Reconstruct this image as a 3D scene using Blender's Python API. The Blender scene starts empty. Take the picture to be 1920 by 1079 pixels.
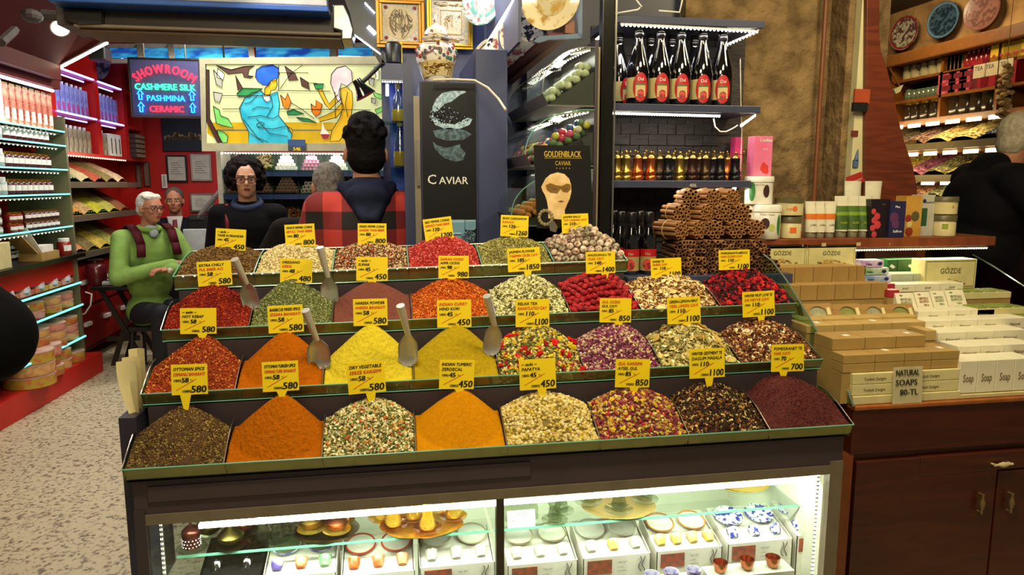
import bpy, bmesh, math, random
import numpy as np
from math import sin, cos, tan, pi, radians, sqrt, atan2
from mathutils import Vector, Matrix, Euler
random.seed(7); RNG = np.random.default_rng(7)
S = bpy.context.scene; COL = S.collection
# ---------------------------------------------------------------- camera, world, exposure, main lights
FOC = 1333.0; PIT = radians(8.3); YAW = radians(9.76); CAM = Vector((0, 0, 1.47))
cd = bpy.data.cameras.new('camera'); cam = bpy.data.objects.new('camera', cd); COL.objects.link(cam)
cd.sensor_width = 36; cd.lens = 36*FOC/1920; cd.clip_start = .05
cam.location = CAM; cam.rotation_euler = (pi/2-PIT, 0, -YAW); S.camera = cam
w = bpy.data.worlds.new('world'); S.world = w; w.use_nodes = True
w.node_tree.nodes['Background'].inputs[0].default_value = (1, .86, .68, 1)
w.node_tree.nodes['Background'].inputs[1].default_value = .16
S.view_settings.view_transform = 'Standard'; S.view_settings.look = 'None'
S.view_settings.gamma = 1; S.view_settings.exposure = 0.0; S.view_settings.use_curve_mapping = False
S.cycles.use_denoising = True; S.cycles.max_bounces = 6; S.cycles.transparent_max_bounces = 32
S.cycles.caustics_reflective = False; S.cycles.caustics_refractive = False
S.cycles.sample_clamp_indirect = 4
def area(name, loc, size, power, color, target=None, sy=None, spread=None):
    l = bpy.data.lights.new(name, 'AREA'); l.energy = power; l.color = color; l.size = size
    if sy: l.shape = 'RECTANGLE'; l.size_y = sy
    if spread: l.spread = radians(spread)
    o = bpy.data.objects.new(name, l); COL.objects.link(o); o.location = loc
    if target is not None: o.rotation_euler = (Vector(target)-Vector(loc)).to_track_quat('-Z', 'Y').to_euler()
    return o
area('bin_side_fill', (-.5, 3.0, 2.5), .4, 7, (1, .96, .9), (.5, 2.6, 1.6))  # added fill for the unlit left-facing sides of the candy bins
WARM = (1, .80, .52); NEUT = (1, .93, .80); COOL = (.85, .92, 1)
area('stall_ceiling_light', (-.1, .75, 2.7), .5, 31, (1, .88, .56), (.1, 1.75, 1.05), .25)
area('stall_ceiling_light', (.95, 1.0, 2.7), .5, 17, (1, .85, .50), (.9, 1.85, 1.0), .25)
area('front_fill_light', (-.3, -.9, 2.8), .8, 16, (1, .86, .62), (.2, 1.8, 1.1), .4)  # added fill behind the camera, brightens the front-facing cards
area('soap_ceiling_light', (1.9, 1.5, 2.7), .4, 14, (1, .84, .52), (1.7, 2.1, 1.0), .3)
area('shop_ceiling_light', (-.9, 4.3, 2.75), .6, 30, (1, .93, .84), (-.9, 4.4, 0), .6)
area('shop_ceiling_light', (-1.3, 6.2, 2.75), .6, 34, (1, .93, .84), (-1.5, 6.3, 0), .6)
area('shop_ceiling_light', (.1, 5.0, 2.8), .4, 16, (1, .93, .84), (-.3, 6.0, 1.0), .4)
area('corridor_ceiling_light', (-1.3, 2.2, 2.9), .6, 22, (1, .88, .70), (-1.5, 2.8, 0), .6)
area('right_shop_ceiling_light', (3.4, 4.6, 2.9), .5, 30, (1, .78, .45), (4.2, 5.0, 1.6), .5)
area('wall_lamp_light', (1.7, 1.6, 2.8), .3, 5, (1, .80, .48), (1.6, 2.8, 1.9))
# ---------------------------------------------------------------- pixel -> point on a known plane of the place
def ray(px, py):
    x = (px-960)/FOC; y = 1.; z = -(py-539.5)/FOC
    y, z = y*cos(PIT)+z*sin(PIT), -y*sin(PIT)+z*cos(PIT)
    return Vector((x*cos(YAW)+y*sin(YAW), -x*sin(YAW)+y*cos(YAW), z))
def UY(px, py, Y): r = ray(px, py); return CAM+r*(Y/r.y)
def UZ(px, py, Z): r = ray(px, py); return CAM+r*((Z-CAM.z)/r.z)
def UX(px, py, X): r = ray(px, py); return CAM+r*(X/r.x)
def PB(x0, y0, x1, y1, Y):
    a = UY(x0, (y0+y1)/2, Y); b = UY(x1, (y0+y1)/2, Y); xm = (x0+x1)/2
    return a.x, b.x, UY(xm, y1, Y).z, UY(xm, y0, Y).z
# ---------------------------------------------------------------- materials
def lin(c):
    if isinstance(c, str):
        c = [int(c[i:i+2], 16)/255 for i in (0, 2, 4)]
        return tuple(x/12.92 if x <= .04045 else ((x+.055)/1.055)**2.4 for x in c)
    return tuple(c)
MATS = {}
def M(key, col='808080', r=.5, m=0, e=0, col2=None, ns=20, con=(.4, .6), b=0, bs=60, st=None, coat=0, dist=0, obj=True, sss=0):
    if key in MATS: return MATS[key]
    mt = bpy.data.materials.new(key); mt.use_nodes = True; nt = mt.node_tree; bs_ = nt.nodes['Principled BSDF']
    c = lin(col); bs_.inputs['Base Color'].default_value = (*c, 1)
    bs_.inputs['Roughness'].default_value = r; bs_.inputs['Metallic'].default_value = m
    if 'maroon' in key or 'brown_red' in key or 'cloth' in key or 'hair' in key or 'coat' in key or 'fleece' in key or 'suit' in key: bs_.inputs['Specular IOR Level'].default_value = .12
    if coat: bs_.inputs['Coat Weight'].default_value = coat
    if sss: bs_.inputs['Subsurface Weight'].default_value = sss; bs_.inputs['Subsurface Scale'].default_value = .01
    tc = nt.nodes.new('ShaderNodeTexCoord'); mp = nt.nodes.new('ShaderNodeMapping')
    nt.links.new(tc.outputs['Object'], mp.inputs[0])
    if st: mp.inputs['Scale'].default_value = st
    if col2 is None:
        h = [min(1, x*.88) for x in c]; cc = [h, c]
    else: cc = [c, lin(col2)]
    n = nt.nodes.new('ShaderNodeTexNoise'); n.inputs['Scale'].default_value = ns; n.inputs['Detail'].default_value = 5
    n.inputs['Distortion'].default_value = dist
    nt.links.new(mp.outputs[0], n.inputs['Vector'])
    rp = nt.nodes.new('ShaderNodeValToRGB'); rp.color_ramp.elements[0].position = con[0]; rp.color_ramp.elements[1].position = con[1]
    rp.color_ramp.elements[0].color = (*cc[0], 1); rp.color_ramp.elements[1].color = (*cc[1], 1)
    nt.links.new(n.outputs['Fac'], rp.inputs[0]); nt.links.new(rp.outputs[0], bs_.inputs['Base Color'])
    if e:
        nt.links.new(rp.outputs[0], bs_.inputs['Emission Color']); bs_.inputs['Emission Strength'].default_value = e
    if b:
        n2 = nt.nodes.new('ShaderNodeTexNoise'); n2.inputs['Scale'].default_value = bs; n2.inputs['Detail'].default_value = 4
        bp = nt.nodes.new('ShaderNodeBump'); bp.inputs['Strength'].default_value = b; bp.inputs['Distance'].default_value = .01
        nt.links.new(mp.outputs[0], n2.inputs['Vector']); nt.links.new(n2.outputs['Fac'], bp.inputs['Height'])
        nt.links.new(bp.outputs[0], bs_.inputs['Normal'])
    MATS[key] = mt; return mt
def glow(key, col, e):
    return M(key, '000000', r=.6) if not e else _glow(key, col, e)
def _glow(key, col, e):
    if key in MATS: return MATS[key]
    mt = bpy.data.materials.new(key); mt.use_nodes = True; b = mt.node_tree.nodes['Principled BSDF']; c = lin(col)
    b.inputs['Base Color'].default_value = (*c, 1); b.inputs['Emission Color'].default_value = (*c, 1); b.inputs['Emission Strength'].default_value = e
    MATS[key] = mt; return mt
def glass(key, tint='ffffff', refl=.10, r=.02):
    if key in MATS: return MATS[key]
    mt = bpy.data.materials.new(key); mt.use_nodes = True; nt = mt.node_tree; nt.nodes.remove(nt.nodes['Principled BSDF'])
    out = nt.nodes['Material Output']; t = nt.nodes.new('ShaderNodeBsdfTransparent'); g = nt.nodes.new('ShaderNodeBsdfGlossy')
    t.inputs[0].default_value = (*lin(tint), 1); g.inputs['Roughness'].default_value = r
    fr = nt.nodes.new('ShaderNodeFresnel'); fr.inputs[0].default_value = 1.5
    ad = nt.nodes.new('ShaderNodeMath'); ad.operation = 'ADD'; ad.inputs[1].default_value = refl-.04; ad.use_clamp = True
    mx = nt.nodes.new('ShaderNodeMixShader'); nt.links.new(fr.outputs[0], ad.inputs[0]); ge = nt.nodes.new('ShaderNodeNewGeometry'); mu = nt.nodes.new('ShaderNodeMath'); mu.operation = 'MULTIPLY'; iv = nt.nodes.new('ShaderNodeMath'); iv.operation = 'SUBTRACT'; iv.inputs[0].default_value = 1
    nt.links.new(ge.outputs['Backfacing'], iv.inputs[1]); nt.links.new(ad.outputs[0], mu.inputs[0]); nt.links.new(iv.outputs[0], mu.inputs[1]); nt.links.new(mu.outputs[0], mx.inputs[0])
    nt.links.new(t.outputs[0], mx.inputs[1]); nt.links.new(g.outputs[0], mx.inputs[2]); nt.links.new(mx.outputs[0], out.inputs[0])
    MATS[key] = mt; return mt
def attrmat(key, r=.6, b=0, bs=200, spec=.5):
    if key in MATS: return MATS[key]
    mt = bpy.data.materials.new(key); mt.use_nodes = True; nt = mt.node_tree; p = nt.nodes['Principled BSDF']
    a = nt.nodes.new('ShaderNodeAttribute'); a.attribute_name = 'Col'
    nt.links.new(a.outputs['Color'], p.inputs['Base Color']); p.inputs['Roughness'].default_value = r
    p.inputs['Specular IOR Level'].default_value = spec
    if b:
        n2 = nt.nodes.new('ShaderNodeTexNoise'); n2.inputs['Scale'].default_value = bs; n2.inputs['Detail'].default_value = 6
        bp = nt.nodes.new('ShaderNodeBump'); bp.inputs['Strength'].default_value = b; bp.inputs['Distance'].default_value = .006
        tc = nt.nodes.new('ShaderNodeTexCoord'); nt.links.new(tc.outputs['Object'], n2.inputs['Vector'])
        nt.links.new(n2.outputs['Fac'], bp.inputs['Height']); nt.links.new(bp.outputs[0], p.inputs['Normal'])
    MATS[key] = mt; return mt
# ---------------------------------------------------------------- mesh builder
class MB:
    def __init__(s): s.v = []; s.f = []; s.mi = []; s.m = 0; s.T = None
    def add(s, vs, fs):
        o = len(s.v)
        if s.T is not None: vs = [s.T @ Vector(q) for q in vs]
        s.v += [tuple(q) for q in vs]; s.f += [tuple(i+o for i in f) for f in fs]; s.mi += [s.m]*len(fs); return s
    def box(s, x0, x1, y0, y1, z0, z1):
        if x0 > x1: x0, x1 = x1, x0
        if y0 > y1: y0, y1 = y1, y0
        if z0 > z1: z0, z1 = z1, z0
        return s.add([(x0,y0,z0),(x1,y0,z0),(x1,y1,z0),(x0,y1,z0),(x0,y0,z1),(x1,y0,z1),(x1,y1,z1),(x0,y1,z1)],
              [(0,3,2,1),(4,5,6,7),(0,1,5,4),(1,2,6,5),(2,3,7,6),(3,0,4,7)])
    def slab(s, q, t):   # a quad or polygon (list of points) with thickness vector t
        q = [Vector(a) for a in q]; t = Vector(t); n = len(q)
        return s.add(q+[a+t for a in q], [tuple(range(n))[::-1], tuple(range(n, 2*n))]+[(i, (i+1) % n, (i+1) % n+n, i+n) for i in range(n)])
    def poly(s, q): return s.add(q, [tuple(range(len(q)))])
    def tube(s, pts, r, n=8, cap=True):
        pts = [Vector(p) for p in pts]; k = len(pts); rr = r if isinstance(r, (list, tuple)) else [r]*k
        vs = []; up = None
        for i, p in enumerate(pts):
            t = (pts[min(i+1, k-1)]-pts[max(i-1, 0)]).normalized()
            if up is None:
                up = Vector((0, 0, 1)) if abs(t.z) < .9 else Vector((1, 0, 0))
            a = t.cross(up)
            if a.length < 1e-6: a = t.cross(Vector((0, 1, 0)))
            a.normalize(); b = a.cross(t).normalized(); up = b
            vs += [p+(a*cos(2*pi*j/n)+b*sin(2*pi*j/n))*rr[i] for j in range(n)]
        fs = [(i*n+j, i*n+(j+1) % n, (i+1)*n+(j+1) % n, (i+1)*n+j) for i in range(k-1) for j in range(n)]
        if cap: fs += [tuple(range(n))[::-1], tuple(range((k-1)*n, k*n))]
        return s.add(vs, fs)
    def lathe(s, prof, n=16, o=(0, 0, 0), sy=1):
        vs = []; k = len(prof)
        for r, z in prof: vs += [(o[0]+r*cos(2*pi*j/n), o[1]+sy*r*sin(2*pi*j/n), o[2]+z) for j in range(n)]
        fs = [(i*n+j, i*n+(j+1) % n, (i+1)*n+(j+1) % n, (i+1)*n+j) for i in range(k-1) for j in range(n)]
        fs += [tuple(range(n))[::-1], tuple(range((k-1)*n, k*n))]
        return s.add(vs, fs)
    def ell(s, c, rad, n=14, R=None):
        c = Vector(c); vs = []; k = n//2+1
        for i in range(1, k-1):
            a = pi*i/(k-1)
            for j in range(n):
                q = Vector((rad[0]*sin(a)*cos(2*pi*j/n), rad[1]*sin(a)*sin(2*pi*j/n), -rad[2]*cos(a)))
                vs.append(c+(R @ q if R else q))
        tp = Vector((0, 0, rad[2])); bt = -tp
        vs += [c+(R @ bt if R else bt), c+(R @ tp if R else tp)]; m = k-2
        fs = [(i*n+j, i*n+(j+1) % n, (i+1)*n+(j+1) % n, (i+1)*n+j) for i in range(m-1) for j in range(n)]
        fs += [(m*n, (j+1) % n, j) for j in range(n)]+[(m*n+1, (m-1)*n+j, (m-1)*n+(j+1) % n) for j in range(n)]
        return s.add(vs, fs)
    def cap(s, p, q, r0, r1, n=12):
        p = Vector(p); q = Vector(q); d = (q-p); L = d.length; d = d.normalized() if L > 1e-6 else Vector((0, 0, 1)); pts = []; rs = []
        for i in range(5): a = (pi/2)*(1-i/4); pts.append(p-d*r0*sin(a)); rs.append(max(r0*cos(a), r0*.05))
        for i in range(5): a = (pi/2)*i/4; pts.append(q+d*r1*sin(a)); rs.append(max(r1*cos(a), r1*.05))
        return s.tube(pts, rs, n)
    def text(s, st, size, o, xd=(1, 0, 0), yd=(0, 0, 1), al='L', wmax=None, bold=0, sh=0):
        vs, fs, w = TX(st)
        sc = size; sx = size
        if wmax and w*size > wmax: sx = wmax/w
        xd = Vector(xd); yd = Vector(yd); o = Vector(o); off = {'L': 0, 'C': -w*sx/2, 'R': -w*sx}[al]
        nn = xd.cross(yd)*.0002
        for k in ([0] if not bold else [-bold, 0, bold]):
            s.add([o+xd*(x*sx+off+k+sh*y*sc)+yd*y*sc+nn*(k != 0)*(1 if k > 0 else 2) for x, y in vs], fs)
        return s
_T = {}
def TX(st):
    if st in _T: return _T[st]
    c = bpy.data.curves.new('t', 'FONT'); c.body = st; c.resolution_u = 2; o = bpy.data.objects.new('t', c); COL.objects.link(o)
    dg = bpy.context.evaluated_depsgraph_get(); m = o.evaluated_get(dg).to_mesh()
    vs = [(v.co.x, v.co.y) for v in m.vertices]; fs = [tuple(p.vertices) for p in m.polygons]
    w = max([v[0] for v in vs] or [0]); o.evaluated_get(dg).to_mesh_clear()
    bpy.data.objects.remove(o); bpy.data.curves.remove(c); _T[st] = (vs, fs, w); return _T[st]
def tag(o, label=None, cat=None, group=None, kind=None):
    if label: o['label'] = label
    if cat: o['category'] = cat
    if group: o['group'] = group
    if kind: o['kind'] = kind
    return o
def fin(mb, name, mats, parent=None, smooth=False, label=None, bev=0, world=True, origin=None):
    """one mesh object; coordinates in mb are world ones, stored relative to the parent or the own base"""
    me = bpy.data.meshes.new(name); mats = mats if isinstance(mats, (list, tuple)) else [mats]
    A = np.array(mb.v, dtype=float).reshape(-1, 3)
    if not world: off = np.zeros(3)
    elif parent is not None:
        pl = Vector((0, 0, 0)); p = parent
        while p is not None: pl = pl+p.location; p = p.parent
        off = np.array(pl)
    elif origin is not None: off = np.array(origin)
    else: off = np.array([(A[:, 0].min()+A[:, 0].max())/2, (A[:, 1].min()+A[:, 1].max())/2, A[:, 2].min()])
    me.from_pydata((A-off).tolist(), [], mb.f)
    for m in mats: me.materials.append(m)
    if len(mats) > 1: me.polygons.foreach_set('material_index', mb.mi)
    if smooth: me.polygons.foreach_set('use_smooth', [True]*len(me.polygons))
    me.update(); o = bpy.data.objects.new(name, me); COL.objects.link(o)
    if parent is not None: o.parent = parent
    elif world: o.location = off
    if bev:
        b = o.modifiers.new('bevel', 'BEVEL'); b.width = bev; b.segments = 2; b.limit_method = 'ANGLE'
        b.use_clamp_overlap = True
    if smooth and smooth != 2:
        try: me.set_sharp_from_angle(angle=radians(50))
        except Exception: pass
    if label: o['label'] = label
    return o
def thing(name, label, cat, loc=(0, 0, 0), group=None, rz=0):
    o = bpy.data.objects.new(name, None); COL.objects.link(o); o.location = loc; o.rotation_euler.z = rz; o.empty_display_size = .05
    return tag(o, label, cat, group)
def kids(o): return [c for c in bpy.data.objects if c.parent is o]
KID = {}
def dup(o, loc, label=None, group=None, rz=None, rot=None, sc=None, mats=None):
    if o.name not in KID: KID[o.name] = [(c, kids(c)) for c in kids(o)]
    r = o.copy(); COL.objects.link(r); r.location = loc
    if rz is not None: r.rotation_euler.z = rz
    if rot is not None: r.rotation_euler = rot
    if sc is not None: r.scale = sc if isinstance(sc, (tuple, list)) else (sc,)*3
    if label: r['label'] = label
    if group: r['group'] = group
    for c, gs in KID[o.name]:
        d = c.copy(); COL.objects.link(d); d.parent = r
        for g in gs:
            h = g.copy(); COL.objects.link(h); h.parent = d
    return r
def struct(o): o['kind'] = 'structure'; return o
ORD = ['leftmost', 'second from left', 'third from left', 'fourth from left', 'fifth from left', 'sixth from left', 'seventh from left', 'eighth from left', 'ninth from left', 'tenth from left', 'eleventh from left', 'twelfth from left', 'thirteenth from left', 'fourteenth from left', 'fifteenth from left']
def bx(x0, x1, y0, y1, z0, z1): return MB().box(x0, x1, y0, y1, z0, z1)
# ================================================================ THE SETTING
red = M('red_paint', 'c11a12', r=.45, ns=6); maroon = M('maroon_paint', '4a1618', r=.6, ns=5)
navy = M('navy_laminate', '3d4366', r=.4, ns=4); dnavy = M('dark_navy_laminate', '23253a', r=.4, ns=4)
dark = M('dark_laminate', '3a3034', r=.45, ns=8); black = M('black_plastic', '101010', r=.45)
woodr = M('red_brown_wood', '5a2510', r=.38, col2='6e3016', ns=3, st=(1, 1, 9), dist=1.5)
woodd = M('dark_cherry_wood', '3c1508', r=.3, col2='4a1d0c', ns=2.5, st=(1, 1, 8), dist=1.5)
woodo = M('orange_wood', 'a85c1c', r=.4, col2='b86a24', ns=3, st=(1, 6, 6))
steel = M('steel', 'b8b4aa', r=.28, m=1, ns=9); dsteel = M('dark_steel', '55534c', r=.35, m=1, ns=9)
cream = M('cream_paint', 'cfc79a', r=.5, ns=7); white = M('white_plastic', 'e8e6de', r=.4)
gold = M('gold_metal', 'c99a3a', r=.3, m=1, ns=15); brass = M('brass', 'a8873e', r=.3, m=1, ns=15)
paper = M('white_paper', 'e6e4da', r=.7); blackm = M('black_ink', '0d0b0a', r=.7); redink = M('orange_ink', 'd8401a', r=.7)
clear = glass('clear_glass', 'f4faf6', .07); gtint = glass('green_glass', 'cfe8dc', .10); acry = glass('acrylic', 'f2f4f0', .08)
gedge = M('glass_edge_green', '6fae98', r=.2, ns=5); LEDW = _glow('led_white', 'fff4e0', 14); LEDC = _glow('led_cool', 'dfe6ff', 12); LEDWARM = _glow('led_warm', 'ffe9b0', 9)
terr = M('terrazzo', 'cabd9c', r=.45, col2='6e604a', ns=55, con=(.50, .66), b=.05)
stone = M('old_stone_wall', '5a4528', r=.95, col2='90754c', ns=9, con=(.36, .66), b=2.5, bs=22, dist=.3)
stone2 = M('rough_stone', '8f6a3e', r=.95, col2='c9a065', ns=5, con=(.3, .7), b=1.6, bs=8, dist=1.0)
struct(fin(bx(-6, 7, -2, 9, -.1, 0), 'floor', terr))
struct(fin(bx(-6, 7, -2, 9, 2.92, 3.05), 'ceiling', M('ceiling_paint', '5a4e44', r=.8)))
struct(fin(bx(-3.4, .55, 8.2, 8.3, 0, 2.92), 'wall_back', red))
struct(fin(bx(-3.0, -2.92, 2.4, 8.2, 0, 2.92), 'wall_left', red))
struct(fin(bx(.50, .56, 3.25, 8.2, 0, 2.92), 'wall_right', M('blue_grey_wall', '454b60', r=.6)))
struct(fin(bx(-.02, .5, 3.2, 3.25, 0, 2.92), 'wall_middle', navy))
struct(fin(bx(1.2, 2.12, 2.84, 3.0, 0, 2.92), 'wall_stone', stone))
struct(fin(bx(.56, 1.24, 2.9, 3.0, 0, 2.92), 'wall_tower', dnavy))
struct(fin(bx(4.32, 4.42, 2.5, 7.5, 0, 2.92), 'wall_right_shop', stone2))
struct(fin(bx(1.9, 4.42, 7.3, 7.4, 0, 2.92), 'wall_back_right_shop', M('brown_wall', '5b3a1c', r=.8)))
# shaft-like stone pilaster edge, copper pipe, cream trim, curved wood panel
a = UY(1520, 300, 2.80); struct(fin(bx(UY(1552, 300, 2.8).x, UY(1600, 300, 2.8).x, 2.72, 2.84, 0, 2.92), 'trim_pilaster', stone))
mb = MB(); mb.tube([UY(1549, 0, 2.8)+Vector((0, 0, .6)), UY(1549, 0, 2.8), (UY(1549, 0, 2.8).x, 2.8, 1.0)], .009, 8)
tag(fin(mb, 'copper_pipe', M('copper_paint', '7a4322', r=.5), smooth=True), 'thin brown pipe running down the old stone wall', 'pipe')
x0 = UY(1597, 300, 2.68).x; x1 = UY(1619, 300, 2.68).x
struct(fin(bx(x0, x1, 2.68, 2.72, 0, 2.92), 'trim_1', cream, bev=.002))
struct(fin(bx(x1, UY(1626, 300, 2.70).x, 2.70, 2.74, 0, 2.92), 'trim_gap_shade', black))  # black strip standing in for the dark gap beside the cream trim
px = [(1626, -60), (1650, -60), (1649, 60), (1652, 95), (1664, 130), (1675, 170), (1685, 225), (1697, 268), (1712, 312), (1720, 350), (1722, 400), (1722, 520), (1626, 520)]
q = [UY(x, y, 2.66) for x, y in px]; q[-1].z = q[-2].z = .9
tag(fin(MB().slab(q, (0, .03, 0)), 'curved_wood_panel', woodr, bev=.003), 'tall red-brown wood side panel with a curved edge right of the cream trim', 'panel')
mb = MB(); c0 = PB(1602, 168, 1626, 210, 2.67)
t = thing('wall_notice', 'small red and black notice stuck across the cream trim', 'notice', (c0[0], 2.665, c0[2]))
mb.box(c0[0]-.01, c0[1], 2.655, 2.665, c0[2]+.03, c0[3]); fin(mb, 'red_card', M('orange_card', 'a8431a', r=.6), t)
fin(bx(c0[0]-.015, c0[1]-.01, 2.65, 2.665, c0[2], c0[2]+.035), 'black_card', black, t)
c0 = PB(1597, 280, 1612, 314, 2.675); mb = MB(); mb.box(c0[0]+.008, c0[1]-.006, 2.672, 2.68, c0[2], c0[2]+.03); mb.tube([(c0[0]+.02, 2.675, c0[2]+.03), (c0[0]+.026, 2.675, c0[3])], [.009, .002], 6)
tag(fin(mb, 'sticker', M('blue_print', '4a6488', r=.6)), 'small blue printed sticker on the cream trim', 'sticker')
c0 = PB(1597, 245, 1609, 256, 2.675)
tag(fin(bx(c0[0], c0[1], 2.675, 2.68, c0[2], c0[3]), 'sticker', M('dark_red_print', '6e2320', r=.6)), 'tiny dark red sticker above the blue one on the cream trim', 'sticker')
# ================================================================ SPICE STAND
ROWS = [  # z lip, left px, right px, divider px at lip, back depth handled below
 dict(z=.90, L=(228, 882), R=(1601, 797), dv=[228, 419, 603, 780, 951, 1126, 1292, 1444, 1601], h=.028),
 dict(z=1.02, L=(264, 740), R=(1543, 674), dv=[264, 440, 604, 776, 939, 1098, 1243, 1392, 1543], h=.027),
 dict(z=1.135, L=(301, 620), R=(1494, 569), dv=[301, 466, 622, 773, 930, 1071, 1204, 1353, 1494], h=.028),
 dict(z=1.245, L=(324, 519), R=(1177, 489), dv=[324, 475, 623, 766, 904, 1040, 1177], h=.033)]
for k, r in enumerate(ROWS):
    r['A'] = UZ(*r['L'], r['z']); r['B'] = UZ(*r['R'], r['z'])
    r['fr'] = []
    for x in r['dv']:
        y = r['L'][1]+(r['R'][1]-r['L'][1])*(x-r['L'][0])/(r['R'][0]-r['L'][0]); r['fr'].append(UZ(x, y, r['z']))
for k, r in enumerate(ROWS):
    r['bk'] = []
    for p in r['fr']:
        if k < 3:
            n = ROWS[k+1]; A = n['A']; B = n['B']
            if k == 2 : B = A+(B-A)*1.4
            t = (p.x-A.x)/(B.x-A.x); Yb = A.y+(B.y-A.y)*t-.012
            if k == 2 and p.x > .72: Yb = p.y+.17
        else: Yb = p.y+.185
        r['bk'].append(Vector((p.x, Yb, r['z']+(.055, .05, .05, .045)[k])))
stand = thing('spice_stand', 'dark stepped spice stand with glass fronted case below, four tiers of trays on top', 'display stand', (.28, 1.8, 0))
XL, XR, CF = -.535, 1.075, 1.500
# body panels below the first tray
A0, B0 = ROWS[0]['A'], ROWS[0]['B']
fin(bx(XL, XR+.005, CF, CF+.02, .782, .874), 'front_board', M('dark_brown_board', '43363a', r=.42, ns=6), stand, bev=.003)
fin(bx(XL+.03, .30, CF-.006, CF, .818, .852), 'pull_out_board', M('dark_brown_board', '43363a', r=.42), stand, bev=.002)
fin(bx(XL-.0, XR, CF+.02, 2.35, .80, .858), 'top_deck', dark, stand)
for k in (1, 2, 3):
    r = ROWS[k]; mb = MB(); a, b = r['A'], r['B']; z0 = ROWS[k-1]['z']-.03
    mb.add([(a.x+.01, a.y+.006, z0), (b.x-.01, b.y+.006, z0), (b.x-.01, b.y+.006, r['z']-r['h']-.004), (a.x+.01, a.y+.006, r['z']-r['h']-.004),
            (a.x+.01, 2.3, z0), (b.x-.01, 2.3, z0), (b.x-.01, 2.3, r['z']-r['h']-.004), (a.x+.01, 2.3, r['z']-r['h']-.004)],
           [(0, 1, 2, 3), (7, 6, 5, 4), (0, 4, 5, 1), (1, 5, 6, 2), (2, 6, 7, 3), (3, 7, 4, 0)])
    fin(mb, 'step', dark, stand)
fin(bx(.74, 1.23, 2.0, 2.18, 1.05, 1.118), 'back_ledge', navy, stand)
# glass case below
cm = M('white_case_panel', 'dcdccb', r=.5, ns=5)
fin(bx(-.16, XR, 2.02, 2.04, .0, .80), 'case_back', cm, stand); fin(bx(XL, XR, CF+.02, 2.02, .38, .40), 'case_floor', cm, stand)
fin(bx(XR-.0225, XR-.0205, CF+.02, 2.02, .40, .80), 'white_liner', cm, stand); fin(bx(XL, XL+.02, CF, 2.04, 0, .38), 'side_panel', dark, stand); fin(bx(XR-.02, XR, CF, 2.04, 0, .80), 'side_panel', dark, stand)
fin(bx(XL, XR, CF, CF+.02, 0, .38), 'lower_board', dark, stand)
mf = M('grey_brown_frame', '6f6350', r=.45)
fin(bx(XL, XL+.022, CF-.004, CF+.02, .38, .80), 'case_frame', dark, stand); fin(bx(XR-.03, XR+.004, CF-.004, CF+.02, .38, .80), 'case_frame', mf, stand)
fin(bx(XL+.022, XR-.03, CF-.004, CF+.012, .768, .79), 'case_frame', mf, stand)
mx = UY(940, 1000, CF).x; fin(bx(mx-.012, mx+.006, CF-.004, CF+.016, .38, .768), 'centre_post', dsteel, stand)
fin(bx(XL+.022, XR-.03, CF+.006, CF+.009, .40, .768), 'front_pane', clear, stand)
fin(bx(XL+.004, XL+.008, CF+.02, 2.02, .40, .80), 'side_pane', clear, stand)
def dots(mb, a, b, n, r=.004, d=(0, 0, 0)):
    a = Vector(a); b = Vector(b)
    for i in range(n): mb.ell(a+(b-a)*(i+.5)/n, (r, r, r), 6)
strip = M('led_tape', 'c8c4b8', r=.5)
LEDX = _glow('led_bright', 'fff6dc', 22)
def led(parent, a, b, n, r=.004, mat=None, name='led_strip', w=.004, down=(0, 0, 1)):
    mb = MB(); a = Vector(a); b = Vector(b); mb.tube([a+Vector(down)*w, b+Vector(down)*w], w, 4); o = fin(mb, name, strip, parent)
    m2 = MB(); dots(m2, a, b, n, r); fin(m2, 'led_bulbs', mat or LEDW, o, smooth=2); return o
led(stand, (XL+.045, CF+.015, .40), (XL+.045, CF+.015, .765), 34, .0038, LEDW)
led(stand, (XR-.048, CF+.015, .40), (XR-.048, CF+.015, .765), 34, .0042, LEDX)
mb = MB(); mb.box(-.42, XR-.05, CF+.03, CF+.042, .736, .745); fin(mb, 'light_bar', _glow('light_bar', 'fffbe8', 14), stand)
area('case_light', (-.15, CF+.05, .732), .7, 3.2, (1, .97, .84), (-.15, 1.8, .45), .02); area('case_light', (.65, CF+.05, .732), .8, 3.6, (1, .97, .84), (.65, 1.8, .45), .02); area('case_rear_fill', (.45, 1.80, .775), 1.1, 2, (1, .97, .84), (.45, 2.02, .5), .03); area('case_rear_fill', (.45, 1.80, .615), 1.1, 1.2, (1, .97, .84), (.45, 2.0, .4), .03)  # the two rear ones are added fills for the unlit back of the case
# glass shelf in the case
zs = .632; sh = bx(XL+.04, mx-.01, 1.62, 1.98, zs-.006, zs); fin(sh, 'glass_shelf', clear, stand); fin(bx(XL+.04, mx-.01, 1.618, 1.62, zs-.006, zs), 'shelf_edge', gedge, stand)
fin(bx(mx+.0, XR-.03, 1.62, 1.98, zs-.006, zs), 'glass_shelf', clear, stand); fin(bx(mx+.0, XR-.03, 1.618, 1.62, zs-.006, zs), 'shelf_edge', gedge, stand)
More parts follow.
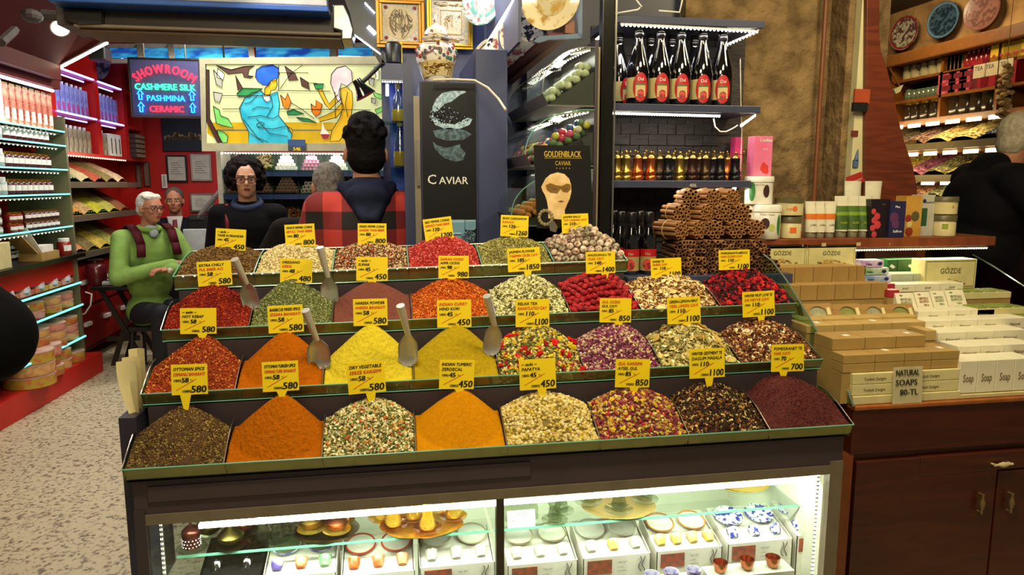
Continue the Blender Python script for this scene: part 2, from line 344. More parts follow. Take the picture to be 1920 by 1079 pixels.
# ---------------------------------------------------------------- trays
trim = glass('lip_glass', 'f0f4e8', .14, .05); metal = M('tray_steel', 'a8966e', r=.3, m=.4, ns=20)
NM = ['first (lowest)', 'second', 'third', 'topmost']
for k, r in enumerate(ROWS):
    tr = thing('spice_tray', 'long glass and steel spice tray forming the %s tier of the stand' % ['lowest', 'second lowest', 'third', 'topmost'][k], 'tray', ((r['A'].x+r['B'].x)/2, r['A'].y, r['z']-.03))
    a, b, h = r['A'], r['B'], r['h']; o = Vector((0, -.004, 0))
    # front lip: outer glass strip leaning outwards, top edge green
    mb = MB(); fb = Vector((0, .009, -h)); mb.slab([a+fb, b+fb, b, a], (0, .003, 0)); fin(mb, 'front_glass', trim, tr)
    mb = MB(); mb.tube([a, b], .0016, 6); fin(mb, 'glass_rim', gedge, tr)
    mb = MB(); mb.slab([a+fb*.95+Vector((0, .004, 0)), b+fb*.95+Vector((0, .004, 0)), b+Vector((0, .004, -.003)), a+Vector((0, .004, -.003))], (0, .001, 0)); fin(mb, 'steel_liner', (M('olive_liner', 'b0a45c', r=.3, m=.2, ns=3, col2='988e50'), metal, metal, metal)[k], tr)
    if k: mb = MB(); mb.tube([a+fb, b+fb], .0016, 6); fin(mb, 'lower_rim', gedge, tr)
    if k == 3: led(tr, a+Vector((.01, .0, .0)), b+Vector((-.01, 0, 0)), 46, .0022, _glow('painted_rim_highlight', 'fff4d8', 3), w=.0015)  # glowing dots imitate the dotted highlights on the glass lip
    mb = MB(); mb.add([a+fb+Vector((0, 0, -.003)), b+fb+Vector((0, 0, -.003)), r['bk'][-1]*1+Vector((0, 0, -r['bk'][-1].z+r['z']-h-.003)), r['bk'][0]+Vector((0, 0, -r['bk'][0].z+r['z']-h-.003))], [(0, 1, 2, 3)]); fin(mb, 'tray_floor', dsteel, tr)
    for i, (p, q2) in enumerate(zip(r['fr'], r['bk'])):
        prof = []
        for j in range(7):
            t = j/6; prof.append(Vector((p.x, p.y+(q2.y-p.y)*t, p.z+(q2.z-p.z)*sin(t*pi/2)**1.1)))
        base = [Vector((p.x, q2.y, r['z']-h)), Vector((p.x, p.y+.016, r['z']-h))]
        mb = MB(); mb.slab(prof+base, (.002, 0, 0)); dv = fin(mb, 'divider', gtint if i in (0, len(r['fr'])-1) or k == 3 else trim, tr)
        mb = MB(); mb.tube(prof, .0016, 6); fin(mb, 'divider_rim', steel if k < 3 else gedge, dv)
    if k == 3:
        mb = MB(); mb.slab([r['bk'][0], r['bk'][-1], r['bk'][-1]-Vector((0, 0, .06)), r['bk'][0]-Vector((0, 0, .06))], (0, .004, 0)); fin(mb, 'back_glass', gtint, tr)
        mb = MB(); mb.tube([r['bk'][0], r['bk'][-1]], .0018, 6); fin(mb, 'glass_rim', steel, tr)
        # the top tier's bright lip comes from the glowing highlight dots above
# ---------------------------------------------------------------- spice heaps
def pal(*cs): return [(lin(c), w) for c, w in cs]
SHP = {
 'flake': (np.array([(-1, -.5, 0), (1, -.5, .12), (1, .5, 0), (-1, .5, .15), (0, 0, .3)])*.5, [(0, 1, 4), (1, 2, 4), (2, 3, 4), (3, 0, 4), (3, 2, 1, 0)]),
 'seed': (np.array([(-1, 0, 0), (1, 0, 0), (0, -.45, 0), (0, .45, 0), (0, 0, .45), (0, 0, -.45)])*.5, [(0, 2, 4), (2, 1, 4), (1, 3, 4), (3, 0, 4), (2, 0, 5), (1, 2, 5), (3, 1, 5), (0, 3, 5)]),
 'ball': None, 'petal': None}
_a = MB().ell((0, 0, 0), (.5, .5, .45), 8); SHP['ball'] = (np.array(_a.v), _a.f)
_a = MB().ell((0, 0, 0), (.6, .36, .34), 6); SHP['bud'] = (np.array(_a.v), _a.f)
ring = [(cos(2*pi*i/9)*.5, sin(2*pi*i/9)*.5, .05*sin(i*2)) for i in range(9)]; SHP['disc'] = (np.array(ring+[(x*.96, y*.96, z-.10) for x, y, z in ring]), [tuple(range(9)), tuple(range(9, 18))[::-1]]+[(i, i+9, (i+1) % 9+9, (i+1) % 9) for i in range(9)])
_a = MB()
for i in range(5): an = 2*pi*i/5; _a.ell((cos(an)*.24, sin(an)*.24, .05), (.26, .2, .16), 6, Matrix.Rotation(an, 3, 'Z'))
_a.ell((0, 0, .15), (.16, .16, .16), 6); SHP['flower'] = (np.array(_a.v), _a.f)
HEAPS = {}
def heap(row, col, apex, label, base, mode='cone', grains=(), pw=1.0, k=2.2, va=.68, amp=.0, r=.8, bump=.5, bs=250, name='spice_heap', cat='spice', top=1.0, clump=None):
    R = ROWS[row]; fl, fr, bl, br = [v.copy() for v in (R['fr'][col], R['fr'][col+1], R['bk'][col], R['bk'][col+1])]
    ins = .0025; fl.x += ins; bl.x += ins; fr.x -= ins; br.x -= ins; fl.y += .008; fr.y += .008; bl.y -= .004; br.y -= .004
    n = 56; uu = np.linspace(0, 1, n); vv = np.linspace(0, 1, n); Uu, Vv = np.meshgrid(uu, vv, indexing='ij')
    Ya = (fl.y+fr.y)/2+((bl.y+br.y)/2-(fl.y+fr.y)/2)*va; ap = UY(*apex, Ya); ua = min(.75, max(.25, (ap.x-fl.x)/(fr.x-fl.x)))
    rise = (bl.z-fl.z)
    def H(u, v):
        edge = fl.z-.003+rise*np.sin(np.clip(v, 0, 1)*pi/2)**1.1*(.80 if mode == 'cone' else .9)
        A = ap.z-(fl.z-.003+rise*np.sin(va*pi/2)**1.1*.8)
        du = np.where(u < ua, (ua-u)/ua, (u-ua)/(1-ua)); dv = np.where(v < va, (va-v)/va, (v-va)/(1.25-va))
        rr = np.clip((du**k+dv**k)**(1/k), 0, 1)
        if mode == 'cone': s = (1-(np.sqrt(rr**2+.026)-.161)/(sqrt(1.026)-.161))**pw
        elif mode == 'mound': s = (1-rr**1.42)**pw
        return edge+A*top*s
    Z = H(Uu, Vv)
    if amp:
        ph = RNG.random(12)*6.28
        for q_, f_ in enumerate((5, 9, 17, 31)):
            Z += amp/(q_+1)*np.sin(Uu*f_*2+ph[q_]+1.7*np.sin(Vv*f_+ph[q_+4]))*np.sin(Vv*f_*1.6+ph[q_+8]+1.3*np.sin(Uu*f_*1.2))
        Z += RNG.normal(0, amp*.25, Z.shape)
    X = (fl.x*(1-Uu)+fr.x*Uu)*(1-Vv)+(bl.x*(1-Uu)+br.x*Uu)*Vv; Y = (fl.y*(1-Uu)+fr.y*Uu)*(1-Vv)+(bl.y*(1-Uu)+br.y*Uu)*Vv
    V = np.stack([X, Y, Z], -1).reshape(-1, 3); idx = np.arange(n*n).reshape(n, n)
    F = np.stack([idx[:-1, :-1], idx[1:, :-1], idx[1:, 1:], idx[:-1, 1:]], -1).reshape(-1, 4)
    base = base if isinstance(base, list) else pal((base, 1))
    cw = np.array([w for c, w in base]); cs = np.array([c for c, w in base]); ci = RNG.choice(len(cs), n*n, p=cw/cw.sum())
    C = cs[ci]*RNG.uniform(.88, 1.12, (n*n, 1))
    # skirt down to the tray floor, visible through the lip
    ed = np.concatenate([idx[:, 0], idx[-1, 1:], idx[::-1, -1][1:], idx[0, ::-1][1:]]); sk = V[ed].copy(); sk[:, 2] = fl.z-R['h']+.001
    sk[:len(idx[:, 0]), 1] += .012
    o_ = len(V); m_ = len(ed); SF = np.array([(ed[i], o_+i, o_+i+1, ed[i+1]) for i in range(m_-1)])
    V = np.concatenate([V, sk]); C = np.concatenate([C, C[ed]])
    faces = F.tolist()+SF.tolist(); VV = [V]; CC = [C]; off = len(V)
    for (shape, num, size, palette, jit) in grains:
        tv, tf = SHP[shape]; u = RNG.random(num)*.985+.0075; v = RNG.random(num)**1.0*.97+.015
        z = H(u, v); e = 1e-3; gx = (H(u+e, v)-z)/e/(fr.x-fl.x); gy = (H(u, v+e)-z)/e/(bl.y-fl.y)
        nrm = np.stack([-gx, -gy, np.ones(num)], -1); nrm /= np.linalg.norm(nrm, axis=1)[:, None]
        nrm += RNG.normal(0, jit, nrm.shape); nrm /= np.linalg.norm(nrm, axis=1)[:, None]
        rv = RNG.normal(0, 1, nrm.shape); t1 = np.cross(nrm, rv); t1 /= np.linalg.norm(t1, axis=1)[:, None]; t2 = np.cross(nrm, t1)
        sz = size*RNG.uniform(.65, 1.3, num)
        px_ = (fl.x*(1-u)+fr.x*u)*(1-v)+(bl.x*(1-u)+br.x*u)*v; py_ = (fl.y*(1-u)+fr.y*u)*(1-v)+(bl.y*(1-u)+br.y*u)*v
        P = np.stack([px_, py_, z], -1)+nrm*(sz*RNG.uniform(-.1, .35, num))[:, None]
        L = tv[None]*sz[:, None, None]
        W = P[:, None]+L[..., 0:1]*t1[:, None]+L[..., 1:2]*t2[:, None]+L[..., 2:3]*nrm[:, None]
        W[..., 1] = np.maximum(W[..., 1], np.minimum(fl.y, fr.y)-.006)
        m = len(tv); cw = np.array([w for c, w in palette]); cs = np.array([c for c, w in palette])
        if clump:   # several colours lie in patches
            cell = (np.floor(u*clump)+7*np.floor(v*clump)).astype(int); ci = (cell*7919+RNG.integers(0, 2, num)*3) % len(cs)
            alt = RNG.choice(len(cs), num, p=cw/cw.sum()); ci = np.where(RNG.random(num) < .45, ci, alt)
        else: ci = RNG.choice(len(cs), num, p=cw/cw.sum())
        c = cs[ci]*RNG.uniform(.75, 1.2, (num, 1)); CC.append(np.repeat(np.clip(c, 0, 1), m, 0)); VV.append(W.reshape(-1, 3))
        for g in range(num):
            o_ = off+g*m
            faces += [tuple(i+o_ for i in f) for f in tf]
        off += num*m
    V = np.concatenate(VV); C = np.concatenate(CC); org = np.array([ap.x, ap.y, fl.z-R['h']])
    me = bpy.data.meshes.new(name); me.from_pydata((V-org).tolist(), [], faces)
    at = me.color_attributes.new('Col', 'FLOAT_COLOR', 'POINT'); at.data.foreach_set('color', np.concatenate([C, np.ones((len(C), 1))], 1).astype(np.float32).ravel())
    me.materials.append(attrmat('spice_%d_%d' % (row, col), r, bump, bs, .08 if mode == 'cone' and not grains else .25)); 
    sm = np.zeros(len(me.polygons), bool); sm[:len(F)] = True; me.polygons.foreach_set('use_smooth', sm)
    me.update(); o = bpy.data.objects.new(name, me); COL.objects.link(o); o.location = org
    tag(o, label, cat, kind='stuff'); HEAPS[(row, col)] = (o, ap, lambda u, v: Vector(((fl.x*(1-u)+fr.x*u)*(1-v)+(bl.x*(1-u)+br.x*u)*v, (fl.y*(1-u)+fr.y*u)*(1-v)+(bl.y*(1-u)+br.y*u)*v, float(H(np.array([u]), np.array([v]))[0])))); return o
G = lambda s, n, z, p, j=.6: (s, n, z, p, j)
# lowest tier
heap(0, 0, (345, 763), 'heap of brownish green dried herb with purple-brown patches, lowest tier far left', pal(('5a3626', 1), ('4d3a1c', 1)), grains=[G('flake', 5200, .0042, pal(('8a7236', 3), ('6b5626', 3), ('5a3328', 2), ('a08a4c', 1), ('3d2a18', 2)))], amp=.0015, k=2.6, name='dried_herb_heap')
heap(0, 1, (530, 740), 'smooth steep orange spice powder cone on the lowest tier, second bin from left', 'a45600', amp=.0006, bump=.9, bs=110, name='spice_powder_cone', cat='spice powder')
heap(0, 2, (700, 755), 'heap of cream and green dried vegetable flakes, lowest tier beside the orange powder', pal(('7c6a38', 1), ('55502a', 1)), 'mound', grains=[G('flake', 3600, .0085, pal(('d8cc98', 4), ('efe4b8', 2), ('6f7a3a', 3), ('4e5a2a', 1), ('b5541e', 1), ('c9a24a', 1)))], k=2.2, name='dried_vegetable_heap', pw=.9)
heap(0, 3, (865, 731), 'smooth bright yellow-orange turmeric powder cone on the lowest tier', 'bc7a00', amp=.0003, bump=.35, bs=90, name='spice_powder_cone', cat='spice powder', pw=1)
heap(0, 4, (1020, 745), 'mound of small cream-yellow dried chamomile heads, lowest tier', pal(('7c6a30', 1)), 'mound', grains=[G('ball', 1700, .0078, pal(('cdb56e', 4), ('e3d298', 3), ('b0913c', 2), ('c9b42e', .5)))], name='chamomile_heap', cat='dried flowers', pw=.9)
heap(0, 5, (1190, 738), 'mound of mixed pink and yellow dried flower buds, lowest tier', pal(('4c2a20', 1)), 'mound', grains=[G('bud', 1300, .0095, pal(('b08c3a', 3.4), ('c8b46a', 2), ('85304a', 2.6), ('a82830', 1.2), ('7c3a2c', 2), ('b0705a', 1))), G('flower', 60, .013, pal(('d8b52a', 2), ('c9a01e', 1)))], name='flower_bud_heap', cat='dried flowers', pw=.9)
heap(0, 6, (1330, 727), 'mound of dark tea leaves with beige fruit chips, lowest tier second from right', pal(('2c1c12', 1)), 'mound', grains=[G('flake', 2600, .009, pal(('3c2616', 4), ('241812', 3), ('a88a4e', 1.6), ('c9b070', .8), ('7c4a22', 2), ('6a2a22', .6)), .8)], name='tea_leaf_heap', cat='tea', pw=.9)
heap(0, 7, (1462, 706), 'mound of fine dark maroon tea grains, lowest tier far right', pal(('451618', 1), ('54201c', 1)), 'mound', grains=[G('seed', 4200, .0034, pal(('5a1f1e', 4), ('3c1214', 3), ('8a4a34', .7)))], amp=.0008, name='dark_red_tea_heap', cat='tea', pw=1.0)
# second tier
heap(1, 0, (385, 630), 'heap of orange-red crushed pepper flakes, second tier far left', pal(('7c2c0c', 1)), grains=[G('flake', 4800, .0045, pal(('b0441a', 4), ('8a2a0c', 3), ('d07a2a', 1.5), ('e0a24a', .5)))], k=2.4, name='pepper_flake_heap', pw=1)
heap(1, 1, (537, 620), 'smooth orange spice powder cone on the second tier, beside a silver scoop', 'a85600', amp=.0005, bump=.8, bs=110, name='spice_powder_cone', cat='spice powder')
heap(1, 2, (697, 608), 'smooth pale lemon yellow powder cone on the second tier', 'cbb62c', amp=.0007, bump=.9, bs=110, name='spice_powder_cone', cat='spice powder')
heap(1, 3, (857, 608), 'smooth mustard yellow powder cone on the second tier, under the 45 curry card', 'a48a12', amp=.0005, bump=.7, bs=110, name='spice_powder_cone', cat='spice powder')
heap(1, 4, (1010, 617), 'mound of mixed flower tea with red roses and yellow blossoms, second tier', pal(('5a4a26', 1)), 'mound', grains=[G('bud', 900, .009, pal(('c9b456', 3), ('e0cf86', 2), ('8a7a3a', 2), ('6a2a2c', 1), ('5c6a2c', 1))), G('flake', 500, .011, pal(('b5a866', 2), ('7a7c40', 2))), G('flower', 46, .021, pal(('c8141c', 1), ('b01018', 1))), G('flower', 80, .015, pal(('e0c62a', 1), ('d2b420', 1)))], name='flower_tea_heap', cat='tea', pw=.9)
heap(1, 5, (1163, 612), 'mound of small pink-purple dried rosebuds, second tier', pal(('4c2030', 1)), 'mound', grains=[G('bud', 1900, .0085, pal(('7c3450', 4), ('a0627c', 3), ('5e2038', 2), ('c0a680', 2.6), ('dcc9a0', .8)))], name='rosebud_heap', cat='dried flowers', pw=.9)
heap(1, 6, (1290, 613), 'mound of pale sliced lemon and mint tea pieces, second tier', pal(('6c5c30', 1)), 'mound', grains=[G('flake', 1500, .012, pal(('d8c68a', 3), ('b5a862', 3), ('7c7a42', 2), ('ece0b4', 1)), .8), G('disc', 90, .022, pal(('d2bc70', 1), ('c0a052', 1), ('a89050', 1)))], name='lemon_tea_heap', cat='tea', pw=.9)
heap(1, 7, (1428, 605), 'mound of brown and cream winter fruit tea chips, second tier far right', pal(('3c2012', 1)), 'mound', grains=[G('flake', 2400, .010, pal(('7c4422', 4), ('54281a', 3), ('c9a068', 2), ('ecd8a8', .9)), .8), G('disc', 25, .015, pal(('ecdcb0', 1), ('e0c890', 1)))], name='fruit_tea_heap', cat='tea', pw=.9)
# third tier
heap(2, 0, (400, 536), 'heap of dark red chilli flakes, third tier far left', pal(('6a1208', 1)), 'mound', grains=[G('flake', 4200, .005, pal(('9c2410', 4), ('74140a', 3), ('c24a20', 1.5)))], k=2.2, name='chilli_flake_heap', pw=1.2)
heap(2, 1, (543, 527), 'heap of green dried oregano, third tier', pal(('4c5626', 1)), 'mound', grains=[G('flake', 4400, .0045, pal(('868a56', 4), ('6a6c3c', 3), ('a4a678', 2)))], name='oregano_heap', pw=1.25)
heap(2, 2, (698, 530), 'low smooth cone of dusky maroon sumac powder, third tier', '6e3a30', 'mound', amp=.0006, bump=.7, bs=140, name='sumac_heap', cat='spice powder', pw=1.15)
heap(2, 3, (845, 526), 'heap of bright orange safflower petals, third tier', pal(('a84808', 1)), 'mound', grains=[G('flake', 4200, .0058, pal(('d8681a', 4), ('b84c0c', 3), ('eca03c', 1.5), ('9a2e0a', 1)), .9)], name='safflower_heap', pw=1.0)
heap(2, 4, (993, 520), 'mound of pale green-white jasmine tea buds, third tier', pal(('5a5430', 1)), 'mound', grains=[G('bud', 2200, .0078, pal(('cfc892', 4), ('ebe4b8', 2.4), ('8c8a4a', 2), ('54502c', 1.4)))], name='jasmine_bud_heap', cat='tea', pw=.95)
heap(2, 5, (1135, 520), 'bed of red fruit crumbs under the dried strawberries, third tier', 'a8101e', 'mound', grains=[G('ball', 300, .008, pal(('b8101e', 3), ('8c0a16', 1)))], name='red_fruit_crumbs', cat='dried fruit', pw=.9)
heap(2, 6, (1262, 519), 'mound of cream and brown energy tea chips and apple slices, third tier', pal(('5c4020', 1)), 'mound', grains=[G('flake', 1900, .010, pal(('e0c890', 3), ('c09050', 2), ('8c5426', 2), ('6a2a1a', 1), ('f0e0b4', 1)), .8), G('disc', 90, .018, pal(('ecd8a0', 1), ('e0c080', 1)))], name='energy_tea_heap', cat='tea', pw=.95)
heap(2, 7, (1398, 507), 'mound of crimson and black hibiscus tea, third tier far right', pal(('2c0c12', 1)), 'mound', grains=[G('flake', 1300, .011, pal(('2c1418', 4), ('5c1420', 3), ('8c1424', 2)), .9), G('flower', 190, .016, pal(('b0141e', 2), ('8c0f1a', 2), ('c82a2a', 1)))], name='hibiscus_tea_heap', cat='tea', pw=1.0)
# topmost tier
heap(3, 0, (415, 466), 'bed of brown coriander seeds, topmost tier far left', pal(('4c3418', 1)), 'mound', grains=[G('ball', 3000, .0048, pal(('6c4e28', 4), ('8a6a3c', 2), ('4a3018', 2)))], va=.6, name='coriander_seed_heap', pw=.8)
heap(3, 1, (545, 462), 'bed of cream white peppercorns, topmost tier', pal(('8c7a4c', 1)), 'mound', grains=[G('ball', 3000, .0048, pal(('d2c08c', 4), ('e8dab0', 2), ('b09c64', 1)))], va=.6, name='white_peppercorn_heap', pw=.8)
heap(3, 2, (695, 459), 'bed of mixed red, white and black peppercorns, topmost tier', pal(('5c3a26', 1)), 'mound', grains=[G('ball', 3000, .005, pal(('d2bc8c', 3), ('9c3a28', 2.5), ('4a3020', 2.5), ('8a7a4c', 1.5)))], va=.6, name='mixed_peppercorn_heap', pw=.8)
heap(3, 3, (835, 446), 'heap of bright red peppercorns, topmost tier', pal(('8c1812', 1)), 'mound', grains=[G('ball', 3000, .005, pal(('b83430', 4), ('96241e', 2), ('d4706a', 1.6)))], va=.6, name='red_peppercorn_heap', pw=.9)
heap(3, 4, (965, 448), 'heap of green-beige cardamom pods, topmost tier', pal(('5c5428', 1)), 'mound', grains=[G('seed', 2200, .0095, pal(('a09a58', 4), ('86823e', 3), ('c0b878', 1.4)), .7)], va=.6, name='cardamom_heap', pw=.9)
heap(3, 5, (1100, 446), 'bed of tea crumbs under the rolled tea balls, topmost tier', pal(('6c5a44', 1)), 'mound', grains=[G('ball', 300, .006, pal(('8c7a60', 1), ('6a5540', 1)))], va=.6, name='tea_crumbs', cat='tea', pw=.8)
# ---------------------------------------------------------------- countable pieces lying on two heaps
def veined(key, a, b, ns=60): return M(key, a, r=.6, col2=b, ns=ns, con=(.4, .6), b=.6, bs=90)
tb = []
for i, (c1, c2, lb) in enumerate((('6c5040', 'd8c0a8', 'brown and cream'), ('8a5a4a', 'e4d0b8', 'pinkish'), ('4c4234', 'b8a88a', 'dark olive'))):
    mb = MB(); mb.ell((0, 0, .0), (.0115, .0115, .0108), 12); o = fin(mb, 'tea_ball', veined('tea_ball_%d' % i, c1, c2), smooth=2, world=False); tb.append(o)
    o['label'] = '%s marbled rolled tea ball in the pile behind the 2100 card' % lb; o['category'] = 'tea ball'; o['group'] = 'rolled tea balls'
P = HEAPS[(3, 5)][2]; used = set(); j = 0
def place(i, pos, protos, **kw):
    global used
    o = protos[i]
    if o.name not in used: used.add(o.name); o.location = pos; o.rotation_euler = kw.get('rot', (0, 0, 0)); return o
    return dup(o, pos, **kw)
for a in range(9):
    for b in range(8):
        u = .05+(a+.5*(b % 2))*.108; v = .05+b*.128
        if u > .97: continue
        q = P(u, v); q.z += .009+random.uniform(-.001, .002); place(random.choice((0, 0, 1, 1, 2)), q, tb, rot=(random.random()*6, random.random()*6, 0))
for a in range(4):
    for b in range(3):
        q = P(.30+a*.11+.05*(b % 2), .42+b*.15); q.z += .026; place(random.choice((0, 1, 2)), q, tb, rot=(random.random()*6, 1, 0))
sb = []
for i in range(2):
    mb = MB(); mb.lathe([(.001, -.010), (.0055, -.008), (.0082, -.001), (.0075, .006), (.0035, .010), (.0005, .0105)], 9)
    for k_ in range(len(mb.v)): x, y, z = mb.v[k_]; mb.v[k_] = (x*(1+.15*sin(9*z*100+i)), y*(.85+.1*cos(z*500)), z*1.05)
    o = fin(mb, 'dried_strawberry', M('berry_%d' % i, ('a80a16', 'c2101c')[i], r=.55, col2=('d01a26', '7c0610')[i], ns=150, b=.8, bs=350), smooth=2, world=False); sb.append(o)
    o['label'] = '%s red dried strawberry in the pile under the 1400 card' % ('dark', 'bright')[i]; o['category'] = 'dried fruit'; o['group'] = 'dried strawberries'
P = HEAPS[(2, 5)][2]
for a in range(11):
    for b in range(10):
        u = .04+(a+.5*(b % 2))*.088; v = .03+b*.102
        if u > .97: continue
        q = P(u, v); q.z += .007+random.uniform(-.001, .004); place(random.choice((0, 1)), q, sb, rot=(random.uniform(.8, 2.2), random.uniform(-1, 1), random.random()*6))
# ---------------------------------------------------------------- price cards
cy = M('yellow_card', 'f0d008', r=.5, ns=3)
CARDS = [  # row, col, x0, y0, x1, y1, tilt px, lines [(text, colour)], middle price, big price, label
 (3,0,403,428,460,468,3,[('',0),('TANE KORIANDER',0)],'45','450'),(3,1,536,422,592,464,-3,[('WHITE PEPPER CORNS',0),('BEYAZ TANE BIBER',1)],'80','800'),
 (3,2,671,419,725,459,0,[('MIXED PEPPER CORNS',0),('KARISIK TANE BIBER',1)],'80','800'),(3,3,798,412,851,453,-7,[('RED PEPPER CORNS',0),('KIRMIZI TANE BIBER',1)],'120','1200'),
 (3,4,938,403,990,443,2,[('IRAN CARDAMOM',0),('KAKULE',1)],'126','1260'),(3,5,1054,402,1104,438,-2,[('JASMEN BALLS',0),('TOP YASEMIN CAYI',1)],'210','2100'),
 (2,0,372,492,436,538,-4,[('EXTRA CHILLY',0),('PUL BIBER ACI',1)],'58','580'),(2,1,525,485,585,530,1,[('OREGANO',0),('KEKIK',1)],'48','480'),
 (2,2,668,482,727,527,0,[('',0),('SUMAK',0)],'45','450'),(2,3,822,480,879,522,0,[('SAFRAN CICEGI',1),('ASPIR CICEGI',0)],'98','980'),
 (2,4,953,467,1014,511,-4,[('JASMEN FLOWER',0),('YASEMIN CICEK CAYI',1)],'185','1850'),(2,5,1099,473,1154,514,-2,[('AHUDUDULU TE',0),('CILEK CAYI',1)],'140','1400'),
 (2,6,1221,486,1278,522,-3,[('ENERJI TE',0),('ENERJI CAYI',1)],'110','1100'),(2,7,1348,470,1406,507,-2,[('POMEGRANATE-HIBISCUS',0),('NAR CICEGI CAYI',1)],'110','1100'),
 (1,0,338,579,406,627,-1,[('',0),('HOT KEBAP',0)],'58','580'),(1,1,504,575,570,626,-4,[('BARBECUE MIXED SPICE',0),('IZGARA BAHARATI',1)],'58','580'),
 (1,2,663,562,727,612,-2,[('HARISSA POWDER',0),('HARISSA BAHARATI',1)],'58','580'),(1,3,820,564,884,615,-2,[('INDIAN CURRY',1),('HIND KORI',0)],'45','450'),
 (1,4,967,563,1030,614,-2,[('RELAX TEA',0),('RAHATLATICI CAY',1)],'110','1100'),(1,5,1124,560,1183,605,0,[('GUL CICEGI',1),('GUL CAYI',0)],'85','850'),
 (1,6,1252,560,1314,609,-4,[('GREEN-LEMON-MINT',0),('YESIL LIMON CAYI',1)],'110','1100'),(1,7,1393,549,1453,596,-4,[('WINTER FRUIT LOVE TE',0),('KIS MEYVE CAYI',1)],'110','1100'),
 (0,0,322,686,390,742,-3,[('OTTOMAN SPICE',0),('OSMANLI BAHARATI',1)],'58','580'),(0,1,493,681,561,736,-4,[('OTTOMAN TURKISH SPICE',0),('OSMANLI TURK BAHARATI',1)],'58','580'),
 (0,2,654,683,724,741,-7,[('DRY VEGETABLE',0),('SEBZE KARISIMI',1)],'58','580'),(0,3,823,676,888,730,0,[('INDIAN TUMERIC',0),('ZERDECAL',0)],'45','450'),
 (0,4,975,677,1043,733,-5,[('',0),('PAPATYA',0)],'45','450'),(0,5,1153,675,1217,727,0,[('GUL KARISIMI',1),('AYSEL GUL',0)],'85','850'),
 (0,6,1293,657,1359,711,-4,[('WINTER GESTMENT TE',0),('DAGLIM MASALA',0)],'110','1100'),(0,7,1446,648,1507,698,-2,[('POMEGRANET TE',0),('NAR CAYI',1)],'70','700')]
DESC = {(3,0):'brown coriander seeds',(3,1):'white peppercorns',(3,2):'mixed peppercorns',(3,3):'red peppercorns',(3,4):'cardamom pods',(3,5):'rolled tea balls',
 (2,0):'dark red chilli flakes',(2,1):'green oregano',(2,2):'maroon sumac',(2,3):'orange safflower',(2,4):'pale jasmine buds',(2,5):'red dried strawberries',(2,6):'cream energy tea chips',(2,7):'crimson hibiscus',
 (1,0):'orange-red pepper flakes',(1,1):'second-tier orange powder',(1,2):'lemon yellow powder',(1,3):'mustard yellow powder',(1,4):'flower tea with red roses',(1,5):'purple rosebuds',(1,6):'sliced lemon tea',(1,7):'brown winter fruit tea',
 (0,0):'brownish green herb heap',(0,1):'lowest orange powder cone',(0,2):'dried vegetable flakes',(0,3):'smooth orange turmeric cone',(0,4):'cream chamomile heads',(0,5):'mixed pink and yellow buds',(0,6):'dark tea leaves',(0,7):'dark maroon tea grains'}
for (row, col, ax0, ay0, ax1, ay1, tl, lines, mid, big) in CARDS:
    o_, ap, _f = HEAPS[(row, col)]; Yc = ap.y-.004
    if (row, col) == (2, 5): Yc -= .02
    a = UY(ax0, ay1, Yc); b = UY(ax1, ay1+tl, Yc); W_ = (b-a).length; xd = (b-a).normalized(); Hh = (UY(ax0, ay0, Yc)-a).length
    yd = Vector((0, .10, 1)); yd = (yd-xd*yd.dot(xd)).normalized(); nn = xd.cross(yd)
    t = thing('price_card', 'yellow card priced %s standing in the %s' % (big, DESC[(row, col)]), 'price card', (ap.x, Yc, ap.z), 'yellow price cards')
    mb = MB(); c = a+xd*W_/2; s0 = c+xd*((ap.x-c.x)*.6)
    mb.slab([a, a+xd*W_, a+xd*W_+yd*Hh, a+yd*Hh], -nn*.0012)
    mb.slab([s0-xd*.011, s0-xd*.004-yd*max(.012, s0.z-ap.z+.008), s0+xd*.004-yd*max(.012, s0.z-ap.z+.008), s0+xd*.011], -nn*.0012); fin(mb, 'card', cy, t)
    mb = MB(); o = a+nn*.0006; k = Hh
    rows = [l for l in lines]
    if lines[0][0] == '': rows = [('~ sade ~', 0)]+[lines[1]]
    for i, (tx_, cl) in enumerate(rows):
        mb.m = cl; mb.text(tx_, k*.145, o+xd*W_*.06+yd*k*(.80-.17*i), xd, yd, wmax=W_*.86, bold=.0003, sh=.15)
    mb.m = 0; mb.text('100G', k*.11, o+xd*W_*.06+yd*k*.44, xd, yd, bold=.0003); mb.text(mid, k*.22, o+xd*W_*.28+yd*k*.41, xd, yd, bold=.0007, sh=.1)
    mb.text('TL', k*.10, o+xd*W_*.52+yd*k*.43, xd, yd)
    mb.text('1000G', k*.11, o+xd*W_*.42+yd*k*.08, xd, yd, al='C', bold=.0003); mb.text(big, k*.32, o+xd*W_*.95+yd*k*.07, xd, yd, al='R', wmax=W_*.42, bold=.0008, sh=.1)
    mb.m = 1; mb.slab([o+xd*W_*.12+yd*k*.16, o+xd*W_*.13+yd*k*.15, o+xd*W_*.70+yd*k*.51, o+xd*W_*.69+yd*k*.52], nn*.0001)
    fin(mb, 'lettering', [blackm, redink], t)
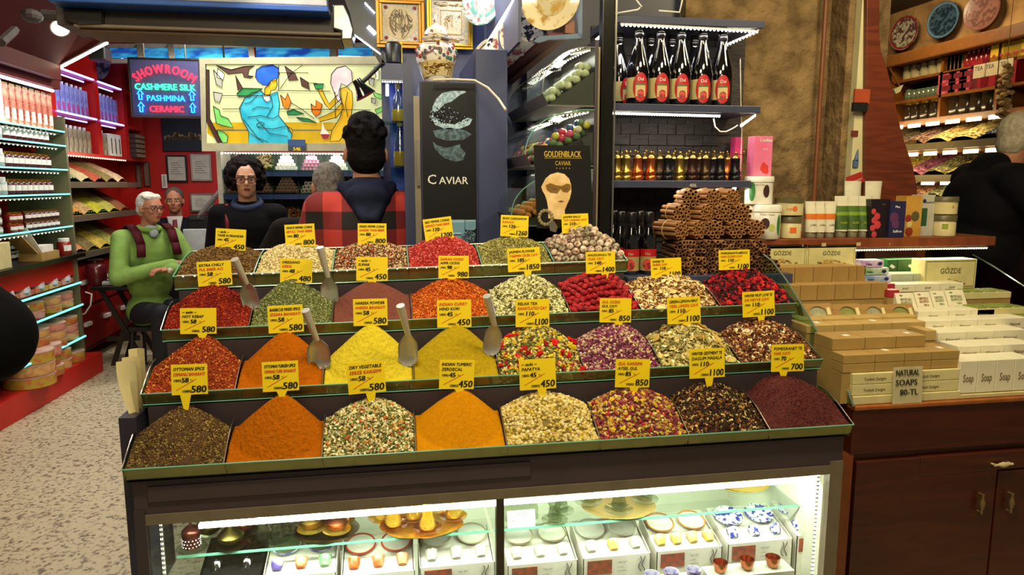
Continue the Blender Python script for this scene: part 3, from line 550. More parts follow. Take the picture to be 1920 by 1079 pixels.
# ---------------------------------------------------------------- scoops
scm = M('scoop_steel', 'cfcdc6', r=.3, m=.5, ns=10)
def scoop(p0, p1, p2, Y0, Y2, label, wd=.021):
    a = UY(*p0, Y0); b = UY(*p1, (Y0+Y2)/2); c = UY(*p2, Y2); t = thing('metal_scoop', label, 'scoop', c, 'metal spice scoops')
    mb = MB(); mb.tube([a, b], [.0100, .0065], 12); mb.tube([a, a+(a-b).normalized()*.001], [.0100, .0100], 12); fin(mb, 'handle', scm, t, smooth=True)
    d = (c-b); L = d.length; d.normalize(); side = Vector((1, 0, 0)); side = (side-d*side.dot(d)).normalized(); nrm = side.cross(d); nrm = nrm if nrm.y > 0 else -nrm
    mb = MB(); n = 8; m = 9; vs = []
    for i in range(m):
        s = i/(m-1); wdt = wd*(.35+.65*min(1, s*3.5))*(1 if s < .7 else sqrt(max(0.02, 1-((s-.7)/.31)**2)))
        for j in range(n+1):
            an = -pi*.5+pi*j/n; vs.append(b+d*L*s+side*sin(an)*wdt+nrm*(cos(an)*wdt*.6))
    q = len(vs); vs += [v+nrm*.0012 for v in vs]; fs = []
    for i in range(m-1):
        for j in range(n): e = i*(n+1)+j; fs += [(e, e+1, e+n+2, e+n+1), (q+e, q+e+n+1, q+e+n+2, q+e+1)]
    mb.add(vs, fs); fin(mb, 'blade', scm, t, smooth=True)
scoop((440, 487), (462, 532), (474, 583), 1.74, 1.80, 'steel scoop stuck between the chilli flakes and the oregano')
scoop((600, 465), (615, 520), (621, 580), 1.80, 1.84, 'steel scoop leaning between oregano and sumac with its handle over the peppercorns')
scoop((573, 583), (594, 638), (601, 694), 1.60, 1.66, 'bright silver scoop stuck in the second-tier orange powder', .026)
scoop((751, 574), (765, 628), (765, 688), 1.60, 1.66, 'steel scoop at the right edge of the lemon yellow cone', .023)
scoop((913, 556), (927, 610), (920, 668), 1.62, 1.68, 'steel scoop at the right edge of the mustard yellow cone', .022)
# ---------------------------------------------------------------- paper bags in a holder left of the stand
t = thing('bag_holder', 'narrow dark navy holder box on the left end of the spice stand', 'holder', (-.585, 1.66, 0))
a = PB(230, 783, 272, 1000, 1.56)
fin(bx(a[0], XL-.003, 1.56, 1.75, .55, a[3]), 'box', M('purple_navy', '2c2838', r=.4), t, bev=.002)
pm = M('waxed_paper', 'cdbf8e', r=.6, ns=8)
for i, (sx, yo, hh) in enumerate(((238, 1.585, 684), (249, 1.61, 676), (262, 1.635, 660))):
    p0 = UY(sx+16, 780, yo); mb = MB(); top = UY(sx, hh, yo); vs = []
    for j in range(7):
        s = j/6; z = p0.z+.003+(top.z-p0.z)*s; xl = p0.x-.012-(.022)*sin(s*pi*.55); xr = XL-.006
        for u_ in (0, .5, 1): vs.append((xl+(xr-xl)*u_, yo+.012*sin(u_*3)*(1-s*.3)+.01*s, z))
    f = [(r*3+c, r*3+c+1, r*3+c+4, r*3+c+3) for r in range(6) for c in range(2)]; n_ = len(vs)
    mb.add(vs+[(x, y+.006, z) for x, y, z in vs], f+[tuple(n_+q for q in ff[::-1]) for ff in f]+[(0, 3, n_+3, n_), (3, 6, n_+6, n_+3), (6, 9, n_+9, n_+6), (9, 12, n_+12, n_+9), (12, 15, n_+15, n_+12), (15, 18, n_+18, n_+15)])
    tag(fin(mb, 'paper_bag_bundle', pm, smooth=True), ('front', 'middle', 'rearmost')[i]+' bundle of cream waxed paper bags standing in the navy holder', 'paper bags', 'paper bags in the holder')
# ---------------------------------------------------------------- goods in the glass case
gg = glass('case_glassware', 'e6ebe0', .12, .12); ggold = M('gold_glass', 'd9a422', r=.12, m=.75, ns=12, col2='f0d058')
copper = M('copper', 'b5603c', r=.25, m=1, col2='d88c60', ns=15); bronze = M('antique_bronze', '6e6430', r=.3, m=1, ns=20); brown = M('dark_brown_copper', '5a2c22', r=.3, m=.8, ns=20)
def tea_glass(loc, gm, sm, label, group, s=1.0, sau=.036):
    t = thing('tea_glass', label, 'tea glass', loc, group); t.scale = (s, s, s)
    fin(MB().lathe([(.012, .006), (.019, .008), (.022, .018), (.016, .034), (.014, .044), (.0215, .062), (.0205, .062), (.013, .044), (.015, .034), (.020, .018), (.011, .010)], 18), 'cup', gm, t, smooth=True, world=False)
    fin(MB().lathe([(.012, 0), (.022, .001), (sau, .007), (sau+.001, .009), (.022, .004), (.010, .003)], 22), 'saucer', sm, t, smooth=True, world=False); return t
def on_shelf(px_, py_): return UZ(px_, py_, zs+.0005)
def plate(name, label, cat, px_, py_, rx, ry, m, z=zs, group=None, scal=0):
    q = UZ(px_, py_, z); mb = MB(); n = 40; prof = [(.2, 0), (.75, .0), (.93, .05), (1, .12), (.985, .14), (.72, .04), (.15, .035)]; vs = []
    for r_, h_ in prof:
        for j in range(n): k_ = 1+scal*abs(sin(j*pi/n*7)); vs.append((q.x+r_*rx*k_*cos(2*pi*j/n), q.y+r_*ry*k_*sin(2*pi*j/n), z+.0006+h_*rx*.35))
    k = len(prof); fs = [(i*n+j, i*n+(j+1) % n, (i+1)*n+(j+1) % n, (i+1)*n+j) for i in range(k-1) for j in range(n)]+[tuple(range(n))[::-1], tuple(range((k-1)*n, k*n))]
    mb.add(vs, fs); return tag(fin(mb, name, m, smooth=True), label, cat, group), q
def turned(name, prof, m, px_, py_, label, cat, group=None, s=1, dz=0, extra=None):
    q = on_shelf(px_, py_); q.z += dz; t = tag(fin(MB().lathe(prof, 22), name, m, smooth=True, world=False), label, cat, group); t.location = q; t.scale = (s, s, s); return t
BOWL = [(.010, 0), (.014, .002), (.026, .012), (.030, .024), (.022, .034), (.010, .042), (.004, .050), (.001, .054)]
sau = [(.012, 0), (.022, .001), (.033, .005), (.034, .007), (.022, .003), (.002, .003)]
def cupset(px_, py_, body, bm, smt, label, dz=.0): # covered cup on a saucer
    q = on_shelf(px_, py_); t = thing('covered_cup', label, 'cup', q, 'covered cups in the glass case')
    fin(MB().lathe(sau, 22), 'saucer', smt, t, smooth=True, world=False)
    fin(MB().lathe([(r_, z+.006) for r_, z in body], 22), 'cup_with_lid', bm, t, smooth=True, world=False); return t
CYL = [(.012, 0), (.019, .003), (.020, .034), (.021, .036), (.019, .044), (.012, .051), (.003, .054), (.003, .060), (.0005, .061)]
t = cupset(360, 1032, CYL, brown, gg, 'dark brown covered coffee cup with white spots, far left of the glass case')
mb = MB()
for i in range(16):
    for j in range(3): an = i*2*pi/16+.2*j; mb.ell((.0200*cos(an), .0200*sin(an), .014+.008*j), (.0018, .0018, .0018), 5)
fin(mb, 'white_spots', white, t, world=False)
cupset(393, 1006, BOWL, bronze, gg, 'small dark bronze cup behind the brown spotted one')
cupset(434, 1026, BOWL, bronze, bronze, 'olive bronze lidded cup on its own saucer, left half of the case')
cupset(457, 1000, BOWL, copper, bronze, 'shiny copper lidded cup behind the olive bronze one')
tea_glass(on_shelf(493, 1016), gg, gg, 'clear glass tea cup and saucer left of the silver tray', 'clear tea glasses in the case', .9)
tea_glass(on_shelf(533, 1002), gg, gg, 'clear glass tea cup and saucer nearest the silver tray', 'clear tea glasses in the case', .9)
tea_glass(on_shelf(520, 1016), gg, gg, 'clear glass tea cup and saucer in front of two others', 'clear tea glasses in the case', .8)
o, q = plate('serving_tray', 'round pewter tray carrying two brass lidded cups, left half of the case', 'tray', 613, 996, .078, .07, M('pewter', '7c7460', r=.3, m=1))
for (x, y, m_, lb) in ((584, 1000, brass, 'brass cup with a crosshatched lid on the pewter tray'), (632, 1002, copper, 'gold-copper cup with a pointed lid on the pewter tray'), (640, 984, brass, 'brass cup at the back of the pewter tray')):
    cupset(x, y, BOWL, m_, ggold, lb).location.z += .006
o, q = plate('serving_tray', 'large scalloped gold tray carrying gold tea glasses, left half of the case', 'tray', 792, 985, .10, .075, M('gold_tray', 'cfa038', r=.25, m=.8, ns=10), scal=.05)
yg = glass('amber_glass', 'f0c850', .12, .12)
for (x, y, lb) in ((738, 994, 'left front'), (802, 1000, 'middle front'), (850, 978, 'right'), (716, 980, 'left rear'), (775, 980, 'middle rear')):
    p = on_shelf(x, y); p.z += .007; tea_glass(p, ggold, yg, 'gold tea glass with saucer, %s on the scalloped gold tray' % lb, 'gold tea glasses', .95)
o, q = plate('serving_tray', 'scalloped pale gold tray with clear tea glasses, right half of the case', 'tray', 1160, 950, .095, .08, M('pale_gold_tray', 'd8bc70', r=.3, m=.7, ns=10), scal=.05)
for (x, y, lb) in ((1103, 949, 'left'), (1160, 965, 'front middle'), (1208, 945, 'right')):
    p = on_shelf(x, y); p.z += .007; tea_glass(p, gg, gg, 'clear tea glass with saucer, %s on the pale gold tray' % lb, 'tea glasses on the pale gold tray', 1.0)
for (x, y, lb) in ((1052, 962, 'behind the others'), (1040, 980, 'next to the white price note')): tea_glass(on_shelf(x, y), gg, gg, 'clear glass cup on a saucer %s' % lb, 'clear tea glasses in the case', .9)
plate('serving_tray', 'yellow-gold oval tray lying at the back right of the glass case', 'tray', 1395, 912, .07, .05, ggold)
# price note
a = PB(952, 961, 1004, 989, 1.64); t = thing('price_note', 'white note reading 725 leaning on a clear block in the glass case', 'note', (a[0], 1.64, zs+.0005))
mb = MB(); mb.slab([(a[0], 1.64, a[2]), (a[1], 1.64, a[2]), (a[1], 1.65, a[3]), (a[0], 1.65, a[3])], (0, .001, 0)); fin(mb, 'card', paper, t)
mb = MB(); mb.text('THE CUP TEA SET', .007, (a[0]+.004, 1.6475, a[3]-.011), wmax=.05, bold=.0002); mb.text('725 TL', .014, (a[0]+.012, 1.6425, a[2]+.007), bold=.0005, yd=(0, .2, 1)); fin(mb, 'lettering', blackm, t)
fin(bx(a[0]-.004, a[1]+.01, 1.655, 1.70, zs+.0005, a[3]+.004), 'clear_block', gg, t)
# boxed sets on the lower level: tilted white cartons with moulded inserts
cart = M('white_carton', 'e6e2d4', r=.5); ins = M('satin_insert', 'ece8da', r=.4)
def giftbox(x0, x1, ytop, yfront, cups, ring, label, front=True, dark_=False, d=.135):
    """tilted open box; x0,x1 pixel span of its front edge, yfront pixel row of the front edge"""
    z1 = .575 if not dark_ else .56; p = UY((x0+x1)/2, yfront, 1.60); zf = p.z
    pa = UY(x0+2, yfront, 1.60); pb = UY(x1-2, yfront, 1.60); xa, xb = pa.x, pb.x; W_ = xb-xa
    t = thing('boxed_cup_set', label, 'boxed cup set', ((xa+xb)/2, 1.6, .402), 'boxed cup sets in the glass case')
    rise = .035; c = black if dark_ else cart
    mb = MB(); mb.slab([(xa, 1.60, .402), (xb, 1.60, .402), (xb, 1.60, zf), (xa, 1.60, zf)], (0, .002, 0)); mb.slab([(xa, 1.60, .402), (xa, 1.60+d, .402), (xa, 1.60+d, zf+rise), (xa, 1.60, zf)], (.002, 0, 0))
    mb.slab([(xb, 1.60, .402), (xb, 1.60+d, .402), (xb, 1.60+d, zf+rise), (xb, 1.60, zf)], (-.002, 0, 0)); mb.slab([(xa, 1.60+d, .402), (xb, 1.60+d, .402), (xb, 1.60+d, zf+rise), (xa, 1.60+d, zf+rise)], (0, -.002, 0)); fin(mb, 'carton', c, t)
    mb = MB(); mb.slab([(xa+.004, 1.604, zf-.006), (xb-.004, 1.604, zf-.006), (xb-.004, 1.597+d, zf+rise-.008), (xa+.004, 1.597+d, zf+rise-.008)], (0, 0, -.004)); fin(mb, 'insert', black if dark_ else ins, t)
    sl = rise/d; n = len(cups)
    for i, cm_ in enumerate(cups):
        x = xa+W_*(i+.5)/n; y = 1.60+.035; z = zf+sl*.035-.004; R = Matrix.Rotation(-.9, 4, 'X'); mb = MB(); mb.T = Matrix.Translation((x, y, z+.006)) @ R
        mb.lathe([(.006, -.014), (.010, -.013), (.013, -.004), (.015, .012), (.0135, .012), (.011, -.004), (.004, -.011)], 16); fin(mb, 'cup', cm_, t, smooth=True)
    if ring is not None:
        for i in range(2):
            x = xa+W_*(i+.5)/2; mb = MB(); mb.T = Matrix.Translation((x, 1.60+d*.72, zf+sl*d*.72-.002)) @ Matrix.Rotation(atan2(rise, d), 4, 'X')
            mb.lathe([(.004, 0), (W_*.17, .001), (W_*.205, .005), (W_*.215, .006), (W_*.17, .004), (.003, .003)], 24); o = fin(mb, 'saucer', ring[0], t, smooth=True)
            m2 = MB(); m2.T = mb.T; m2.tube([(W_*.205*cos(a_*.2618), W_*.205*sin(a_*.2618), .0065) for a_ in range(25)], .0022, 5, cap=False); fin(m2, 'rim', ring[1], o, smooth=True)
    if front:
        mb = MB(); mb.slab([(xa+W_*.06, 1.5985, zf-.045), (xa+W_*.42, 1.5985, zf-.045), (xa+W_*.42, 1.5985, zf-.008), (xa+W_*.06, 1.5985, zf-.008)], (0, .001, 0)); lab = fin(mb, 'printed_picture', M('brown_print', '6a4434', r=.5, col2='a0452c', ns=70), t)
        mb = MB()
        for i in range(6): mb.text('//', .006, (xa+W_*(.08+.05*i), 1.598, zf-.022))
        fin(mb, 'picture_stripes', M('red_print', 'c2452c', r=.5), lab)
        mb = MB(); mb.text('TEA SET', .007, (xa+W_*.50, 1.5985, zf-.02), wmax=W_*.25); mb.text('6 CUPS', .005, (xa+W_*.50, 1.5985, zf-.032)); mb.text('6 SAUCERS', .005, (xa+W_*.50, 1.5985, zf-.042), wmax=W_*.3)
        for i in range(2): mb.tube([(xa+W_*(.84+.05*i)+.004*sin(j*.9+i), 1.5982, zf-.006-.005*j) for j in range(9)], .0011, 4)
        fin(mb, 'printed_text', M('grey_ink', '4a4440', r=.6), t)
    return t
purp = M('violet_cup', '5a4a9c', r=.25, ns=30, col2='e8e4f0'); org = M('orange_cup', 'd8601c', r=.25, ns=30, col2='f0b080'); grn = M('green_cup', '2c9c3c', r=.25, ns=30, col2='a0d8a0')
cl = M('frosted_cup', 'd8d4c6', r=.2, ns=30); bl = M('blue_white_cup', '2c3c9c', r=.2, col2='eeeef2', ns=80, con=(.45, .5)); yl = M('amber_cup', 'e8b84c', r=.2, ns=30, col2='f0d890')
giftbox(368, 488, 0, 1085, [gg, gg], (gg, gg), 'dark lined box of clear glass cups, lower left of the case', front=False, dark_=True)
giftbox(490, 632, 0, 1079, [purp, org, grn], (gg, purp), 'white box with violet, orange and green tea glasses', front=False)
giftbox(637, 780, 0, 1076, [org, org, org], (cl, M('red_rim', 'c8401c', r=.3)), 'white box with three orange glasses and red rimmed saucers', front=False)
giftbox(785, 930, 0, 1060, [cl, cl, cl], (cl, M('tan_rim', 'b8a888', r=.3)), 'white box of pale glasses left of the centre post')
giftbox(950, 1085, 0, 1056, [cl, cl, cl], (cl, M('tan_rim', 'b8a888', r=.3)), 'white box of pale cups right of the centre post')
giftbox(1092, 1222, 0, 1043, [cl, yl, cl], (cl, cl), 'white box of pale saucers and cream cups below the gold tray')
giftbox(1230, 1356, 0, 1030, [yl, yl, yl, yl], (cl, M('orange_rim', 'd89048', r=.3)), 'white box of amber cups and orange rimmed saucers')
giftbox(1364, 1488, 0, 1016, [bl, bl, bl], (bl, bl), 'white box of blue patterned white cups and saucers')
giftbox(1493, 1560, 0, 1003, [bl, bl], (bl, bl), 'white box of blue patterned cups at the far right of the case')
for i, (x, y, m_) in enumerate(((1350, 1058, copper), (1400, 1052, copper), (1448, 1048, copper), (1258, 1075, purp), (1300, 1072, purp), (1222, 1080, purp))):
    q = UY(x, y+14, 1.56); t = tag(fin(MB().lathe([(.008, 0), (.012, .001), (.017, .014), (.019, .026), (.0175, .026), (.012, .004)], 20), 'coffee_cup', m_, smooth=True, world=False), ('copper coloured ribbed' if i < 3 else 'dark violet')+' small cup at the bottom right of the case, %s' % ('left', 'middle', 'right', 'middle', 'right', 'left')[i], 'cup', 'small cups in the front row'); t.location = q
zz = UY(1400, 1068, 1.56).z-.001
tag(fin(bx(UY(1325, 1070, 1.56).x, UY(1480, 1060, 1.56).x, 1.535, 1.592, .402, zz), 'low_carton', cart), 'low white carton carrying the copper coloured cups', 'carton')
zz = UY(1258, 1089, 1.56).z-.001
tag(fin(bx(UY(1205, 1090, 1.56).x, UY(1318, 1086, 1.56).x, 1.535, 1.592, .402, zz), 'low_carton', cart), 'low white carton carrying the dark violet cups', 'carton')
# ================================================================ MIDDLE: POSTER CABINET, VASE, PICTURES
T_ = lambda o, l, c, g=None: tag(o, l, c, g)
cab = thing('poster_cabinet', 'narrow navy cabinet behind the stand carrying the tall black poster', 'cabinet', (.27, 2.75, 0))
fin(bx(.115, .315, 2.56, 2.98, 0, UY(840, 153, 2.56).z), 'carcass', navy, cab, bev=.002); fin(bx(.315, .43, 2.60, 3.18, 0, UY(930, 93, 2.6).z), 'tall_side', navy, cab, bev=.002)
fin(bx(UY(777, 300, 2.56).x, .113, 2.55, 2.575, 0, UY(785, 180, 2.55).z), 'metal_strip', M('beige_metal', '8d8270', r=.4, m=.4), cab)
hb = UY(784, 300, 2.54); fin(bx(hb.x-.004, hb.x+.006, 2.535, 2.55, hb.z-.09, hb.z+.07), 'latch', steel, cab)
fin(bx(UY(758, 300, 2.62).x, UY(777, 300, 2.62).x, 2.60, 2.66, 0, UY(770, 120, 2.62).z), 'post', navy, cab)
# poster
pz0, pz1 = UY(840, 456, 2.55).z, UY(840, 155, 2.55).z; pxa, pxb = UY(792, 300, 2.55).x, UY(893, 300, 2.55).x; W_ = pxb-pxa; Hh = pz1-pz0
t = thing('caviar_poster', 'tall black poster reading CAVIAR with a silver shell full of black pearls', 'poster', (pxa+W_/2, 2.55, pz0))
fin(bx(pxa, pxb, 2.549, 2.556, pz0, pz1), 'sheet', M('poster_black', '141418', r=.3), t)
def PP(u, v, e=.0006): return (pxa+W_*u, 2.549-e, pz0+Hh*v)
shellm = M('shell_blue', 'b9d2e2', r=.5, col2='7d9fb5', ns=90); shelld = M('shell_dark_blue', '55717e', r=.5, col2='2c3c46', ns=60)
mb = MB(); mb.poly([PP(u, v) for u, v in ((.20, .80), (.20, .85), (.27, .90), (.38, .935), (.55, .95), (.80, .952), (.82, .943), (.70, .925), (.55, .885), (.42, .87), (.30, .83), (.22, .80))]); mb.poly([PP(u, v) for u, v in ((.14, .795), (.25, .74), (.45, .715), (.70, .72), (.88, .745), (.93, .78), (.85, .79), (.6, .745), (.35, .755), (.2, .80))]); fin(mb, 'shell', shellm, t)
mb = MB(); mb.poly([PP(u, v) for u, v in ((.20, .705), (.25, .665), (.45, .645), (.75, .65), (.92, .685), (.80, .71), (.5, .725))]); mb.poly([PP(u, v) for u, v in ((.19, .64), (.24, .59), (.38, .54), (.60, .515), (.75, .525), (.80, .57), (.70, .605), (.71, .625), (.45, .60), (.28, .615))]); fin(mb, 'shell_reflection', shelld, t)
mb = MB()
for i in range(260):
    u = RNG.uniform(.15, .90); v = RNG.uniform(.735, .86); 
    if v > .79+.08*(1-abs(u-.42)/.45) or v < .745+.05*abs(u-.5)**1.2: continue
    x, y, z = PP(u, v, .0012); mb.m = int(RNG.random() < .22); mb.ell((x, y, z), (.0022, .0012, .0022), 6)
fin(mb, 'black_pearls', [M('pearl_black', '10141e', r=.2), M('pearl_glint', 'a8b8c8', r=.3)], t)
mb = MB(); mb.text('C', Hh*.085, PP(.08, .375, .0008), bold=.0004); mb.text('AVIAR', Hh*.066, PP(.30, .375, .0008), bold=.0004, wmax=W_*.66); fin(mb, 'lettering', white, t)
mb = MB(); mb.m = 0
for (u, v, r_) in ((.62, .10, .15), (.88, .115, .10), (.60, .035, .10)):
    x, y, z = PP(u, v, .0008); q = [(x+W_*r_*sx, y, z+W_*r_*sz) for sx, sz in ((-1, .6), (1, .6), (1, -.7), (.7, -1), (-.7, -1), (-1, -.7))]; mb.m = 0; mb.poly([(a_, b_-.0002, c_) for a_, b_, c_ in q[:2]+[(x+W_*r_, y-.0002, z+W_*r_*.95), (x-W_*r_, y-.0002, z+W_*r_*.95)]]); mb.m = 1; mb.poly(q)
mb.m = 2; mb.poly([PP(.45, .0), PP(.45, .04), PP(.6, .09), PP(.97, .07), PP(.97, 0)]); fin(mb, 'printed_jars', [M('jar_lid_print', '9fc4d8', r=.5), M('jar_print', '6f9ab0', r=.5), M('caviar_print', '1a2634', r=.5, col2='6a8aa0', ns=200, con=(.5, .6))], t)
# vase
vp = UY(820, 156, 2.63); vz = UY(840, 153, 2.56).z
pot = M('painted_porcelain', 'e8e0d4', r=.2, coat=.5); 
t = thing('lidded_vase', 'painted porcelain jar with floral decoration and gold calligraphy, on top of the poster cabinet', 'vase', (vp.x, 2.66, vz)); sc = 1.0
flor = M('floral_glaze', 'e6ddd0', r=.2, coat=.5, col2='7c5a58', ns=34, con=(.56, .62))
body = [(.040, 0), (.044, .004), (.050, .02), (.064, .06), (.075, .095), (.074, .125), (.064, .148), (.045, .160), (.040, .166), (.052, .172), (.052, .176), (.036, .178)]
fin(MB().lathe(body, 28), 'body', flor, t, smooth=True, world=False)
fin(MB().lathe([(.034, .176), (.036, .180), (.043, .186), (.040, .200), (.030, .216), (.012, .226), (.006, .232), (.010, .240), (.006, .252), (.001, .262)], 24), 'lid', flor, t, smooth=True, world=False)
mb = MB()   # flowers as raised glaze spots
for i in range(30):
    an = pi+RNG.uniform(.1, pi-.1); zz = RNG.uniform(.09, .15); r_ = np.interp(zz, [p[1] for p in body], [p[0] for p in body])+.0005; mb.m = int(RNG.integers(0, 3))
    mb.ell((r_*cos(an), r_*sin(an), zz), (.007, .003, .008), 6)
fin(mb, 'painted_flowers', [M('glaze_red', '9a2430', r=.3), M('glaze_green', '3c6a4c', r=.3), M('glaze_purple', '4c3c6a', r=.3)], t, world=False)
mb = MB(); n = 16; r0 = []
for i in range(n+1):
    an = pi*1.15+pi*.75*i/n; row = []
    for zz in (.030, .050, .070, .085): 
        r_ = np.interp(zz, [p[1] for p in body], [p[0] for p in body])+.0012; row.append((r_*cos(an), r_*sin(an), zz+(-.012 if zz < .04 else .012)*abs(1-2*i/n)**2*(1 if zz in (.030,) else (0 if zz < .08 else -1))))
    r0.append(row)
vs = [p for r_ in r0 for p in r_]; mb.add(vs, [(i*4+j, (i+1)*4+j, (i+1)*4+j+1, i*4+j+1) for i in range(n) for j in range(3)]); fin(mb, 'cream_band', M('cream_glaze', 'e2c990', r=.3), t, smooth=True, world=False)
def squig(mb, f, n, seed, r=.0011):
    """hand-drawn flowing strokes; f maps (u, v) of a unit square to a point"""
    rg = random.Random(seed)
    for i in range(n):
        u = rg.uniform(.06, .9); v = rg.uniform(.15, .85); k = rg.choice((0, 1, 2)); pts = []
        for j in range(7):
            s = j/6
            if k == 0: pts.append(f(u, min(.95, v-.2+.42*s)))
            elif k == 1: pts.append(f(min(.96, u+.20*s-.05), v+.07*sin(s*6+i)))
            else: pts.append(f(u+.07*cos(s*5), v+.09*sin(s*5)))
        mb.tube(pts, [r*(.5+.9*sin(pi*(j+.6)/7)) for j in range(7)], 5)
def vf(u, v):
    an = pi*1.2+pi*.65*u; zz = .030+.05*v; r_ = np.interp(zz, [p[1] for p in body], [p[0] for p in body])+.0018; return (r_*cos(an), r_*sin(an), zz)
mb = MB(); squig(mb, vf, 26, 3, .0013); fin(mb, 'gold_calligraphy', gold, t, world=False)
mb = MB(); mb.tube([(.0785*cos(a_), .0785*sin(a_)+.004, .150) for a_ in np.linspace(pi*1.3, pi*1.7, 8)], .0025, 6); mb.tube([(.02*sin(a_), -.046-.0, .17+.012*cos(a_)) for a_ in np.linspace(0, 6.2, 10)], .0013, 5); fin(mb, 'gold_ornament', gold, t, world=False)
t.scale = (.98, .98, .93)
# framed calligraphy
def picture(x0, y0, x1, y1, Y, label, fm, seed, bd=.022, rnd=True):
    a = PB(x0, y0, x1, y1, Y); t = thing('framed_calligraphy', label, 'picture', ((a[0]+a[1])/2, Y, a[2]), 'framed calligraphy pictures'); mb = MB()
    for k, (d, h) in enumerate(((0, .012), (bd*.55, .018))):
        e = bd*.55 if k == 0 else bd
        mb.box(a[0]+d, a[1]-d, Y-h, Y, a[2]+d, a[2]+e); mb.box(a[0]+d, a[1]-d, Y-h, Y, a[3]-e, a[3]-d); mb.box(a[0]+d, a[0]+e, Y-h, Y, a[2]+e, a[3]-e); mb.box(a[1]-e, a[1]-d, Y-h, Y, a[2]+e, a[3]-e)
    fin(mb, 'frame', fm, t, bev=.002); x0, x1, z0, z1 = a[0]+bd, a[1]-bd, a[2]+bd, a[3]-bd; W_, H_ = x1-x0, z1-z0
    ti = fin(bx(x0, x1, Y-.006, Y-.002, z0, z1), 'panel', M('cream_tile', 'c9b48c', r=.35, col2='8f9aa0' if rnd else 'd8c69c', ns=120, con=(.5, .62)), t)
    if rnd:
        mb = MB(); mb.T = Matrix.Translation(((x0+x1)/2, Y-.0065, (z0+z1)/2)) @ Matrix.Rotation(pi/2, 4, 'X'); mb.lathe([(W_*.43, -.001), (W_*.43, .001)], 36); fin(mb, 'round_field', M('beige_field', 'cdb485', r=.4), t)
        mb = MB()
        for sx in (.1, .9):
            for sz in (.1, .9): mb.ell((x0+W_*sx, Y-.007, z0+H_*sz), (.008, .003, .008), 8); mb.ell((x0+W_*sx, Y-.008, z0+H_*sz), (.004, .003, .004), 8)
        fin(mb, 'corner_roses', M('rose_red', '9c3440', r=.4), t)
        f = lambda u, v: ((x0+x1)/2+W_*.36*(2*u-1)*sqrt(max(.05, 1-(2*v-1)**2)), Y-.009, (z0+z1)/2+H_*.40*(2*v-1))
        mb = MB(); squig(mb, f, 46, seed, .0011); fin(mb, 'calligraphy', M('dark_gold_ink', '5c431c', r=.4), t)
    else:
        f = lambda u, v: (x0+W_*(.35+.45*u), Y-.008, z0+H_*(.3+.4*v)); mb = MB(); squig(mb, f, 9, seed, .0016)
        g = lambda u, v: (x0+W_*(.05+.9*u), Y-.008, z0+H_*(.84+.12*v)); squig(mb, g, 26, seed+1, .0008); g2 = lambda u, v: (x0+W_*(.05+.9*u), Y-.008, z0+H_*(.04+.12*v)); squig(mb, g2, 26, seed+2, .0008)
        for q in ((.25, .22, .82, .24), (.25, .76, .82, .78), (.24, .22, .26, .78), (.81, .22, .83, .78)): mb.box(x0+W_*q[0], x0+W_*q[2], Y-.008, Y-.006, z0+H_*q[1], z0+H_*q[3])
        fin(mb, 'calligraphy', M('gold_ink', '9c7a34', r=.4), t)
    return t
picture(705, -4, 796, 91, 3.16, 'square picture of round black calligraphy with corner roses in a wide brown-gold frame', M('old_gold_frame', '9c6a1c', r=.35, m=.6, ns=9), 5, .026)
picture(800, -8, 886, 93, 3.16, 'cream calligraphy picture in a bright gold frame behind the lidded vase', M('bright_gold_frame', 'c9a032', r=.3, m=.7, ns=9), 9, .02, False)
# black clamp lamp
t = thing('clamp_lamp', 'black clamp desk lamp hanging in front of the stained glass panel', 'lamp', UY(716, 120, 2.99)); 
mb = MB(); mb.tube([UY(x, y, 2.985) for x, y in ((716, 118), (705, 130), (690, 145), (676, 157))], .0085, 8); fin(mb, 'arm', black, t, smooth=True)
mb = MB(); mb.slab([UY(700, 98, 2.98), UY(707, 98, 2.98), UY(722, 118, 2.98), UY(714, 122, 2.98)], (0, .02, 0)); mb.slab([UY(716, 95, 2.98), UY(719, 95, 2.98), UY(722, 118, 2.98), UY(716, 118, 2.98)], (0, .02, 0)); fin(mb, 'clamp', black, t)
a = UY(668, 150, 2.985); b = UY(686, 180, 2.985); mb = MB(); mb.tube([a, a+(b-a)*.3, a+(b-a)*.55, b], [.018, .020, .026, .043], 20); fin(mb, 'shade', M('gloss_black', '0c0c0c', r=.2, coat=.6), t, smooth=True)
# small things on the blue shelf behind
q = UY(738, 118, 3.05)
T_(fin(MB().tube([q, q+Vector((0, 0, .07)), q+Vector((0, 0, .08))], [.032, .034, .025], 14), 'black_jar', M('black_tin', '1c1c18', r=.35), smooth=True), 'dark round tin under the brown-gold picture frame', 'tin')
T_(fin(bx(q.x+.028, q.x+.036, 3.05, 3.08, q.z, q.z+.085), 'yellow_box', cy), 'thin yellow packet beside the dark round tin', 'packet')
bc = thing('bottle_cabinet', 'navy and blue shelf unit with oil bottles, right of the stained glass panel', 'shelf unit', (.07, 3.1, 0))
blue = M('bright_blue_panel', '1440a8', r=.4)
x0, x1 = UY(719, 300, 3.0).x, UY(760, 300, 3.0).x
fin(bx(x0+.03, x1+.01, 3.12, 3.14, 0, UY(740, 150, 3.12).z), 'back_panel', blue, bc); fin(bx(x0, x1+.03, 3.0, 3.12, UY(740, 152, 3.0).z, UY(740, 119, 3.0).z), 'top_box', navy, bc)
for y in (228, 313): z = UY(740, y, 3.0).z; fin(bx(x0, x1+.02, 3.0, 3.12, z-.006, z), 'glass_shelf', gtint, bc)
led(bc, (x0, 3.0, UY(740, 154, 3.0).z), (x1, 3.0, UY(740, 154, 3.0).z), 9, .003, LEDC)
mb = MB(); mb.tube([UY(726, 158, 3.06), UY(726, 180, 3.06)], .006, 8); fin(mb, 'light_tube', LEDC, bc)
oil = M('olive_oil', 'b5a03c', r=.2, ns=9); 
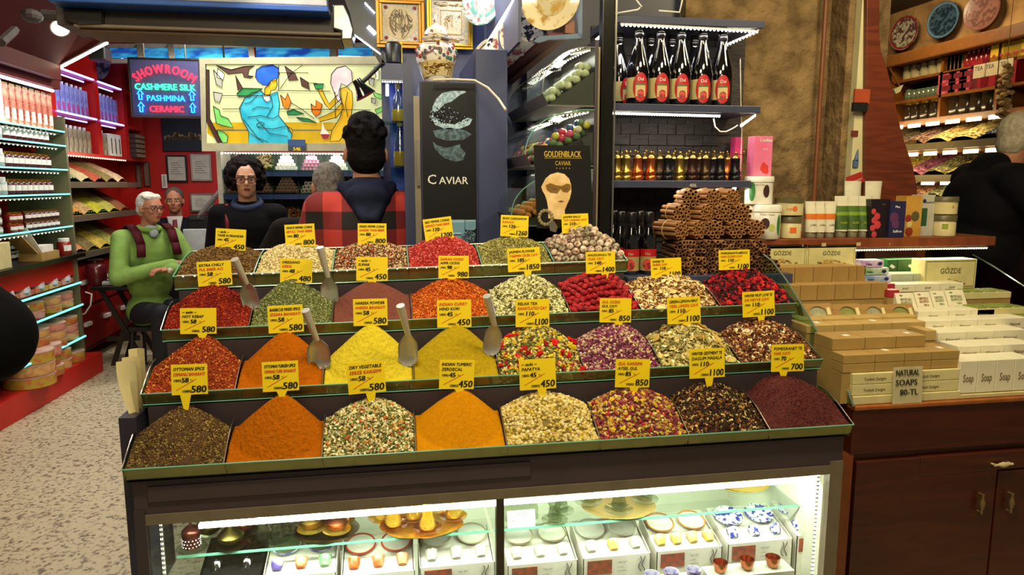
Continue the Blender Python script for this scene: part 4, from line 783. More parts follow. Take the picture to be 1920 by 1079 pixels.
def bottle(loc, label, r, h, gm, lq, stop, grp):
    t = thing('oil_bottle', label, 'bottle', loc, grp); fin(MB().lathe([(r*.9, 0), (r, .004), (r*.96, h*.3), (r*.7, h*.6), (r*.35, h*.78), (r*.34, h*.9)], 16), 'glass', gm, t, smooth=True, world=False)
    fin(MB().lathe([(r*.84, .004), (r*.9, .01), (r*.9, h*.3), (r*.85, h*.34)], 14), 'oil', lq, t, smooth=True, world=False); fin(MB().lathe([(r*.33, h*.88), (r*.40, h*.9), (r*.42, h), (r*.2, h*1.02)], 12), 'stopper', stop, t, smooth=True, world=False); return t
cork = M('cork', '9c8454', r=.8)
z = UY(740, 228, 3.0).z; bottle((UY(747, 200, 3.05).x, 3.05, z), 'clear oil bottle with a cork on the upper blue shelf', .030, .155, gg, oil, cork, 'oil bottles'); 
z = UY(740, 313, 3.0).z; bottle((UY(751, 300, 3.05).x, 3.05, z), 'tall fluted oil bottle with yellow oil on the lower blue shelf', .030, .19, gg, oil, cream, 'oil bottles')
# white wire on top of the poster cabinet and cables
wire = M('white_cable', 'd8c8b0', r=.5)
mb = MB(); mb.tube([UY(812, 150, 2.5), UY(850, 149, 2.5), UY(890, 151, 2.5), UY(915, 165, 2.45), UY(935, 186, 2.4), UY(948, 206, 2.35)], .0042, 8); T_(fin(mb, 'white_cable', wire, smooth=True), 'thick white cable bending down from the top of the poster', 'cable')
# ================================================================ CANDY BINS WITH CURVED COVERS
YN, YF = 2.30, 2.98; XB = .668
unit = thing('bin_rack', 'dark rack holding the three curved candy bins left of the steel column', 'rack', (.6, 2.6, 0))
fin(bx(XB, XB+.012, YN, 2.89, 0, 1.93), 'back_board', dark, unit); fin(bx(.44, XB, YN+.01, 2.88, 0, 1.22), 'base', dark, unit); fin(bx(.435, .665, 2.992, 3.0, 0, 1.93), 'navy_backing', navy, unit)
TI = [(.500, 1.723, 1.912), (.445, 1.530, 1.715), (.400, 1.335, 1.522)]
def ballproto(key, c, r, c2=None): 
    mb = MB(); mb.ell((0, 0, 0), (r, r*.98, r*.92), 12); return fin(mb, 'candy_ball', M('candy_'+key, c, r=.45, col2=c2, ns=120, b=.2), smooth=2, world=False)
green_ = ballproto('greenish', 'b9c6a0', .0140, 'd8dcc4'); CB = {'pink': 'd84a7a', 'orange': 'e89a28', 'blue': '2c4f8c', 'green': '5c7a50', 'cream': 'd8cfa8', 'rose': 'c22a50', 'yellow': 'd8c850'}
cbp = {k: ballproto(k, v, .0140) for k, v in CB.items()}; goldb = ballproto('gold', 'a86c2a', .0125, 'c98f44'); mint = ballproto('mint', 'a8c490', .0125, 'c4d8ac'); darkr = ballproto('darkred', '6a1420', .010)
def setlab(o, l, g): o['label'] = l; o['category'] = 'candy ball'; o['group'] = g
setlab(green_, 'pale green stone-like candy ball in the topmost curved bin', 'candy balls in the topmost bin'); setlab(goldb, 'golden brown candy ball in the lowest curved bin', 'candy balls in the lowest bin'); setlab(mint, 'mint green candy ball in the lowest curved bin', 'candy balls in the lowest bin'); setlab(darkr, 'small dark red candy ball at the far end of a curved bin', 'candy balls in the middle bin')
for k, o in cbp.items(): setlab(o, '%s candy ball in the middle curved bin' % k, 'candy balls in the middle bin')
allp = [green_, goldb, mint, darkr]+list(cbp.values())
for ti, (xl, z0, z1) in enumerate(TI):
    t = thing('candy_bin', ('topmost', 'middle', 'lowest')[ti]+' curved clear candy bin of the rack, '+('full of pale green balls', 'full of colourful balls', 'with golden and mint balls')[ti], 'candy bin', ((xl+XB)/2, YN, z0))
    mb = MB(); mb.slab([(xl+.012, YN, z0), (xl-.006, YN, z0+.034), (xl-.006, YF, z0+.034), (xl+.012, YF, z0)], (.003, 0, 0)); mb.box(xl+.012, XB, YN, YF, z0-.004, z0); fin(mb, 'tray', M('grey_tray', '6a665e', r=.35), t)
    mb = MB(); mb.slab([(xl+.02, YN+.002, z0), (XB-.002, YN+.002, z0), (XB-.002, YN+.002, z0+.105)], (0, .004, 0)); mb.slab([(xl+.02, YN+.003, z0+.001), (XB-.002, YN+.003, z0+.105), (XB-.002, YF, z0+.105), (xl+.02, YF, z0+.001)], (0, 0, .003)); fin(mb, 'sloped_floor', M('dark_green_grey', '33372e', r=.5), t)
    cur = [(xl-.006+(XB-.02-xl)*(1-cos(a_)), z0+.034+(z1-z0-.04)*sin(a_)**.9) for a_ in np.linspace(0, pi/2, 12)]+[(XB, z1-.006)]
    mb = MB()
    for (xa, za), (xb, zb) in zip(cur[:-1], cur[1:]): mb.slab([(xa, YN, za), (xb, YN, zb), (xb, YF, zb), (xa, YF, za)], (0, 0, .0025))
    fin(mb, 'curved_cover', acry, t, smooth=True)
    side = [(x, YN, z) for x, z in cur]+[(XB, YN, z0), (xl+.012, YN, z0)]
    fin(MB().slab(side, (0, .002, 0)), 'side_pane', acry, t)
    for yy in (2.52, 2.75): fin(MB().slab([(x, yy, z) for x, y, z in side], (0, .002, 0)), 'divider_pane', acry, t)
    mb = MB(); mb.tube([(x, YN-.001, z) for x, z in cur], .0016, 5); fin(mb, 'cover_rim', gedge if ti else steel, t)
    a1 = (XB-.02, YN+.02, z1-.014); o = led(t, a1, (XB-.09, YF-.05, z1-.016), 26, .0028, LEDW); led(t, (xl+.09, YN+.02, z1-.028), (XB-.01, YN+.02, z1-.012), 9, .0028, LEDW)
    # the balls
    area('bin_light', (XB-.05, 2.62, z1-.012), .5, 2.6, (1, .98, .9), (XB-.1, 2.62, z0), .03)
    rr = (.0140, .0140, .0125)[ti]; cnt = 0
    for yy in np.arange(YN+.018, 2.52 if ti < 2 else 2.74, rr*2.02):
        for xx in np.arange(xl+.028, XB-.012, rr*2.02):
            f = (xx-xl-.02)/(XB-xl-.02); zb = z0+.105*f+.006
            for lay in range(3 if (xx-xl) > .06 and yy < YN+.06 else 2):
                if RNG.random() < (.04, .08, .45)[lay] or (yy > YN+.09 and lay == 0) or yy > YN+.26: continue
                p = Vector((xx+RNG.uniform(-.002, .002)+lay*rr*.6, yy+RNG.uniform(-.002, .002)+lay*rr*.5, zb+rr*.8+lay*rr*1.6))
                if p.x > XB-rr or p.z > z1-.03: continue
                if ti == 0: pr = green_
                elif ti == 1: pr = cbp[random.choice(('pink', 'orange', 'blue', 'green', 'cream', 'rose', 'green', 'yellow'))]
                else: pr = goldb if yy < 2.52 else mint
                place(allp.index(pr), p, allp, rot=(random.random()*6, random.random()*6, 0))
    if ti == 1:
        for i in range(22): place(allp.index(random.choice((cbp['pink'], cbp['cream'], cbp['yellow'], darkr))), Vector((xl+.03+(i % 3)*.028, 2.55+(i//3)*.05+.01*(i % 2), z0+.03+(i % 3)*.022)), allp)
# golden black poster leaning
a = PB(1004, 272, 1110, 428, 2.16); W_ = a[1]-a[0]; H_ = a[3]-a[2]
t = thing('goldenblack_poster', 'black poster board reading GOLDENBLACK CAVIAR with a golden masked face, in front of the bins', 'poster', ((a[0]+a[1])/2, 2.16, a[2]))
def QQ(u, v, e=.001): return (a[0]+W_*u+.006*(1-v), 2.16+.03*v-e, a[2]+H_*v)
fin(MB().slab([QQ(0, 0, 0), QQ(1, 0, 0), QQ(1, 1, 0), QQ(0, 1, 0)], (0, .004, 0)), 'board', M('board_black', '14120f', r=.25, coat=.4), t)
mb = MB(); yd = (0, .13, 1); mb.text('GOLDENBLACK', H_*.105, QQ(.5, .86), yd=yd, al='C', wmax=W_*.66, bold=.0005); mb.text('CAVIAR', H_*.075, QQ(.5, .76), yd=yd, al='C', wmax=W_*.28); mb.text('*  *  *  *  *', H_*.05, QQ(.5, .70), yd=yd, al='C', wmax=W_*.25)
mb.slab([QQ(.18, .845), QQ(.84, .845), QQ(.84, .85), QQ(.18, .85)], (0, -.0003, 0)); fin(mb, 'lettering', M('gold_print', 'b8982c', r=.4), t)
face = [(.14, .55), (.10, .50), (.12, .45), (.16, .40), (.19, .33), (.21, .22), (.20, .12), (.50, .10), (.50, .22), (.54, .28), (.60, .36), (.63, .44), (.63, .53), (.60, .60), (.52, .655), (.40, .675), (.27, .65), (.18, .60)]
fin(MB().slab([QQ(u, v, .0012) for u, v in face], (0, -.0004, 0)), 'face', M('pale_gold_face', 'c9a468', r=.5, ns=20, col2='ddbf8c'), t)
mb = MB(); mb.slab([QQ(u, v, .002) for u, v in ((.18, .52), (.26, .545), (.36, .52), (.46, .51), (.56, .54), (.62, .53), (.62, .47), (.56, .43), (.48, .44), (.44, .475), (.38, .42), (.26, .43), (.20, .46))], (0, -.0003, 0)); fin(mb, 'mask', M('dark_gold_mask', '8a682c', r=.3, m=.3), t)
mb = MB()
for u in (.335, .53): mb.slab([QQ(u-.05, .475, .0026), QQ(u, .458, .0026), QQ(u+.05, .475, .0026), QQ(u, .492, .0026)], (0, -.0002, 0))
mb.slab([QQ(.38, .325, .002), QQ(.44, .312, .002), QQ(.50, .325, .002), QQ(.44, .336, .002)], (0, -.0002, 0)); fin(mb, 'eyes_and_lips', M('dark_lips', '6a3a24', r=.5), t)
mb = MB()
for i in range(14): an = i*2*pi/14; mb.ell(QQ(.155+.115*cos(an), .13+.085*sin(an), .003), (.006, .002, .006), 6)
fin(mb, 'caviar_ring', M('grey_gold', '8c7c54', r=.4), t)
mb = MB(); mb.slab([QQ(.20, .06, .004), QQ(.22, -.03, .004), QQ(.32, -.05, .004), QQ(.36, .02, .004), (QQ(.28, .1, .004))], (0, -.003, 0)); fin(mb, 'foil_tag', M('foil', 'b8b4a8', r=.2, m=.9), t)
# steel column
c = thing('steel_column', 'tall dark steel column between the candy bins and the bottle shelves', 'column', (.735, 2.4, 0)); fin(bx(.715, .758, 2.38, 2.42, 0, 2.92), 'post', M('column_dark', '24231f', r=.25, m=.6), c, bev=.003); fin(bx(.688, .703, 2.36, 2.375, 0, UY(1118, 88, 2.36).z), 'cream_strip', M('cream_strip', 'a89c78', r=.4), c)
fin(bx(.758, .764, 2.375, 2.38, 0, 2.92), 'bright_edge', steel, c)
# ---------------------------------------------------------------- plates above the bins
pl = thing('plate_rack', 'navy sloped rack with light tubes holding decorated plates, above the candy bins', 'rack', (.55, 2.7, 1.93))
fin(bx(.43, .44, 2.38, 3.15, 1.93, 2.9), 'wall_board', navy, pl); 
for (p, q, Ya, Yb) in (((966, -2), (906, 94), 2.46, 3.15), ((1010, -2), (962, 55), 2.4, 2.9)):
    mb = MB(); A = UY(p[0], p[1], Ya); B = UY(q[0], q[1], Yb); mb.tube([A, B], .006, 8); fin(mb, 'light_tube', LEDC, pl)
A = UY(1060, 62, 2.32); B = UY(935, 168, 3.1); fin(MB().slab([A, B, B+Vector((.03, 0, .0)), A+Vector((.03, 0, 0))], (0, 0, .04)), 'wood_beam', M('beam_wood', '7c4a30', r=.5), pl)
A = UY(1028, 68, 2.34); B = UY(922, 158, 3.1); fin(MB().slab([A, B, B+Vector((.05, 0, .0)), A+Vector((.05, 0, 0))], (0, 0, .012)), 'ledge', M('maroon_ledge', '6a3a38', r=.4), pl)
mb = MB(); mb.slab([UY(x, y, 2.32) for x, y in ((1000, 78), (1010, 68), (1092, 62), (1092, 72), (1030, 74), (1010, 80))], (0, .02, 0)); mb.slab([UY(x, y, 2.32) for x, y in ((1084, -10), (1092, -10), (1092, 72), (1084, 66))], (0, .02, 0)); fin(mb, 'front_frame', M('light_blue_frame', '5c6e88', r=.35), pl)
plm = [M('plate_gold', 'd8caa4', r=.2, coat=.5, col2='a88440', ns=26, con=(.55, .65)), M('plate_black', 'd8cfb8', r=.2, coat=.5, col2='1c1a1c', ns=60, con=(.48, .54)), M('plate_flower', 'c9c0a0', r=.2, coat=.5, col2='8c4440', ns=45, con=(.5, .58)), M('plate_green', '4c7a6c', r=.2, coat=.5, col2='c9b890', ns=40, con=(.5, .58))]
def deco(px_, py_, Y, R_, nrm, m, label, bands=()):
    q = UY(px_, py_, Y); t = thing('decorated_plate', label, 'plate', q, 'decorated plates above the bins'); nrm = Vector(nrm).normalized(); rot = nrm.to_track_quat('Z', 'Y').to_matrix().to_4x4(); mb = MB(); mb.T = rot
    n = 40; prof = [(.01, -.004), (.55*R_, -.002), (.72*R_, .004), (R_, .014), (R_*1.0, .017), (.71*R_, .008), (.55*R_, .003), (.01, .002)]; mb.lathe(prof, n); fin(mb, 'dish', m[0], t, smooth=True, world=False)
    for r0_, r1_, mt_ in bands:
        mb = MB(); mb.T = rot; f = lambda r_: np.interp(r_, [.01, .55*R_, .71*R_, R_], [.002, .003, .008, .017])+.0008; mb.lathe([(R_*r0_, f(R_*r0_)), (R_*r1_, f(R_*r1_))], n); mb.f = mb.f[:-2]; mb.mi = mb.mi[:-2]; fin(mb, 'painted_band', mt_, t, smooth=True, world=False)
    return t
area('plate_light', (.30, 2.75, 2.35), .5, 5, (.95, .97, 1), (.58, 2.75, 1.95), .05)
N_ = (-.62, -.75, .15)
deco(1035, 2, 2.36, .098, (-.5, -.85, .1), [plm[0]], 'large cream and gold plate nearest the steel column', ((.1, .5, M('gold_motif', 'c9a040', r=.3, m=.4, col2='d8caa4', ns=40)),))
deco(1003, 34, 2.5, .085, N_, [plm[1]], 'black and cream patterned plate behind the large gold one', ()); deco(981, 62, 2.65, .09, N_, [plm[0]], 'cream plate in the middle of the receding row', ((.6, .95, plm[2]),))
deco(962, 82, 2.78, .085, N_, [plm[2]], 'cream plate with a reddish pattern near the row\'s far half'); deco(944, 100, 2.9, .085, N_, [plm[1]], 'black patterned plate second from the far end'); deco(926, 112, 3.0, .085, (-.4, -.9, .1), [plm[0]], 'cream plate with thin dark rim at the far end of the row', ((.8, .86, M('dark_line', '4a3c2c', r=.4)),))
deco(912, -6, 2.95, .115, (-.75, -.65, .1), [plm[3]], 'large green and red floral plate right of the gold frames', ((.35, .55, M('red_band', '9c4440', r=.3, col2='5c8a7c', ns=50)), (.75, .95, plm[2])))
# ================================================================ BOTTLE SHELVES
tw = thing('wall_shelf_unit', 'grey-blue shelf unit with light strips, bottles and grinders left of the stone wall', 'shelf unit', (1.04, 2.58, 1.1))
brick = M('dark_brick_paper', '241f1c', r=.7, col2='332c28', ns=14, st=(1, 1, 3), b=.5, bs=30)
fin(bx(.77, UY(1388, 300, 2.70).x, 2.70, 2.72, 1.17, 2.06), 'back_board', brick, tw)
mb = MB()
for i in range(20):
    for j in range(7): x = .78+j*.075+(i % 2)*.037; mb.box(x, x+.071, 2.694, 2.70, 1.2+i*.042, 1.2+i*.042+.038)
fin(mb, 'brick_pattern', brick, tw)
sf = M('shelf_grey_blue', '3c4058', r=.35, ns=6); XR2 = 1.335
for z, yb in ((2.045, 2.72), (1.749, 2.72), (1.482, 2.72)): fin(bx(.768, XR2, 2.45, yb, z-.026, z), 'shelf', sf, tw, bev=.002)
fin(bx(.768, 1.36, 2.22, 2.80, 1.125, 1.165), 'deck', sf, tw, bev=.002); fin(bx(.768, 1.24, 2.35, 2.80, .0, 1.125), 'base_cabinet', dark, tw)
led(tw, (.80, 2.452, 2.012), (1.30, 2.452, 2.006), 34, .0046, LEDX); led(tw, (.775, 2.455, 2.01), (.775, 2.66, 2.0), 12, .005, LEDX); led(tw, (1.315, 2.455, 2.01), (1.262, 2.60, 1.985), 10, .005, LEDX)
led(tw, (.775, 2.47, 1.717), (1.19, 2.47, 1.713), 44, .005, LEDX); led(tw, (1.32, 2.455, 1.718), (1.285, 2.50, 1.68), 8, .005, LEDX)
mb = MB(); mb.tube([UY(1338, 223, 2.5), UY(1341, 238, 2.5), UY(1350, 247, 2.5), UY(1362, 247, 2.5), UY(1376, 240, 2.5), UY(1383, 235, 2.5)], .0025, 6); fin(mb, 'loose_wire', wire, tw, smooth=True)
mb = MB(); mb.tube([UY(1388, 110, 2.6), UY(1389, 190, 2.6), UY(1391, 250, 2.6), UY(1388, 330, 2.6)], .002, 6); fin(mb, 'hanging_wire', wire, tw)
mb = MB(); mb.tube([UY(1138, -8, 2.44), UY(1149, 26, 2.44), UY(1196, 18, 2.44), UY(1200, 14, 2.44)], .003, 6); mb.tube([UY(1190, -4, 2.44), UY(1203, 13, 2.44)], .003, 6); T_(fin(mb, 'light_cable', white), 'thin white cable making a sharp corner left above the top bottle shelf', 'cable'); mb = MB(); mb.tube([UY(1235, 20, 2.44), UY(1274, 23, 2.44), UY(1281, -8, 2.44)], .003, 6); T_(fin(mb, 'light_cable', white), 'thin white cable bent over the middle of the top bottle shelf', 'cable')
area('shelf_light', (1.03, 2.5, 2.0), .45, 1.6, (1, .96, .88), (1.03, 2.58, 1.7), .04); area('shelf_light', (1.03, 2.5, 1.71), .45, 1.2, (1, .93, .8), (1.03, 2.56, 1.4), .04); area('deck_light', (1.1, 2.47, 1.452), .4, .9, (1, .9, .72), (1.1, 2.40, 1.2), .04)
a = UY(1377, 352, 2.5); 
mb = MB(); mb.ell(a, (.008, .008, .01), 8); fin(mb, 'small_bulb', LEDX, tw)
# pomegranate bottles
bgl = M('black_bottle_glass', '0b090c', r=.08, coat=1); capm = M('black_cap', '141214', r=.25); lred = M('label_red', 'b8141c', r=.45); lcream = M('label_cream', 'c9b87c', r=.5); lgr = M('label_fruit', '7c1c1c', r=.5, col2='c94438', ns=90)
BOT = [(.036, 0), (.0405, .003), (.0415, .012), (.0415, .105), (.0385, .135), (.030, .165), (.019, .205), (.0145, .225), (.0138, .245), (.016, .247), (.016, .253), (.0135, .255), (.013, .275), (.001, .276)]
def arcpatch(mb, R_, a0, a1, z0, z1, shape=None, n=14, m=8):
    vs = []; 
    for i in range(n+1):
        for j in range(m+1):
            u = i/n; v = j/m
            if shape == 'disc': # map the unit square onto a disc
                x = 2*u-1; y = 2*v-1; u2 = .5+.5*x*sqrt(1-y*y/2); v2 = .5+.5*y*sqrt(1-x*x/2); u, v = u2, v2
            an = a0+(a1-a0)*u; vs.append((R_*cos(an), R_*sin(an), z0+(z1-z0)*v))
    mb.add(vs, [(i*(m+1)+j, (i+1)*(m+1)+j, (i+1)*(m+1)+j+1, i*(m+1)+j+1) for i in range(n) for j in range(m)]); return mb
def tcyl(mb, st, size, R_, ac, z, wmax=None):
    vs, fs, w = TX(st); s = size if not wmax or w*size < wmax else wmax/w
    mb.add([(R_*cos(ac+(x*s-w*s/2)/R_), R_*sin(ac+(x*s-w*s/2)/R_), z+y*size) for x, y in vs], fs); return mb
def pombottle(loc, label, grp):
    t = thing('sauce_bottle', label, 'bottle', loc, grp); fin(MB().lathe(BOT, 26), 'glass', bgl, t, smooth=True, world=False)
    fin(MB().lathe([(.0150, .232), (.0165, .234), (.0165, .2465), (.0145, .2475), (.0145, .274), (.010, .278), (.0005, .2785)], 20), 'cap', capm, t, smooth=True, world=False)
    o = fin(arcpatch(MB(), .0419, -3.3, -1.5, .022, .092), 'label', lcream, t, smooth=True, world=False)
    fin(arcpatch(MB(), .0423, -2.35, -1.05, .008, .108, 'disc'), 'red_disc', lred, o, smooth=True, world=False)
    fin(arcpatch(MB(), .0426, -2.12, -1.28, .026, .064), 'cream_field', lcream, o, smooth=True, world=False)
    fin(arcpatch(MB(), .0429, -1.98, -1.38, .020, .050, 'disc'), 'fruit_picture', lgr, o, smooth=True, world=False)
    fin(arcpatch(MB(), .0428, -2.14, -1.26, .064, .070), 'green_line', M('label_green', '4c6a24', r=.5), o, world=False)
    fin(tcyl(MB(), 'Dal', .016, .0430, -1.70, .080), 'lettering', white, o, world=False); return t
z = 1.7495; xs = (1196, 1236, 1275, 1316, 1352); pb0 = pombottle((UY(1196, 180, 2.50).x, 2.50, z), 'leftmost front black pomegranate sauce bottle with red round label on the middle shelf', 'pomegranate sauce bottles')
for i, x in enumerate(xs[1:]): dup(pb0, (UY(x, 180, 2.50).x+(.0 if i < 3 else .004), 2.50+.004*i, z), ('second front bottle from the left with a red round label', 'middle front bottle with a red round label', 'fourth front bottle from the left with a red round label', 'rightmost front bottle with a green-tinted cap and red label')[i]+' on the middle shelf', rz=-.05*i)
for i, x in enumerate((1160, 1218, 1257, 1299)): dup(pb0, (UY(x, 175, 2.62).x, 2.62, z), 'black pomegranate sauce bottle in the rear row, %s' % ('at the far left beside the column', 'between the first two front bottles', 'behind the middle front bottle', 'behind the fourth front bottle')[i], rz=.6)
# small sauce bottles on the deck
def soy(loc, label, rz=0):
    t = thing('small_sauce_bottle', label, 'bottle', loc, 'small sauce bottles on the deck'); fin(MB().lathe([(.024, 0), (.0275, .003), (.028, .09), (.026, .115), (.017, .145), (.0135, .16), (.0135, .178), (.001, .179)], 22), 'glass', bgl, t, smooth=True, world=False)
    fin(MB().lathe([(.0145, .164), (.0155, .166), (.0155, .196), (.013, .2), (.0005, .2005)], 18), 'cap', capm, t, smooth=True, world=False)
    o = fin(arcpatch(MB(), .0284, -3.3, -.6, .012, .066), 'label', M('label_tan', 'a8905c', r=.5), t, smooth=True, world=False); fin(arcpatch(MB(), .0287, -3.3, -.6, .058, .082), 'red_band', lred, o, smooth=True, world=False)
    fin(arcpatch(MB(), .0290, -2.5, -1.4, .014, .05, 'disc'), 'fruit_picture', lgr, o, smooth=True, world=False); fin(tcyl(MB(), 'Nar', .012, .0291, -1.9, .063), 'lettering', lcream, o, world=False); t.rotation_euler.z = rz; t.scale = (1.02, 1.02, 1.05); return t
for x, Y, l in ((1216, 2.31, 'right front small dark sauce bottle with red and tan label on the deck'), (1184, 2.31, 'left front small dark sauce bottle with red and tan label on the deck'), (1163, 2.39, 'small dark sauce bottle behind the left front one'), (1199, 2.40, 'small dark sauce bottle behind the two front ones'), (1150, 2.47, 'small dark sauce bottle farthest back beside the column')): soy((UY(x, 430, Y).x, Y, 1.1655), l)
# grinders
gms = {'brass': M('grinder_brass', 'a88c48', r=.3, m=.9, ns=20), 'copper': M('grinder_copper', 'd0703c', r=.28, m=.9, ns=20), 'black': M('grinder_black', '1c1a1e', r=.3, m=.5, ns=20), 'bronze': M('grinder_bronze', '4c3a26', r=.35, m=.8, ns=20), 'dark brown': M('grinder_brown', '38201a', r=.35, m=.6, ns=20)}
def grinder(px_, Y, kind, label):
    t = thing('pepper_grinder', label, 'grinder', (UY(px_, 320, Y).x, Y, 1.4825), 'hand grinders'); m_ = gms[kind]
    fin(MB().lathe([(.021, 0), (.0225, .003), (.0225, .014), (.019, .018), (.0225, .024), (.020, .034), (.0165, .040), (.0165, .074), (.0175, .076), (.0175, .079), (.012, .083)], 20), 'body', m_, t, smooth=True, world=False)
    fin(MB().lathe([(.015, .079), (.014, .084), (.008, .090), (.003, .092), (.003, .096)], 16), 'dome', gms['brass'], t, smooth=True, world=False)
    mb = MB(); mb.box(-.001, .034, -.002, .002, .094, .0965); mb.ell((0, 0, .1), (.0042, .0042, .0048), 8); mb.tube([(.033, 0, .095), (.033, 0, .103)], .0022, 6); mb.ell((.033, 0, .1045), (.004, .004, .004), 8); fin(mb, 'crank', brass, t, smooth=True, world=False)
    t.rotation_euler.z = RNG.uniform(-.4, .4); return t
for i, (x, Y, k) in enumerate(((1156, 2.50, 'brass'), (1165, 2.55, 'brass'), (1174, 2.49, 'brass'), (1195, 2.49, 'copper'), (1220, 2.49, 'copper'), (1252, 2.49, 'black'), (1274, 2.50, 'brass'), (1298, 2.49, 'dark brown'), (1322, 2.49, 'bronze'), (1350, 2.49, 'black'), (1378, 2.49, 'black'), (1364, 2.58, 'copper'), (1208, 2.58, 'dark brown'), (1236, 2.58, 'bronze'), (1262, 2.58, 'black'), (1286, 2.58, 'bronze'), (1311, 2.58, 'dark brown'), (1338, 2.58, 'black'))):
    grinder(x, Y, k, '%s hand-cranked grinder, %s in the %s row' % (k, ORD[[0, 1, 2, 3, 4, 5, 6, 7, 8, 9, 10, 6, 0, 1, 2, 3, 4, 5][i]], 'front' if i < 11 else 'rear'))
mb = MB(); mb.text('406', .018, (UY(1293, 342, 2.449).x, 2.4492, 1.459), bold=.0005); fin(mb, 'shelf_mark', M('faded_white', 'b8b4a8', r=.6), tw)
# cinnamon
cin = [M('cinnamon_a', '80542c', r=.75, col2='a0703e', ns=40, st=(1, .2, 1)), M('cinnamon_b', '52321a', r=.75, col2='664022', ns=40, st=(1, .2, 1))]
def quill(m_, L=.125, R_=.0075):
    mb = MB(); n = 12; vs = []
    for y in (-L/2, L/2):
        for r_ in (R_, R_*.72):
            for j in range(n): vs.append((r_*cos(2*pi*j/n), y, r_*sin(2*pi*j/n)))
    fs = []
    for j in range(n): k = (j+1) % n; fs += [(j, k, 2*n+k, 2*n+j), (n+j, 3*n+j, 3*n+k, n+k), (j, n+j, n+k, k), (2*n+j, 2*n+k, 3*n+k, 3*n+j)]
    mb.add(vs, fs); return mb
q0 = fin(quill(cin[1], .15), 'cinnamon_stick', cin[1], world=False); tag(q0, 'loose dark cinnamon stick in the lower cinnamon stack', 'cinnamon stick', 'loose cinnamon sticks')
q1 = fin(quill(cin[0], .15), 'cinnamon_stick', cin[0], world=False); tag(q1, 'loose reddish brown cinnamon stick in the lower cinnamon stack', 'cinnamon stick', 'loose cinnamon sticks')
R0 = .0077; cnt = 0
for lay in range(8):
    z = 1.1655+R0+lay*R0*1.78; xa = .945+lay*.004; xb = 1.345-lay*.0075; yy = 2.335+.006*lay
    for x in np.arange(xa+(lay % 2)*R0, xb, R0*2.03):
        place(int(RNG.random() < .3), Vector((x, yy+RNG.uniform(-.014, .014), z)), [q0, q1], rot=(RNG.uniform(-.03, .03), RNG.random()*6, -.06+RNG.uniform(-.03, .03)))
def bundle(x, y, z, rz, label, n=12):
    t = thing('cinnamon_bundle', label, 'cinnamon bundle', (x, y, z), 'tied cinnamon bundles'); first = None
    ps = [(0, 0)]+[(.0155*cos(a_), .0155*sin(a_)) for a_ in np.arange(6)*pi/3]+[(.0275*cos(a_), .0255*sin(a_)) for a_ in np.arange(9)*2*pi/9+.2]
    for px_, pz_ in ps:
        if first is None: first = fin(quill(0, .115, .0076), 'stick', cin[0], t, world=False); s = first
        else: s = first.copy(); COL.objects.link(s); s.parent = t
        s.location = (px_*1.0, random.uniform(-.006, .006), pz_)
    mb = MB(); mb.tube([(.0358*cos(a_), 0, .0345*sin(a_)) for a_ in np.linspace(0, 2*pi, 21)], .0014, 5, cap=False); fin(mb, 'string', M('raffia', 'c9a868', r=.7), t, world=False); t.rotation_euler.z = rz; return t
B0 = bundle(.965, 2.36, 1.312, .35, 'tied bundle of tan cinnamon sticks, leftmost of the lowest bundle row', 12)
rows = [(1.312, [1.045, 1.125, 1.205, 1.275]), (1.368, [1.005, 1.085, 1.165, 1.24]), (1.420, [1.06, 1.13, 1.195])]
nm = ['second', 'third', 'fourth', 'rightmost']
for ri, (z, xs_) in enumerate(rows):
    for i, x in enumerate(xs_): dup(B0, (x, 2.385+.03*ri, z), 'tied bundle of tan cinnamon sticks, %s in the %s bundle row' % (nm[i] if ri == 0 else ('leftmost', 'second', 'third', 'rightmost')[i], ('lowest', 'middle', 'topmost')[ri]), rz=RNG.uniform(-.35, .35))
# ================================================================ PRODUCTS ON THE WOODEN SHELF
WS = 1.268; ws = thing('wooden_shelf', 'red-brown wooden shelf with a light strip below its edge, over the soaps', 'shelf', (1.8, 2.5, 1.22))
fin(bx(1.30, 2.32, 2.40, 2.78, WS-.036, WS), 'board', M('shelf_wood', '6e3418', r=.35, col2='7e4020', ns=3, st=(8, 1, 1)), ws, bev=.003)
led(ws, (1.31, 2.415, WS-.046), (2.30, 2.415, WS-.046), 90, .0036, LEDWARM); area('shelf_strip_light', (1.8, 2.42, WS-.052), .95, 2.6, (1, .85, .55), (1.8, 2.25, .95), .02)
mb = MB()
for x, s in ((1504, 'S'), (1667, 'S')): mb.text(s, .014, (UY(x, 451, 2.4).x, 2.3992, WS-.028), bold=.0005)
for x in (1545, 1610): c = UY(x, 451, 2.4).x; mb.box(c-.009, c+.009, 2.3985, 2.3995, WS-.028, WS-.015)
fin(mb, 'stickers', M('sticker_tan', 'b8a27c', r=.6), ws)
fin(bx(1.42, 2.30, 2.74, 2.76, .95, WS-.036), 'back_panel', woodo, ws)
wj = M('white_jar', 'dcd8cc', r=.35); wl = M('white_lid', 'e4e0d6', r=.4)
